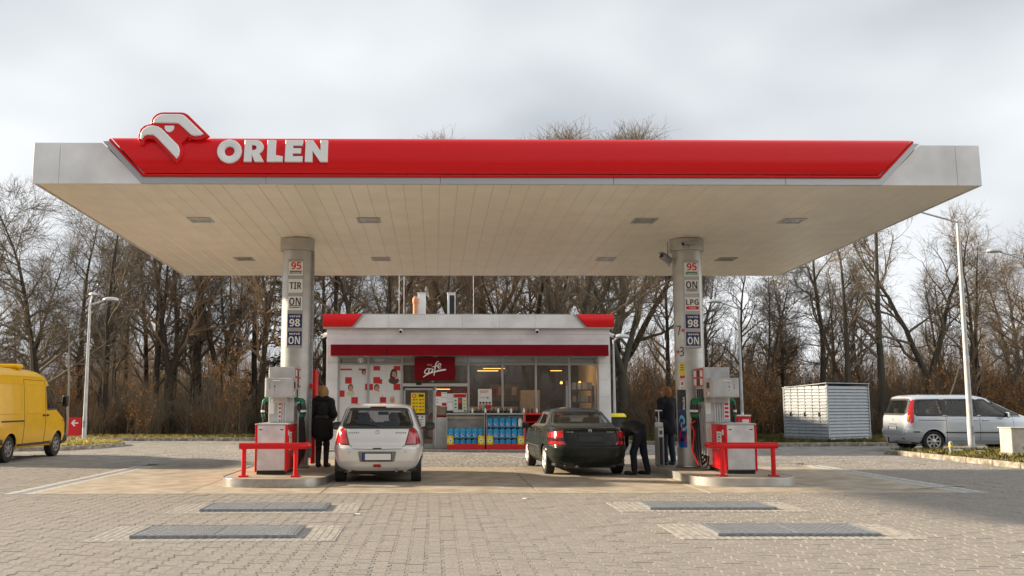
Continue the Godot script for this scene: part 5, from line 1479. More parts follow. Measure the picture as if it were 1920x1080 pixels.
func build_vehicles() -> void:
	lamp_mats()
	# silver hatchback
	var D := {called = "hatchback_car", label = "silver hatchback seen from behind at the pump of the woman", category = "car", at = V(-1.07, 0, -19.97), turn = 0.0, zc = 0.2, paint = M.silver_paint,
		K = [[0.21, -1.70, 1.68, 0.72, 4, 6.0], [0.30, -1.80, 1.785, 0.79, 4, 6.2], [0.42, -1.84, 1.835, 0.83, 4, 6.5], [0.56, -1.85, 1.85, 0.845, 4, 6.5], [0.67, -1.84, 1.85, 0.85, 4, 6.5], [0.70, -1.83, 1.82, 0.848, 4, 6.5], [0.74, -1.81, 1.80, 0.845, 4, 6.5], [0.86, -1.74, 1.785, 0.838, 4, 6.5], [0.97, -1.56, 1.755, 0.82, 3.6, 6.5], [1.01, -1.08, 1.735, 0.795, 3.5, 6.5], [1.03, -0.98, 1.72, 0.785, 3.5, 6.5], [1.39, -0.28, 1.545, 0.645, 3.4, 6.5], [1.415, -0.22, 1.56, 0.625, 3.4, 6.5], [1.45, -0.1, 1.52, 0.575, 3.3, 5.9], [1.48, 0.08, 1.35, 0.45, 3, 5.2], [1.497, 0.3, 1.1, 0.22, 2.5, 3.9], [1.50, 0.5, 0.8, 0.03, 2, 2.6]],
		axles = [-1.15, 1.25], r = 0.30, gap = 0.055, inset = 0.095, tw = 0.19, spokes = 7, rim = M.rim_silver,
		side = [rounded(P2([-0.62, 1.04, 0.22, 1.05, 0.22, 1.37, -0.14, 1.37]), 0.04), rounded(P2([0.30, 1.05, 1.12, 1.09, 1.10, 1.36, 0.30, 1.37]), 0.05)],
		rear = rounded(P2([-0.655, 1.045, 0.655, 1.045, 0.555, 1.375, -0.555, 1.375]), 0.07), front = rounded(P2([-0.66, 1.06, 0.66, 1.06, 0.54, 1.36, -0.54, 1.36]), 0.06),
		seats = [[-0.36, 0.36, -0.05], [0.36, 0.36, -0.05], [-0.32, 0.42, 0.85, 0.56], [0.32, 0.42, 0.85, 0.56]], dash = [-0.75, 1.0], cloth = M.seat_cloth, mirrors = [[0.97, 1.02, -0.42, 1.0, 1.15]]}
	var t := car(D)
	var h: Hull = D.hull
	for s in [-1.0, 1.0]:
		var lp := P2([s * 0.655, 1.035, s * 0.735, 0.97, s * 0.80, 0.76, s * 0.79, 0.735, s * 0.535, 0.73, s * 0.60, 1.0])
		var o := part(t, "tail_light", patch(h, "b", lp, 0.008), M.tail_red)
		part(o, "lens_rim", band(h, "b", lp, 0.008, 0.006, 0.009), M.tail_dark)
		part(t, "tailgate_seam", seam(h, "b", P2([s * 0.60, 1.02, s * 0.52, 0.72, s * 0.44, 0.645, 0.0, 0.635])), M.black)
		part(t, "bumper_seam", seam(h, "b", P2([s * 0.79, 0.72, s * 0.52, 0.715])), M.black)
		for k in 2:
			var dd := mb(); var p := h.on("b", Vector2(s * [0.33, 0.52][k], 0.585), 0.0); dd.rod(p - V(0, 0, 0.01), p + V(0, 0, 0.004), 0.012, 10); part(t, "parking_sensor", dd, M.rim_grey)
		part(t, "door_seam", seam(h, "r" if s > 0 else "l", P2([0.26, 1.03, 0.26, 0.32, -0.72, 0.32, -0.72, 0.9])), M.black)
		part(t, "door_seam", seam(h, "r" if s > 0 else "l", P2([1.02, 0.95, 0.72, 0.5, 0.68, 0.32, 0.26, 0.32])), M.black)
	part(t, "plate_recess", patch(h, "b", rounded(P2([-0.36, 0.60, 0.36, 0.60, 0.32, 0.405, -0.32, 0.405]), 0.03), 0.003), M.rim_grey)
	number_plate(t, V(0, 0.50, 1.868), -0.05)
	bx(t, "tailgate_handle", V(0, 0.655, 1.86), V(0.16, 0.018, 0.02), M.black, 0.005)
	var lo := mb(); lo.lathe([[0.03, -0.004], [0.038, 0.0], [0.03, 0.004], [0.026, 0.0], [0.03, -0.004]], 16)
	var em := part(t, "badge", lo, M.chrome, V(0, 0.95, 1.772)); em.rotation.x = PI / 2
	for s in [-1, 1]:
		for k in 6: bx(t, "model_letter", V(s * 0.44 - 0.09 + k * 0.035, 0.94, 1.765), V(0.022, 0.026, 0.008), M.chrome, 0.002)
	part(t, "fog_light", patch(h, "b", rounded(P2([-0.08, 0.305, 0.08, 0.305, 0.07, 0.36, -0.07, 0.36]), 0.025), 0.008), M.tail_red)
	bx(t, "brake_light", V(0, 1.418, 1.566), V(0.3, 0.022, 0.02), M.tail_dark, 0.006)
	rodp(t, "rear_wiper", [h.on("b", Vector2(0.0, 1.06), 0.02), h.on("b", Vector2(-0.2, 1.10), 0.02), h.on("b", Vector2(-0.38, 1.10), 0.016)], 0.008, M.black, 6)
	rodp(t, "exhaust_pipe", [V(0.36, 0.255, 1.55), V(0.36, 0.245, 1.80)], 0.028, M.rim_grey, 12)
	bx(t, "rear_valance", V(0, 0.25, 1.66), V(1.0, 0.1, 0.1), M.plastic, 0.03)
	bx(t, "inner_mirror", V(0, 1.28, -0.30), V(0.22, 0.07, 0.03), M.black, 0.01)
	rodp(t, "aerial", [V(0, 1.49, 0.1), V(0, 1.66, 0.3)], 0.005, M.black, 5)

	# dark green saloon
	D = {called = "saloon_car", label = "dark green saloon with red tail lights beside the bending man", category = "car", at = V(3.09, 0, -22.0), turn = 0.05, zc = 0.0, paint = M.green_paint,
		K = [[0.19, -2.1, 2.06, 0.72, 4, 5.5], [0.28, -2.2, 2.16, 0.79, 4, 5.8], [0.40, -2.24, 2.225, 0.84, 4, 6.0], [0.55, -2.24, 2.24, 0.855, 4, 6.0], [0.60, -2.22, 2.235, 0.855, 4, 6.0], [0.63, -2.2, 2.19, 0.85, 4, 6.0], [0.78, -2.1, 2.17, 0.85, 4, 6.0], [0.90, -1.9, 2.13, 0.835, 3.6, 6.0], [0.955, -1.55, 2.09, 0.815, 3.5, 6.0], [0.985, -1.2, 2.03, 0.79, 3.5, 5.8], [1.0, -1.05, 1.62, 0.765, 3.4, 5.5], [1.02, -0.98, 1.40, 0.75, 3.4, 5.5], [1.30, -0.38, 0.78, 0.615, 3.2, 5.2], [1.345, -0.2, 0.62, 0.55, 3.1, 5.0], [1.375, 0.0, 0.42, 0.40, 3, 4.5], [1.388, 0.1, 0.3, 0.2, 2.5, 3.8], [1.39, 0.15, 0.22, 0.03, 2, 2.5]],
		axles = [-1.34, 1.30], r = 0.305, gap = 0.05, inset = 0.10, tw = 0.19, spokes = 10, rim = M.rim_silver,
		side = [rounded(P2([-0.72, 1.01, 0.10, 1.015, 0.10, 1.28, -0.26, 1.29]), 0.04), rounded(P2([0.17, 1.015, 0.98, 1.03, 0.72, 1.26, 0.17, 1.285]), 0.04)],
		rear = rounded(P2([-0.645, 1.035, 0.645, 1.035, 0.53, 1.29, -0.53, 1.29]), 0.07), front = rounded(P2([-0.64, 1.03, 0.64, 1.03, 0.5, 1.29, -0.5, 1.29]), 0.06),
		seats = [[-0.36, 0.28, -0.15], [0.36, 0.28, -0.15], [-0.32, 0.30, 0.55, 0.56], [0.32, 0.30, 0.55, 0.56]], dash = [-0.85, 0.96], cloth = M.seat_cloth, mirrors = [[0.97, 0.98, -0.5, 1.0, 1.0]]}
	t = car(D); h = D.hull
	for s in [-1.0, 1.0]:
		for q in [[0.785, 0.93, M.tail_red], [0.725, 0.775, M.tail_dark], [0.645, 0.715, M.tail_red]]:
			var lp := P2([s * 0.805, q[0], s * 0.82, q[1] if q[1] < 0.8 else 0.90, s * 0.56, q[1], s * (0.56 if q[0] > 0.7 else 0.50), q[0]])
			part(t, "tail_light", patch(h, "b", lp, 0.008), q[2])
			var lp2 := P2([2.03, q[0], 2.0, minf(q[1], 0.9), 1.86, minf(q[1], 0.89), 1.9, q[0]])
			part(t, "tail_light", patch(h, "r" if s > 0 else "l", lp2, 0.006), q[2])
		var f := "r" if s > 0 else "l"
		part(t, "boot_seam", seam(h, "b", P2([s * 0.56, 0.96, s * 0.53, 0.68, s * 0.46, 0.61, 0.0, 0.605])), M.black)
		part(t, "door_seam", seam(h, f, P2([0.14, 1.0, 0.14, 0.30, -0.85, 0.30, -0.85, 0.9])), M.black)
		part(t, "door_seam", seam(h, f, P2([1.0, 0.98, 0.86, 0.6, 0.78, 0.30, 0.14, 0.30])), M.black)
		part(t, "rub_strip", seam(h, f, P2([-1.0, 0.56, 0.9, 0.56]), 0.014), M.plastic)
		for z in [-0.05, 0.86]:
			var p := h.on(f, Vector2(z, 0.88), 0.012); bx(t, "door_handle", p, V(0.03, 0.03, 0.16), M.green_paint, 0.01)
	part(t, "bumper_strip", seam(h, "b", P2([-0.8, 0.615, 0.8, 0.615]), 0.012), M.plastic)
	part(t, "plate_recess", patch(h, "b", rounded(P2([-0.34, 0.85, 0.34, 0.85, 0.30, 0.68, -0.30, 0.68]), 0.03), 0.004), M.black)
	number_plate(t, V(0, 0.765, 2.178), -0.08, mat("plate_dark", lin(0.03, 0.03, 0.03), 0.5))
	lo = mb(); lo.lathe([[0.03, -0.004], [0.038, 0.0], [0.03, 0.004], [0.026, 0.0], [0.03, -0.004]], 16); lo.box(Z3, V(0.07, 0.006, 0.01), 0.002)
	em = part(t, "badge", lo, M.chrome, V(0, 0.925, 2.128)); em.rotation.x = PI / 2 - 0.2
	for k in 5:
		bx(t, "model_letter", V(-0.48 + k * 0.03, 0.90, 2.128), V(0.018, 0.022, 0.008), M.chrome, 0.002)
		bx(t, "model_letter", V(0.36 + k * 0.03, 0.90, 2.128), V(0.018, 0.022, 0.008), M.chrome, 0.002)
	bx(t, "rear_valance", V(0, 0.22, 2.0), V(1.1, 0.1, 0.14), M.plastic, 0.03)
	rodp(t, "exhaust_pipe", [V(-0.30, 0.22, 1.9), V(-0.30, 0.205, 2.20)], 0.028, M.rim_grey, 12)
	bx(t, "silencer", V(-0.3, 0.24, 1.78), V(0.45, 0.13, 0.24), M.rim_grey, 0.05)
	bx(t, "inner_mirror", V(0, 1.24, -0.35), V(0.22, 0.07, 0.03), M.black, 0.01)

	# silver minivan
	D = {called = "minivan", label = "pale silver minivan parked side on behind the lamp post", category = "minivan", at = V(16.72, 0, -30.22), turn = -PI / 2, zc = 0.4, paint = M.blue_silver_paint,
		K = [[0.24, -2.1, 2.16, 0.80, 3.6, 8.0], [0.33, -2.28, 2.28, 0.87, 3.6, 8.4], [0.46, -2.36, 2.34, 0.915, 3.6, 8.8], [0.60, -2.36, 2.36, 0.93, 3.6, 8.8], [0.66, -2.35, 2.34, 0.93, 3.6, 8.8], [0.70, -2.33, 2.31, 0.93, 3.6, 8.8], [0.90, -2.24, 2.30, 0.925, 3.4, 9.1], [1.02, -1.95, 2.29, 0.915, 3.2, 9.1], [1.10, -1.66, 2.27, 0.90, 3.1, 9.1], [1.14, -1.54, 2.26, 0.89, 3.1, 9.1], [1.62, -0.52, 2.08, 0.745, 3, 8.8], [1.67, -0.38, 2.06, 0.70, 3, 8.0], [1.72, -0.15, 1.96, 0.58, 3, 7.0], [1.745, 0.1, 1.7, 0.40, 2.6, 6.0], [1.752, 0.4, 1.2, 0.03, 2, 3.5]],
		axles = [-1.32, 1.50], r = 0.325, gap = 0.055, inset = 0.10, tw = 0.2, spokes = 8, rim = M.rim_silver,
		side = [rounded(P2([1.18, 1.14, 2.02, 1.14, 1.93, 1.57, 1.18, 1.585]), 0.05), rounded(P2([0.12, 1.13, 1.06, 1.14, 1.06, 1.585, 0.12, 1.59]), 0.04), rounded(P2([-0.86, 1.12, 0.0, 1.13, 0.0, 1.59, -0.22, 1.59]), 0.03), rounded(P2([-1.30, 1.13, -0.93, 1.13, -0.45, 1.49]), 0.02)],
		rear = rounded(P2([-0.72, 1.14, 0.72, 1.14, 0.62, 1.60, -0.62, 1.60]), 0.08), front = rounded(P2([-0.74, 1.17, 0.74, 1.17, 0.6, 1.58, -0.6, 1.58]), 0.06),
		seats = [[-0.4, 0.42, 0.0], [0.4, 0.42, 0.0], [-0.4, 0.42, 0.95], [0.4, 0.42, 0.95], [-0.35, 0.42, 1.6], [0.35, 0.42, 1.6]], dash = [-1.1, 1.08], cloth = M.seat_cloth, mirrors = [[1.07, 1.13, -0.72, 1.0, 1.2]], mirror_m = M.blue_silver_paint}
	t = car(D); h = D.hull
	for s in [-1.0, 1.0]:
		var f := "r" if s > 0 else "l"
		part(t, "tail_light", patch(h, f, P2([1.98, 1.60, 2.03, 1.56, 2.17, 1.05, 2.16, 0.86, 2.08, 0.90, 2.04, 1.25, 1.95, 1.56]), 0.010), M.tail_red)
		part(t, "tail_light", patch(h, "b", P2([s * 0.66, 1.56, s * 0.75, 1.2, s * 0.80, 0.92, s * 0.86, 0.88, s * 0.81, 1.2, s * 0.70, 1.56]), 0.008), M.tail_red)
		part(t, "reversing_light", patch(h, "b", P2([s * 0.77, 1.12, s * 0.82, 1.12, s * 0.83, 0.98, s * 0.79, 0.98]), 0.012), M.amber)
		part(t, "rub_strip", seam(h, f, P2([1.12, 0.60, -0.95, 0.60]), 0.022), M.plastic)
		part(t, "bumper_strip", seam(h, f, P2([2.1, 0.615, 1.92, 0.615]), 0.022), M.plastic)
		part(t, "slide_rail", seam(h, f, P2([1.12, 0.96, 1.95, 0.97]), 0.008), M.plastic)
		part(t, "door_seam", seam(h, f, P2([1.10, 1.12, 1.08, 0.34, 0.06, 0.34, 0.06, 1.12])), M.black)
		part(t, "door_seam", seam(h, f, P2([0.06, 0.34, -0.85, 0.34, -1.0, 0.6, -1.0, 1.1])), M.black)
		part(t, "waist_moulding", seam(h, f, P2([2.0, 1.10, 0.0, 1.085, -1.3, 1.07]), 0.012), M.plastic)
		for z in [0.22, -0.12]:
			var p := h.on(f, Vector2(z, 0.97), 0.015); bx(t, "door_handle", p, V(0.035, 0.035, 0.22), M.blue_silver_paint, 0.012)
		for q in [1.12, 0.06]: part(t, "pillar_trim", patch(h, f, P2([q - 0.06, 1.13, q + 0.06, 1.13, q + 0.055, 1.60, q - 0.055, 1.60]), 0.008), M.plastic)
		part(t, "reflector", patch(h, "b", P2([s * 0.55, 0.38, s * 0.7, 0.38, s * 0.7, 0.42, s * 0.55, 0.42]), 0.008), M.tail_red)
	part(t, "tailgate_seam", seam(h, "b", P2([-0.78, 1.1, -0.74, 0.52, 0.74, 0.52, 0.78, 1.1])), M.black)
	part(t, "tailgate_handle", seam(h, "b", P2([-0.25, 0.84, 0.25, 0.84]), 0.016), M.rim_grey)
	lo = mb(); lo.lathe([[0.03, -0.004], [0.04, 0.0], [0.03, 0.004], [0.026, 0.0], [0.03, -0.004]], 16); em = part(t, "badge", lo, M.chrome, V(0, 0.98, 2.298)); em.rotation.x = PI / 2
	number_plate(t, V(0, 0.70, 2.32), 0.0)
	rodp(t, "tow_bar", curve([V(0, 0.28, 2.1), V(0, 0.26, 2.40), V(0, 0.30, 2.47), V(0, 0.40, 2.47)], 4), 0.02, M.black); rodp(t, "tow_ball", [V(0, 0.39, 2.47), V(0, 0.43, 2.47)], 0.027, M.black, 10)

	# yellow van
	D = {called = "delivery_van", label = "tall yellow delivery van leaving past the kerbed verge", category = "van", at = V(-11.62, 0, -26.2), turn = -0.01, zc = 0.3, paint = M.yellow_paint,
		K = [[0.33, -2.25, 2.40, 0.86, 6.3, 7], [0.42, -2.40, 2.46, 0.92, 6.3, 7], [0.62, -2.48, 2.50, 0.95, 6.3, 8], [0.90, -2.46, 2.50, 0.965, 6.0, 8], [1.05, -2.36, 2.50, 0.965, 5.8, 8], [1.16, -2.12, 2.50, 0.962, 5.6, 8], [1.26, -1.90, 2.50, 0.958, 5.6, 8], [1.30, -1.82, 2.50, 0.955, 5.6, 8], [2.0, -1.20, 2.48, 0.90, 5.6, 8], [2.2, -0.98, 2.46, 0.86, 5.4, 7], [2.32, -0.70, 2.42, 0.76, 4.2, 6], [2.38, -0.35, 2.3, 0.60, 3.9, 5], [2.41, 0.0, 2.0, 0.35, 3.5, 4], [2.415, 0.3, 1.5, 0.03, 2.8, 2]],
		axles = [-1.50, 1.50], r = 0.34, gap = 0.06, inset = 0.12, tw = 0.21, spokes = 6, rim = M.rim_grey, rimr = 0.58,
		side = [rounded(P2([-1.52, 1.34, -0.66, 1.32, -0.66, 1.93, -1.10, 1.95]), 0.06)], rear = null, front = rounded(P2([-0.80, 1.34, 0.80, 1.34, 0.70, 1.96, -0.70, 1.96]), 0.08),
		seats = [[-0.5, 0.75, -0.5], [0.5, 0.75, -0.5]], dash = [-1.35, 1.28], cloth = M.seat_cloth, mirrors = [[1.17, 1.55, -1.35, 0.9, 2.3]]}
	t = car(D); h = D.hull
	for s in [-1.0, 1.0]:
		var f := "r" if s > 0 else "l"
		part(t, "door_seam", seam(h, f, P2([-0.55, 2.1, -0.55, 0.45, -1.12, 0.45]), 0.007), M.black)
		part(t, "door_seam", seam(h, f, P2([-0.52, 2.1, 0.78, 2.1, 0.78, 0.42, -0.52, 0.42]), 0.007), M.black)
		part(t, "panel_crease", seam(h, f, rounded(P2([-0.40, 1.22, 0.62, 1.22, 0.62, 1.98, -0.40, 1.98]), 0.08), 0.010, true), M.yellow_paint)
		part(t, "panel_crease", seam(h, f, rounded(P2([0.92, 1.22, 2.28, 1.22, 2.28, 1.98, 0.92, 1.98]), 0.08), 0.010, true), M.yellow_paint)
		part(t, "roof_crease", seam(h, f, P2([-0.9, 2.18, 2.4, 2.18]), 0.008), M.yellow_paint)
		part(t, "slide_rail", seam(h, f, P2([0.80, 1.03, 2.05, 1.03]), 0.02), M.black)
		part(t, "sill_strip", seam(h, f, P2([-1.0, 0.42, 1.05, 0.42]), 0.03), M.plastic)
		for z in [-0.42, -0.66]:
			var p := h.on(f, Vector2(z, 1.16), 0.02); bx(t, "door_handle", p, V(0.04, 0.05, 0.13), M.black, 0.012)
		part(t, "tail_light", patch(h, f, P2([2.44, 0.82, 2.44, 1.45, 2.30, 1.45, 2.30, 0.82]), 0.010), M.tail_red)
		part(t, "rear_bumper", seam(h, f, P2([2.46, 0.52, 2.0, 0.52]), 0.09), M.plastic)
		part(t, "indicator", patch(h, f, rounded(P2([-1.9, 0.98, -1.78, 0.98, -1.78, 1.04, -1.9, 1.04]), 0.02), 0.010), M.amber)
	bx(t, "roof_sign", V(0.25, 2.45, 0.55), V(0.9, 0.13, 0.34), M.yellow_paint, 0.04)
	bx(t, "front_bumper", V(0, 0.48, -2.36), V(1.7, 0.24, 0.2), M.plastic, 0.06)

# ---- people
func join(a: MB, b: MB) -> void:
	var k := a.v.size()
	a.v.append_array(b.v); a.n.append_array(b.n); a.t.append_array(b.t)
	for i in b.ix: a.ix.append(i + k)

func hand_caps(w: Vector3, dir: Vector3, palm_n: Vector3, sg: float, curl: float) -> Array:
	dir = dir.normalized()
	var side := dir.cross(palm_n).normalized() * sg # towards the thumb
	palm_n = side.cross(dir).normalized() * sg
	var o := [[w, w + dir * 0.03, 0.026, 0.03]]
	for k in 4:
		var base := w + dir * 0.085 + side * (0.030 - k * 0.020)
		o.append([w + dir * 0.02 + side * (0.018 - k * 0.012), base, 0.016, 0.012])
		var len: float = [0.040, 0.046, 0.042, 0.032][k]
		var d1 := dir.rotated(side, curl * 0.8 * sg); var d2 := dir.rotated(side, curl * 1.7 * sg); var d3 := dir.rotated(side, curl * 2.4 * sg)
		var p1 := base + d1 * len; var p2 := p1 + d2 * len * 0.7; var p3 := p2 + d3 * len * 0.5
		o.append([base, p1, 0.0105, 0.0095]); o.append([p1, p2, 0.0095, 0.0085]); o.append([p2, p3, 0.0085, 0.007])
	var tb := w + dir * 0.03 + side * 0.026
	var t1 := tb + (dir * 0.7 + side * 0.7).normalized() * 0.04; var t2 := t1 + (dir * 0.95 + side * 0.2).normalized() * 0.03
	o.append([tb, t1, 0.014, 0.011]); o.append([t1, t2, 0.011, 0.009])
	return o

func head_caps(c: Vector3, B: Basis) -> Array: # c: middle of the head, face towards -z of B
	var q := func(x: float, y: float, z: float) -> Vector3: return c + B * V(x, y, z)
	return [[q.call(0, 0.035, 0.02), q.call(0, 0.03, -0.012), 0.088, 0.085], [q.call(0, -0.03, -0.03), q.call(0, -0.07, -0.045), 0.066, 0.045], [q.call(0, -0.085, -0.062), q.call(0, -0.088, -0.066), 0.026, 0.024],
		[q.call(0, 0.012, -0.090), q.call(0, -0.03, -0.106), 0.011, 0.016], [q.call(-0.018, -0.066, -0.086), q.call(0.018, -0.066, -0.086), 0.011, 0.011],
		[q.call(-0.03, 0.03, -0.078), q.call(0.03, 0.03, -0.078), 0.018, 0.018], [q.call(-0.088, 0.01, 0.0), q.call(-0.090, -0.03, -0.004), 0.014, 0.010], [q.call(0.088, 0.01, 0.0), q.call(0.090, -0.03, -0.004), 0.014, 0.010]]

func person(label: String, at: Vector3, turn: float, J: Dictionary, cloth: Array) -> Node3D:
	var t := thing("person", label, "person", at, turn)
	var caps := [[J.pel + V(-0.06, 0, 0), J.pel + V(0.06, 0, 0), 0.115, 0.115], [J.pel, J.belly, 0.12, 0.115], [J.belly, J.chest, 0.12, 0.13], [J.shl, J.shr, 0.075, 0.075], [J.chest, J.neck, 0.10, 0.052], [J.neck, J.head, 0.05, 0.05]]
	for s in ["l", "r"]:
		caps += [[J["hip" + s], J["kn" + s], 0.088, 0.056], [J["kn" + s], J["an" + s], 0.056, 0.036], [J["an" + s], J["toe" + s], 0.04, 0.034], [J["sh" + s], J["el" + s], 0.052, 0.042], [J["el" + s], J["wr" + s], 0.042, 0.028]]
	var b := blob(caps, 0.017, 0.035)
	join(b, blob(head_caps(J.head, J.hb), 0.007, 0.018))
	for s in ["l", "r"]:
		var d: Vector3 = J.get("hd" + s, J["wr" + s] - J["el" + s])
		join(b, blob(hand_caps(J["wr" + s], d, V(1 if s == "l" else -1, 0, 0.1), 1.0 if s == "l" else -1.0, 0.35), 0.006, 0.006))
	part(t, "body", b, M.skin)
	for g in cloth:
		part(t, g[0], blob(g[1], g[3] if g.size() > 3 else 0.016, g[4] if g.size() > 4 else 0.035), g[2])
	# eyes
	for s in [-1, 1]:
		var e := mb(); var c: Vector3 = J.head + J.hb * V(s * 0.032, 0.012, -0.083); e.rod(c, c + J.hb * V(0, 0, -0.008), 0.009, 8); part(t, "eye", e, M.ink)
	return t

func legs_cloth(J: Dictionary, r := 1.0, hem := 0.0) -> Array:
	var o := [[J.pel + V(-0.06, 0, 0), J.pel + V(0.06, 0, 0), 0.128, 0.128]]
	for s in ["l", "r"]:
		var an: Vector3 = J["an" + s]
		o += [[J["hip" + s], J["kn" + s], 0.102 * r, 0.074 * r], [J["kn" + s], an + V(0, hem, 0), 0.074 * r, 0.062 * r]]
	return o
func shoes(J: Dictionary) -> Array:
	var o := []
	for s in ["l", "r"]:
		var an: Vector3 = J["an" + s]; var toe: Vector3 = J["toe" + s]
		o += [[V(an.x, 0.05, an.z), V(toe.x, 0.042, toe.z), 0.05, 0.042], [an, V(an.x, 0.06, an.z + 0.02), 0.048, 0.045]]
	return o
func arms_cloth(J: Dictionary, a := 0.07, e := 0.06, w := 0.045) -> Array:
	var o := []
	for s in ["l", "r"]: o += [[J["sh" + s], J["el" + s], a, e], [J["el" + s], J["wr" + s], e, w]]
	return o

func build_people() -> void:
	mat("skin", lin(0.46, 0.28, 0.20), 0.6)
	var n := noise_tex(0.03, 0.6, 1.0, 4, 71)
	mat("black_cloth", lin(0.018, 0.018, 0.017), 0.85, 0, n, 2.0); mat("black_leather", lin(0.010, 0.010, 0.010), 0.45)
	mat("navy_cloth", lin(0.012, 0.016, 0.034), 0.85, 0, n, 2.0); mat("jeans", lin(0.035, 0.05, 0.085), 0.9, 0, n, 2.5); mat("dark_jeans", lin(0.016, 0.02, 0.034), 0.9, 0, n, 2.5)
	mat("blond", lin(0.60, 0.34, 0.12), 0.6, 0, n, 3.0); mat("ginger", lin(0.40, 0.16, 0.045), 0.6, 0, n, 3.0); mat("teal", lin(0.03, 0.14, 0.16), 0.6)
	for k in ["black_cloth", "navy_cloth", "jeans", "dark_jeans"]: bump(M[k], 0.02, 4.0, 3)
	# woman in a long black coat, seen from behind
	var J := {pel = V(0, 0.90, 0.01), belly = V(0, 1.06, 0), chest = V(0, 1.24, 0.0), neck = V(0, 1.43, 0.0), head = V(0.01, 1.565, -0.03), hb = Basis.from_euler(V(-0.15, 0.1, 0)),
		hipl = V(-0.085, 0.87, 0), hipr = V(0.085, 0.87, 0), knl = V(-0.075, 0.47, -0.01), knr = V(0.085, 0.47, -0.03), anl = V(-0.07, 0.09, 0.05), anr = V(0.09, 0.09, 0.02), toel = V(-0.08, 0.035, -0.12), toer = V(0.11, 0.035, -0.15),
		shl = V(-0.165, 1.36, 0), shr = V(0.165, 1.36, 0), ell = V(-0.25, 1.10, 0.02), elr = V(0.25, 1.10, 0.02), wrl = V(-0.16, 1.0, -0.20), wrr = V(0.16, 1.0, -0.20)}
	var coat := [[V(-0.05, 0.94, 0.01), V(0.05, 0.94, 0.01), 0.155, 0.155], [V(0, 1.06, 0), V(0, 1.24, 0.0), 0.145, 0.155], [J.shl, J.shr, 0.095, 0.095], [V(-0.08, 0.90, 0.01), V(-0.10, 0.70, 0.01), 0.15, 0.135], [V(0.08, 0.90, 0.01), V(0.10, 0.68, 0.0), 0.15, 0.135], [V(0, 0.88, 0.03), V(0, 0.67, 0.05), 0.15, 0.135], [V(0, 0.88, -0.03), V(0, 0.68, -0.05), 0.14, 0.13]] + arms_cloth(J, 0.085, 0.072, 0.055)
	person("woman with fair hair in a long black coat standing by the pump", V(-2.37, 0.15, -20.55), -0.15, J, [
		["coat", coat, M.black_cloth], ["collar", [[V(-0.11, 1.43, 0.05), V(0.11, 1.43, 0.05), 0.065, 0.065], [V(-0.13, 1.41, -0.02), V(-0.05, 1.42, -0.10), 0.055, 0.04], [V(0.13, 1.41, -0.02), V(0.05, 1.42, -0.10), 0.055, 0.04]], M.black_cloth, 0.012, 0.03],
		["belt", [[V(-0.10, 1.03, 0.085), V(0.10, 1.03, 0.085), 0.078, 0.078], [V(-0.10, 1.03, -0.08), V(0.10, 1.03, -0.08), 0.075, 0.075]], M.black_leather, 0.012, 0.03],
		["trousers", legs_cloth(J, 0.86, 0.3), M.black_cloth], ["boots", shoes(J) + [[V(-0.07, 0.1, 0.05), V(-0.073, 0.40, 0.0), 0.05, 0.066], [V(0.09, 0.1, 0.02), V(0.087, 0.40, -0.02), 0.05, 0.066]], M.black_leather, 0.012, 0.02],
		["hair", [[V(0.01, 1.615, 0.0), V(0.01, 1.61, -0.035), 0.098, 0.092], [V(0.01, 1.56, 0.04), V(0.01, 1.50, 0.045), 0.075, 0.06], [V(-0.07, 1.58, 0.0), V(-0.07, 1.50, 0.01), 0.04, 0.03], [V(0.09, 1.58, 0.0), V(0.09, 1.50, 0.01), 0.04, 0.03]], M.blond, 0.009, 0.02]])
	# man bent over towards the saloon's rear wheel
	J = {pel = V(0, 0.90, 0.08), belly = V(0, 0.99, -0.05), chest = V(0, 0.95, -0.20), neck = V(0, 0.80, -0.36), head = V(0, 0.68, -0.44), hb = Basis.from_euler(V(-1.5, 0.15, 0)),
		hipl = V(-0.10, 0.86, 0.09), hipr = V(0.10, 0.86, 0.09), knl = V(-0.11, 0.47, -0.04), knr = V(0.13, 0.48, 0.12), anl = V(-0.12, 0.09, -0.02), anr = V(0.14, 0.09, 0.20), toel = V(-0.13, 0.035, -0.20), toer = V(0.16, 0.035, 0.02),
		shl = V(-0.18, 0.86, -0.28), shr = V(0.18, 0.86, -0.28), ell = V(-0.22, 0.62, -0.34), elr = V(0.24, 0.62, -0.30), wrl = V(-0.16, 0.42, -0.42), wrr = V(0.16, 0.40, -0.36)}
	person("man in dark jacket and jeans bending down beside the green saloon", V(4.24, 0, -20.35), PI / 2 - 0.45, J, [
		["jacket", [[J.pel + V(-0.05, 0.06, -0.03), J.pel + V(0.05, 0.06, -0.03), 0.145, 0.145], [V(0, 0.98, 0.0), J.belly, 0.15, 0.15], [J.belly, J.chest, 0.15, 0.16], [J.shl, J.shr, 0.095, 0.095], [J.chest, J.neck, 0.13, 0.075]] + arms_cloth(J, 0.082, 0.068, 0.05), M.black_cloth],
		["trousers", legs_cloth(J, 1.0, 0.0), M.dark_jeans], ["shoes", shoes(J), M.black_leather, 0.012, 0.02],
		["hair", [[J.head + J.hb * V(0, 0.04, 0.02), J.head + J.hb * V(0, 0.04, -0.03), 0.095, 0.09], [J.head + J.hb * V(0, -0.02, 0.05), J.head + J.hb * V(0, 0.02, 0.04), 0.06, 0.07]], M.black_cloth, 0.009, 0.02]])
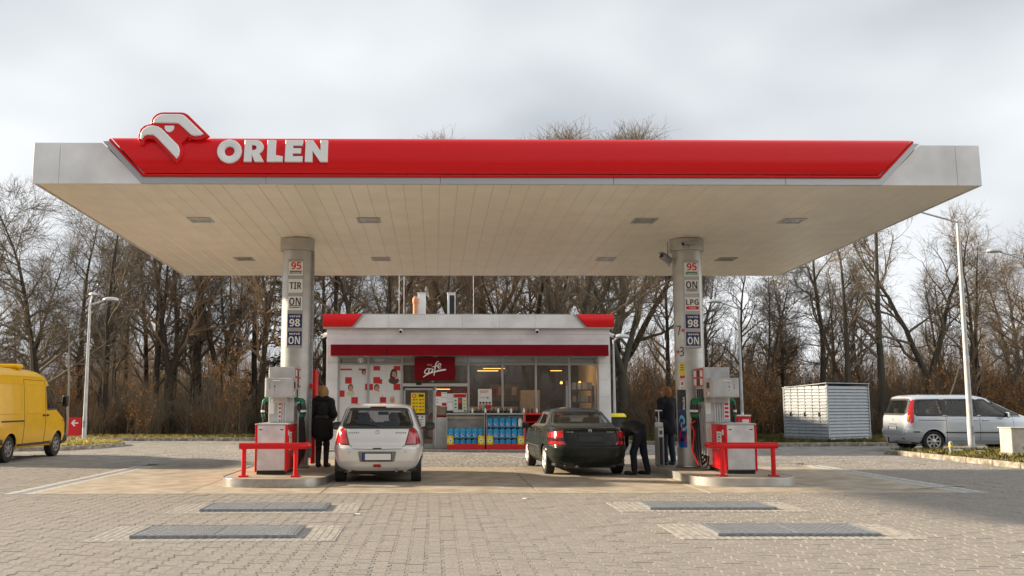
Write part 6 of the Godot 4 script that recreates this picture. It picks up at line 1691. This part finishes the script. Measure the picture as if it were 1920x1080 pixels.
	# person in navy jacket beside the column
	J = {pel = V(0, 0.91, 0.01), belly = V(0, 1.07, 0), chest = V(0, 1.26, 0.01), neck = V(0, 1.44, 0.0), head = V(0.0, 1.565, -0.04), hb = Basis.from_euler(V(-0.3, 0.0, 0)),
		hipl = V(-0.09, 0.88, 0), hipr = V(0.09, 0.88, 0), knl = V(-0.10, 0.48, -0.02), knr = V(0.10, 0.48, -0.02), anl = V(-0.11, 0.09, 0.03), anr = V(0.11, 0.09, 0.03), toel = V(-0.14, 0.035, -0.15), toer = V(0.14, 0.035, -0.15),
		shl = V(-0.175, 1.37, 0), shr = V(0.175, 1.37, 0), ell = V(-0.23, 1.10, 0.0), elr = V(0.23, 1.10, 0.0), wrl = V(-0.12, 1.06, -0.22), wrr = V(0.12, 1.06, -0.22)}
	person("person with ginger hair in a navy jacket and jeans behind the column", V(5.10, 0.15, -21.12), 0.5, J, [
		["jacket", [[V(-0.06, 0.80, 0.01), V(0.06, 0.80, 0.01), 0.155, 0.155], [V(0, 0.86, 0.01), V(0, 1.08, 0), 0.165, 0.15], [J.belly, J.chest, 0.15, 0.16], [J.shl, J.shr, 0.095, 0.095], [V(-0.08, 1.43, 0.04), V(0.08, 1.43, 0.04), 0.06, 0.06]] + arms_cloth(J, 0.085, 0.07, 0.052), M.navy_cloth],
		["trousers", legs_cloth(J, 1.0, 0.0), M.jeans], ["shoes", shoes(J), M.teal, 0.012, 0.02],
		["hair", [[V(0, 1.615, -0.01), V(0, 1.61, -0.05), 0.097, 0.09], [V(0, 1.57, 0.035), V(0, 1.50, 0.045), 0.08, 0.06], [V(-0.08, 1.58, 0.0), V(-0.08, 1.50, 0.01), 0.03, 0.025], [V(0.08, 1.58, 0.0), V(0.08, 1.50, 0.01), 0.03, 0.025]], M.ginger, 0.009, 0.02]])

func lamp_head(t: Node, at: Vector3, turn: float) -> void:
	var n := Node3D.new(); put(n, "lamp_head", t); n.position = at; n.rotation.y = turn # points along +x
	var rows := []
	for i in 9:
		var f := i / 8.0
		var w := 0.16 * sqrt(maxf(0.0, 1.0 - pow(absf(f * 2.0 - 1.0), 2.6))) + 0.012
		var hh := 0.11 * sqrt(maxf(0.0, 1.0 - pow(absf(f * 1.9 - 0.95), 2.4))) + 0.01
		var row := PackedVector3Array()
		for k in 12:
			var a := TAU * k / 12
			row.append(V(f * 0.62, (sin(a) * hh) if sin(a) > 0 else sin(a) * 0.035, cos(a) * w))
		rows.append(row)
	var b := mb(); b.grid(rows, true); part(n, "housing", b, M.lamp_grey)
	b = mb(); b.box(V(0.36, -0.04, 0), V(0.36, 0.03, 0.2), 0.012); part(n, "diffuser", b, M.lamp_glass)

func lamp_post(label: String, at: Vector3, h: float, arms: Array, r := 0.075) -> void:
	var t := thing("lamp_post", label, "lamp post", at, 0.0, "grey lamp posts round the forecourt")
	var b := mb(); b.tube(P3([V(0, 0, 0), V(0, 0.9, 0), V(0, 0.92, 0), V(0, h, 0)]), PackedFloat32Array([r * 1.12, r * 1.12, r, r * 0.55]), 12); part(t, "pole", b, M.lamp_grey)
	bx(t, "base_plate", V(0, 0.02, 0), V(r * 4.4, 0.05, r * 4.4), M.concrete, 0.01)
	b = mb(); b.box(V(0, 0.6, r * 1.12), V(0.09, 0.26, 0.012), 0.003); part(t, "hatch", b, M.galv)
	for a in arms: # [direction angle, length, rise]
		var d := V(cos(a[0]), 0, -sin(a[0]))
		rodp(t, "arm", [V(0, h - 0.05, 0), d * a[1] + V(0, h + a[2], 0)], 0.03, M.lamp_grey, 8)
		lamp_head(t, d * (a[1] - 0.08) + V(0, h + a[2] + 0.02, 0), a[0])

func build_street_furniture() -> void:
	lamp_post("double headed grey lamp post on the verge beside the arrow sign", V(-13.4, 0.08, -37.4), 5.25, [[0.05, 0.55, 0.12], [PI * 0.5 + 0.1, 0.25, 0.36]])
	lamp_post("tall grey lamp post rising in front of the silver minivan", V(15.98, 0.08, -28.62), 6.95, [[PI, 1.15, 0.27]], 0.085)
	lamp_post("lamp post reaching in at the edge above the minivan", V(22.3, 0.08, -35.2), 6.75, [[PI, 1.1, 0.28]], 0.08)
	lamp_post("thin lamp post between the LPG column and the louvred shed", V(12.78, 0.08, -40.0), 5.4, [[PI, 0.75, 0.22]], 0.07)
	lamp_post("short thin lamp post just behind the shop corner", V(6.72, 0.0, -36.0), 3.85, [[0.4, 0.18, 0.1]], 0.055)
	lamp_post("distant lamp post above the yellow van roof", V(-20.6, 0.0, -50.0), 4.9, [[PI * 0.95, 0.4, 0.1]], 0.07)
	# arrow sign
	var t := thing("arrow_sign", "small red board with a white arrow beside the lamp post", "sign", V(-13.85, 0.08, -37.6))
	bx(t, "board", V(0, 0.50, 0), V(0.48, 0.68, 0.05), M.sign_red, 0.008)
	for s in [-1, 1]: rodp(t, "leg", [V(s * 0.16, 0.0, -0.04), V(s * 0.16, 0.7, -0.04)], 0.02, M.lamp_grey)
	var b := mb(); b.extrude(P2([-0.14, 0.62, -0.02, 0.75, 0.04, 0.72, -0.045, 0.645, 0.14, 0.645, 0.14, 0.595, -0.045, 0.595, 0.04, 0.52, -0.02, 0.49]), 0.029, 0.004); part(t, "arrow", b, M.white, V(0, 0.02, 0))
	# louvred shed
	var yaw := 0.5585 # its long side runs right and back
	var c := V(14.55, 0.085, -35.6)
	var sh := thing("louvred_shed", "grey metal louvred shed with a sloping roof at the wood edge", "shed", c, yaw)
	# local: long side along +x at z = 0, doors along -z at x = 0
	var W := 2.58; var Dp := 1.9; var h0 := 2.14; var h1 := 2.0
	bx(sh, "inner_casing", V(W / 2, 1.0, -Dp / 2), V(W - 0.12, 1.98, Dp - 0.12), M.shed_grey, 0)
	var sm := mb(); sm.box(Z3, V(W - 0.08, 0.12, 0.016), 0.004)
	var slat := sm.mesh()
	for k in 17:
		var o := part(sh, "slat", slat, M.shed_grey, V(W / 2, 0.09 + k * 0.118, 0.0)); o.rotation.x = -0.38
	for x in [0.02, W - 0.02]: bx(sh, "corner_post", V(x, 1.04, 0.0), V(0.07, 2.08, 0.07), M.shed_grey, 0.006)
	bx(sh, "corner_post", V(0.0, 1.0, -Dp), V(0.07, 2.0, 0.07), M.shed_grey, 0.006)
	var dm := mb(); dm.box(Z3, V(0.016, 0.12, Dp / 6 - 0.03), 0.004)
	var dslat := dm.mesh()
	for c2 in 6:
		for k in 17:
			var o := part(sh, "door_slat", dslat, M.shed_grey, V(-0.01, 0.09 + k * 0.118, -(c2 + 0.5) * Dp / 6)); o.rotation.z = -0.32
	for c2 in 5: bx(sh, "door_stile", V(-0.015, 1.0, -(c2 + 1) * Dp / 6), V(0.03, 1.98, 0.03), M.shed_grey, 0.005)
	for c2 in 3:
		bx(sh, "door_handle", V(-0.05, 0.98, -(c2 * 2 + 1) * Dp / 6 - 0.02), V(0.04, 0.16, 0.04), M.black, 0.01)
	b = mb(); b.quad(V(-0.05, h0 + 0.02, 0.05), V(W + 0.05, h0 + 0.02, 0.05), V(W + 0.05, h1, -Dp - 0.05), V(-0.05, h1, -Dp - 0.05))
	b.quad(V(-0.05, h0 - 0.01, 0.05), V(W + 0.05, h0 - 0.01, 0.05), V(W + 0.05, h0 + 0.02, 0.05), V(-0.05, h0 + 0.02, 0.05)); b.quad(V(-0.05, h1 - 0.03, -Dp - 0.05), V(-0.05, h0 - 0.01, 0.05), V(-0.05, h0 + 0.02, 0.05), V(-0.05, h1, -Dp - 0.05))
	b.quad(V(-0.05, h1 - 0.03, -Dp - 0.05), V(W + 0.05, h1 - 0.03, -Dp - 0.05), V(W + 0.05, h0 - 0.01, 0.05), V(-0.05, h0 - 0.01, 0.05))
	part(sh, "roof", b, M.shed_grey)
	# cabinet, bollard
	var cb := thing("utility_cabinet", "beige utility cabinet at the edge on the grass island", "cabinet", V(15.75, 0.085, -25.6), 0.05)
	bx(cb, "casing", V(0, 0.40, 0), V(1.1, 0.68, 0.5), M.beige, 0.015); bx(cb, "plinth", V(0, 0.05, 0), V(1.16, 0.12, 0.54), M.concrete, 0.01); bx(cb, "cap", V(0, 0.75, 0), V(1.16, 0.03, 0.56), M.beige, 0.008)
	bx(cb, "door_gap", V(0, 0.40, 0.252), V(0.008, 0.62, 0.004), M.grey_paint, 0); bx(cb, "latch", V(-0.2, 0.24, 0.258), V(0.1, 0.06, 0.016), M.grey_paint, 0.005); bx(cb, "white_plate", V(0.0, 0.56, 0.255), V(0.14, 0.16, 0.004), M.white, 0); bx(cb, "red_mark", V(0.0, 0.50, 0.258), V(0.05, 0.05, 0.004), M.sign_red, 0)
	var bo := thing("marker_post", "short grey marker post on the grass island beside the lamp post", "post", V(14.32, 0.085, -26.7))
	b = mb(); b.lathe([[0.0, 0.36], [0.03, 0.35], [0.05, 0.31], [0.055, 0.28], [0.05, 0.27], [0.05, 0.0]], 14); part(bo, "post", b, M.galv)
	b = mb(); b.lathe([[0.051, 0.2], [0.053, 0.2], [0.053, 0.26], [0.051, 0.26]], 14); part(bo, "yellow_band", b, M.yellow)
	for k in 5:
		var st := thing("stone", ["pale stone lying at the foot of the tall lamp post", "flat stone on the grass behind the marker post", "small stone near the beige cabinet", "low stone on the verge by the minivan wheel", "light stone behind the lamp post"][k], "stone", V([15.7, 14.9, 15.05, 16.6, 16.9][k], 0.1, [-28.3, -27.4, -26.6, -28.0, -28.4][k]))
		var bb := blob([[V(-0.1, 0, 0), V(0.1, 0.02, 0.04), 0.09, 0.07], [V(0.0, 0, 0.06), V(0.04, 0.03, -0.04), 0.07, 0.06]], 0.025, 0.05); part(st, "rock", bb, M.kerb)
	# scraps of paper on the paving
	for q in [[5.95, -9.75, 0.3, "white paper scrap on the paving at the right foreground"], [1.42, -15.3, 1.0, "small white paper scrap near the concrete pad edge"], [-1.05, -13.25, 2.0, "pale scrap beside the tank cover before the silver hatchback"]]:
		var pb := mb(); pb.grid([P3([V(-0.07, 0.006, 0.03), V(0, 0.012, 0.04), V(0.08, 0.006, 0.03)]), P3([V(-0.06, 0.01, -0.03), V(0.01, 0.016, -0.03), V(0.07, 0.008, -0.04)])])
		var po := part(self, "paper_scrap", pb, M.white, V(q[0], 0.003, q[1])); po.rotation.y = q[2]; tag(po, q[3], "paper")

# ---- bare trees
var tr_rng := RandomNumberGenerator.new()
func limb(b: MB, p: Vector3, d: Vector3, len: float, r: float, seg: int, sides: int, wob: float, lift: float, tip := 0.25) -> Array:
	var pts := PackedVector3Array([p]); var rad := PackedFloat32Array([r]); var dirs := [d]
	for i in seg:
		d = (d + V(tr_rng.randfn(0, wob), tr_rng.randfn(0, wob) + lift, tr_rng.randfn(0, wob))).normalized()
		p += d * len / seg
		pts.append(p); rad.append(r * lerpf(1.0, tip, float(i + 1) / seg)); dirs.append(d)
	b.tube(pts, rad, sides, false)
	return [pts, rad, dirs]
func pick(L: Array, f: float) -> Array:
	var n: int = L[0].size() - 1
	var x := f * n; var i := mini(int(x), n - 1)
	return [L[0][i].lerp(L[0][i + 1], x - i), lerpf(L[1][i], L[1][i + 1], x - i), L[2][i]]
func outward(d: Vector3, ang: float) -> Vector3:
	var a := V(tr_rng.randfn(), tr_rng.randfn(), tr_rng.randfn()).cross(d).normalized()
	return (d * cos(ang) + a * sin(ang)).normalized()

# kind: h height, lo where limbs start, n1.. counts, spread limb length share, forks
func tree_meshes(sd: int, T: Dictionary) -> Array:
	tr_rng.seed = sd
	var trunk := mb(); var crown := mb()
	var stems := []
	var fork: int = T.get("fork", 1)
	if fork == 1: stems.append(limb(trunk, V(0, -0.1, 0), V(tr_rng.randfn(0, 0.04), 1, tr_rng.randfn(0, 0.04)).normalized(), T.h, T.r, 12, 8, 0.05, 0.03, 0.12))
	else:
		var base := limb(trunk, V(0, -0.1, 0), Vector3.UP, T.h * T.fh, T.r, 5, 8, 0.03, 0.05, 0.8)
		for k in fork:
			var a := TAU * k / fork + tr_rng.randf()
			stems.append(limb(trunk, base[0][5], V(cos(a) * T.fs, 1, sin(a) * T.fs).normalized(), T.h * (1 - T.fh) * tr_rng.randf_range(0.85, 1.1), T.r * 0.66, 9, 7, 0.09, 0.05, 0.12))
	for st in stems:
		var n1: int = int(T.n1 / sqrt(float(fork)))
		for i in n1:
			var f := lerpf(T.lo if fork == 1 else 0.12, 0.98, pow((i + tr_rng.randf()) / n1, 0.9))
			var q := pick(st, f)
			var l1: float = T.h * T.spread * (1.0 - 0.62 * f) * tr_rng.randf_range(0.6, 1.15)
			var L1 := limb(crown, q[0], outward(q[2], T.ang * tr_rng.randf_range(0.75, 1.2)), l1, minf(q[1] * 0.62, 0.11 * l1 / 3.0 + 0.014), 7, 5, T.wob, T.lift)
			for j in T.n2:
				var q2 := pick(L1, tr_rng.randf_range(0.15, 1.0))
				var l2 := l1 * tr_rng.randf_range(0.28, 0.55)
				var L2 := limb(crown, q2[0], outward(q2[2], tr_rng.randf_range(0.5, 1.0)), l2, minf(q2[1] * 0.7, 0.03), 4, 4, T.wob * 1.1, T.lift)
				for k in T.n3:
					var q3 := pick(L2, tr_rng.randf_range(0.1, 1.0))
					var l3 := tr_rng.randf_range(0.35, 0.95)
					var L3 := limb(crown, q3[0], outward(q3[2], tr_rng.randf_range(0.4, 1.0)), l3, 0.007, 3, 3, 0.16, T.lift, 0.5)
					for m in T.n4:
						var q4 := pick(L3, tr_rng.randf_range(0.2, 1.0))
						limb(crown, q4[0], outward(q4[2], tr_rng.randf_range(0.4, 0.9)), tr_rng.randf_range(0.18, 0.5), 0.0045, 1, 3, 0.1, 0.05, 0.6)
	return [trunk.mesh(), crown.mesh()]

func merged(a: Array) -> ArrayMesh:
	var st := SurfaceTool.new()
	st.append_from(a[0], 0, Transform3D()); st.append_from(a[1], 0, Transform3D())
	return st.commit()

func shrub_mesh(sd: int, n: int, h: float, leaves: int) -> Array:
	tr_rng.seed = sd
	var b := mb(); var lf := mb()
	for i in n:
		var a := tr_rng.randf() * TAU; var rr := tr_rng.randf() * 0.5
		var L := limb(b, V(cos(a) * rr, 0, sin(a) * rr), V(tr_rng.randfn(0, 0.22), 1, tr_rng.randfn(0, 0.22)).normalized(), h * tr_rng.randf_range(0.55, 1.1), tr_rng.randf_range(0.008, 0.018), 5, 3, 0.1, 0.02)
		for k in 7:
			var q := pick(L, tr_rng.randf_range(0.2, 1.0))
			var L2 := limb(b, q[0], outward(q[2], tr_rng.randf_range(0.4, 1.0)), tr_rng.randf_range(0.25, 0.8), 0.006, 2, 3, 0.15, 0.05, 0.5)
			for m in leaves:
				var q2 := pick(L2, tr_rng.randf())
				var u := V(tr_rng.randfn(), tr_rng.randfn(), tr_rng.randfn()).normalized() * 0.04; var w := V(tr_rng.randfn(), tr_rng.randfn(), tr_rng.randfn()).normalized() * 0.025
				var p: Vector3 = q2[0]
				lf.quad(p, p + u + w, p + u * 2.0, p + u - w)
	return [b.mesh(), lf.mesh() if leaves else null]

func spread(parent: Node, called: String, mesh: Mesh, m: Material, xs: Array) -> MultiMeshInstance3D:
	var mm := MultiMesh.new(); mm.transform_format = MultiMesh.TRANSFORM_3D; mm.mesh = mesh; mm.instance_count = xs.size()
	for i in xs.size(): mm.set_instance_transform(i, xs[i])
	var o := MultiMeshInstance3D.new(); o.multimesh = mm; o.material_override = m
	put(o, called, parent); o.set_meta("kind", "stuff")
	return o

func build_wood() -> void:
	var bn := noise_tex(0.03, 0.5, 1.0, 5, 81)
	for q in [["bark_brown", 0.115, 0.088, 0.060], ["bark_grey", 0.145, 0.122, 0.092], ["bark_dark", 0.080, 0.064, 0.048], ["twig_brown", 0.20, 0.16, 0.112], ["twig_red", 0.24, 0.165, 0.10], ["twig_dark", 0.15, 0.122, 0.088], ["needle", 0.022, 0.034, 0.018], ["rust_leaf", 0.30, 0.135, 0.04], ["brush", 0.15, 0.108, 0.064], ["birch", 0.30, 0.26, 0.21]]:
		mat(q[0], lin(q[1], q[2], q[3]), 0.95, 0, bn if q[0].begins_with("bark") else null, 1.5)
	var kinds := [
		{h = 10.0, r = 0.17, lo = 0.22, n1 = 18, n2 = 6, n3 = 6, n4 = 3, spread = 0.40, ang = 0.8, wob = 0.13, lift = 0.06},
		{h = 11.0, r = 0.20, lo = 0.3, n1 = 16, n2 = 6, n3 = 6, n4 = 3, spread = 0.36, ang = 0.68, wob = 0.12, lift = 0.07},
		{h = 10.5, r = 0.24, lo = 0.3, n1 = 20, n2 = 6, n3 = 6, n4 = 3, spread = 0.34, ang = 0.8, wob = 0.16, lift = 0.05, fork = 2, fh = 0.25, fs = 0.35},
		{h = 11.5, r = 0.30, lo = 0.3, n1 = 20, n2 = 7, n3 = 7, n4 = 3, spread = 0.36, ang = 0.85, wob = 0.17, lift = 0.04, fork = 3, fh = 0.22, fs = 0.55},
		{h = 10.0, r = 0.13, lo = 0.25, n1 = 18, n2 = 6, n3 = 6, n4 = 3, spread = 0.27, ang = 0.65, wob = 0.12, lift = 0.08},
		{h = 9.0, r = 0.15, lo = 0.18, n1 = 24, n2 = 8, n3 = 7, n4 = 4, spread = 0.42, ang = 0.85, wob = 0.15, lift = 0.03},
		{h = 10.6, r = 0.2, lo = 0.4, n1 = 24, n2 = 9, n3 = 9, n4 = 4, spread = 0.34, ang = 0.7, wob = 0.10, lift = 0.08}]
	var V_ := []
	for i in kinds.size(): V_.append(tree_meshes(100 + i * 7, kinds[i]))
	# x, z, variant, height scale, bark, twig, label ("" = one of the crowd)
	var list := [
		[-17.2, -42.5, 5, 1.12, "bark_dark", "twig_dark", "broad bare tree with spreading crown at the picture's left edge"],
		[-14.8, -43.5, 0, 1.05, "bark_dark", "twig_dark", "bare tree just beside the double headed lamp post"],
		[-21.5, -46.0, 0, 0.9, "bark_grey", "twig_brown", "bare tree rising behind the yellow van"],
		[1.8, -50.0, 3, 0.95, "bark_grey", "twig_brown", "large many stemmed bare tree behind the shop roof"],
		[6.2, -45.0, 3, 1.05, "bark_grey", "twig_brown", "large bare tree with thick arching limbs beside the shop"],
		[8.6, -44.0, 2, 1.1, "bark_grey", "twig_brown", "forked bare tree behind the LPG column"],
		[20.3, -43.5, 1, 1.05, "bark_grey", "twig_brown", "bare tree standing directly behind the louvred shed"],
		[22.8, -44.0, 2, 0.98, "bark_grey", "twig_brown", "bare forked tree above the silver minivan roof"],
		[26.4, -42.0, 0, 0.84, "bark_grey", "twig_red", "tall bare tree at the picture's right edge"]]
	var lr := RandomNumberGenerator.new(); lr.seed = 77
	for q in [[-19.6, -46.5, 5, 0.95], [-17.6, -48.0, 0, 1.05], [-15.9, -46.0, 5, 1.0], [-13.4, -46.2, 0, 1.05], [-12.0, -48.0, 5, 1.0], [-10.4, -46.8, 2, 1.0]]:
		list.append([q[0], q[1], q[2], q[3], "bark_dark", "twig_dark", ""])
	for q in [[15.0, -47.0, 0, 0.85], [16.8, -48.5, 5, 0.85], [18.6, -46.0, 1, 0.9], [28.6, -47.0, 5, 0.9], [30.2, -49.0, 0, 0.9]]:
		list.append([q[0], q[1], q[2], q[3], "bark_grey", "twig_brown", ""])
	# the crowd, left of the shop, behind it and right of it
	for i in 21:
		var x := -16.5 + i * 0.78 + lr.randfn(0, 0.3)
		list.append([x, -44.0 - lr.randf() * 8.0, [1, 4, 0, 4, 1, 2][i % 6], lr.randf_range(0.92, 1.2), ["bark_dark", "bark_brown"][i % 2], ["twig_brown", "twig_brown", "twig_red"][i % 3], ""])
	for i in 12:
		list.append([-1.5 + i * 0.95 + lr.randfn(0, 0.3), -47.0 - lr.randf() * 8.0, [1, 2, 0, 3][i % 4], lr.randf_range(0.9, 1.1), "bark_brown", ["twig_brown", "twig_red"][i % 2], ""])
	for i in 13:
		list.append([9.5 + i * 1.5 + lr.randfn(0, 0.35), -43.0 - lr.randf() * 9.0, [0, 1, 4, 2, 4][i % 5], lr.randf_range(0.76, 0.96), ["bark_grey", "bark_brown"][i % 2], ["twig_brown", "twig_red", "twig_brown"][i % 3], ""])
	for q in list:
		var t := thing("bare_tree", q[6] if q[6] else ("slender bare tree in the wood " + ("left of the shop" if q[0] < -1.6 else ("behind the shop" if q[0] < 9.3 else "right of the LPG column"))), "tree", V(q[0], 0, q[1]), lr.randf() * TAU, "bare trees along the wood edge")
		var tk := part(t, "trunk", V_[q[2]][0], M[q[4]]); var cr := part(t, "crown", V_[q[2]][1], M[q[5]])
		var sx: float = q[3] * lr.randf_range(0.92, 1.08)
		tk.scale = V(sx, q[3], sx); cr.scale = V(sx, q[3], sx)
	# two tall bare trees whose tops show over the canopy
	for q in [[11.0, -60.0, 6, 1.57, "bare tree whose rounded top shows over the canopy beside another"], [7.2, -61.0, 6, 1.58, "bare tree whose flat top shows over the canopy centre"], [-0.2, -60.0, 6, 1.50, "bare tree whose small tip shows over the canopy left of centre"]]:
		var t := thing("bare_tree", q[4], "tree", V(q[0], 0, q[1]), 7.3 + q[0] * 0.03, "bare trees along the wood edge")
		part(t, "trunk", V_[q[2]][0], M.bark_brown).scale = V(q[3] * 1.25, q[3], q[3] * 1.25); part(t, "crown", V_[q[2]][1], M.twig_brown).scale = V(q[3] * 1.25, q[3], q[3] * 1.25)
	# dark evergreens
	var ev := evergreen()
	for q in [[-7.1, -48.5, 1.45, "dark evergreen tree between the TIR column and the shop roof"], [-26.0, -52.0, 0.85, "small dark evergreen far behind the yellow van"], [-23.6, -55.0, 0.8, "dark evergreen behind the distant lamp post"]]:
		var t := thing("evergreen_tree", q[3], "tree", V(q[0], 0, q[1]), q[0], "dark evergreens in the wood")
		part(t, "trunk", ev[0], M.bark_dark).scale = Vector3.ONE * q[2]; part(t, "crown", ev[1], M.needle).scale = Vector3.ONE * q[2]
	# leaning pale stems
	for q in [[-15.2, -40.4, 0.12, -0.06, 4.6, "pale leaning birch stem behind the lamp post"], [20.8, -40.3, 0.3, 0.0, 3.4, "pale broken stem leaning behind the minivan"]]:
		tr_rng.seed = int(q[0] * 10) + 999
		var t := thing("pale_stem", q[5], "tree", V(q[0], 0, q[1]), 0.0)
		var b := mb(); var L := limb(b, V(0, -0.1, 0), V(q[2], 1, q[3]).normalized(), q[4], 0.06, 10, 7, 0.06, 0.0, 0.3); part(t, "trunk", b, M.birch)
		b = mb()
		for k in 14:
			var p := pick(L, tr_rng.randf_range(0.4, 1.0)); limb(b, p[0], outward(p[2], 0.7), tr_rng.randf_range(0.4, 1.2), 0.01, 4, 4, 0.15, 0.05)
		part(t, "crown", b, M.twig_brown)
	# the mass behind and the brush at its foot
	var un := struct("undergrowth"); un.remove_meta("kind"); un.set_meta("kind", "stuff"); tag(un, "brown brush and saplings filling the foot of the wood", "undergrowth")
	for v in 3:
		var sm: Array = shrub_mesh(300 + v, 26, [1.5, 2.4, 4.4][v], 0)
		var xs := []
		for i in [360, 420, 560][v]:
			var z: float = [-41.2, -43.0, -48.0][v] - pow(lr.randf(), 1.3) * 32.0
			var x := lr.randf_range(-0.50, 0.66) * -z * 1.05 + 1.0
			if x > 13.0 and x < 18.0 and z > -39.5: continue
			var s := lr.randf_range(0.7, 1.25)
			xs.append(Transform3D(Basis(Vector3.UP, lr.randf() * TAU).scaled(V(s, s * lr.randf_range(0.8, 1.2), s)), V(x, 0, z)))
		spread(un, "brush", sm[0], [M.brush, M.twig_brown, M.twig_red][v], xs)
	var rm: Array = shrub_mesh(320, 12, 2.0, 7)
	var rx := []
	for i in 260:
		var z := -41.0 - lr.randf() * 22.0
		var x := lr.randf_range(0.22, 0.66) * -z
		if i % 6 == 0: x = lr.randf_range(-0.45, -0.05) * -z
		var s := lr.randf_range(0.5, 1.3)
		rx.append(Transform3D(Basis(Vector3.UP, lr.randf() * TAU).scaled(V(s, s * lr.randf_range(0.7, 1.6), s)), V(x, 0, z)))
	spread(un, "leafy_brush_stems", rm[0], M.brush, rx); spread(un, "leafy_brush", rm[1], M.rust_leaf, rx)
	var fw := struct("far_wood"); fw.remove_meta("kind"); fw.set_meta("kind", "stuff"); tag(fw, "dense bare wood receding behind the front trees", "wood")
	for v in 3:
		var me := merged(V_[[1, 0, 4][v]]); var xs := []
		for i in 32:
			var z := -56.0 - lr.randf() * 40.0
			var x := lr.randf_range(-0.56, 0.72) * -z
			var s := lr.randf_range(0.5, 0.72)
			if x < -0.40 * -z: s *= 0.75
			xs.append(Transform3D(Basis(Vector3.UP, lr.randf() * TAU).scaled(V(s, s, s)), V(x, 0, z)))
		for i in 26:
			var s := lr.randf_range(0.8, 1.1); var side := -1.0 if i < 16 else 1.0
			xs.append(Transform3D(Basis(Vector3.UP, lr.randf() * TAU).scaled(V(s, s, s)), V(side * lr.randf_range(36, 85), 0, -44.0 - lr.randf() * 26.0)))
		spread(fw, "far_trees", me, [M.twig_brown, M.twig_dark, M.twig_red][v], xs)
	# the wood across the road, which the shop glass and the red band mirror
	var bw := struct("wood_across_road"); bw.remove_meta("kind"); bw.set_meta("kind", "stuff"); tag(bw, "bare wood across the road that the shop glass mirrors", "wood")
	for v in 2:
		var me := merged(V_[[0, 3][v]]); var xs := []
		for i in 44:
			var s := lr.randf_range(0.9, 1.25)
			xs.append(Transform3D(Basis(Vector3.UP, lr.randf() * TAU).scaled(V(s, s, s)), V(lr.randf_range(-55, 60), 0, lr.randf_range(28, 48))))
		spread(bw, "mirrored_trees", me, M.twig_brown, xs)
	var bs: Array = shrub_mesh(340, 30, 5.0, 0); var bxs := []
	for i in 420:
		var s := lr.randf_range(0.8, 1.5)
		bxs.append(Transform3D(Basis(Vector3.UP, lr.randf() * TAU).scaled(V(s, s, s)), V(lr.randf_range(-50, 55), 0, lr.randf_range(26, 50))))
	spread(bw, "mirrored_brush", bs[0], M.twig_dark, bxs)

func evergreen() -> Array:
	tr_rng.seed = 555
	var t := mb(); var c := mb()
	var L := limb(t, V(0, -0.1, 0), Vector3.UP, 8.4, 0.2, 10, 7, 0.02, 0.05, 0.1)
	for i in 90:
		var f := lerpf(0.08, 1.0, i / 90.0)
		var q := pick(L, f)
		var l := (1.0 - f * 0.85) * 2.4 * tr_rng.randf_range(0.7, 1.1)
		var a := tr_rng.randf() * TAU
		var L1 := limb(t, q[0], V(cos(a), tr_rng.randf_range(-0.1, 0.25), sin(a)).normalized(), l, 0.03, 5, 4, 0.08, -0.03)
		for k in 70:
			var p := pick(L1, tr_rng.randf_range(0.12, 1.0))
			var u: Vector3 = (p[2] + V(tr_rng.randfn(0, 0.6), tr_rng.randfn(-0.25, 0.5), tr_rng.randfn(0, 0.6))).normalized() * tr_rng.randf_range(0.1, 0.24)
			var w := V(tr_rng.randfn(), tr_rng.randfn(), tr_rng.randfn()).cross(u).normalized() * 0.028
			var o := V(tr_rng.randfn(0, 0.05), tr_rng.randfn(0, 0.05), tr_rng.randfn(0, 0.05))
			c.quad(p[0] + o, p[0] + o + u * 0.5 + w, p[0] + o + u, p[0] + o + u * 0.5 - w)
	return [t.mesh(), c.mesh()]
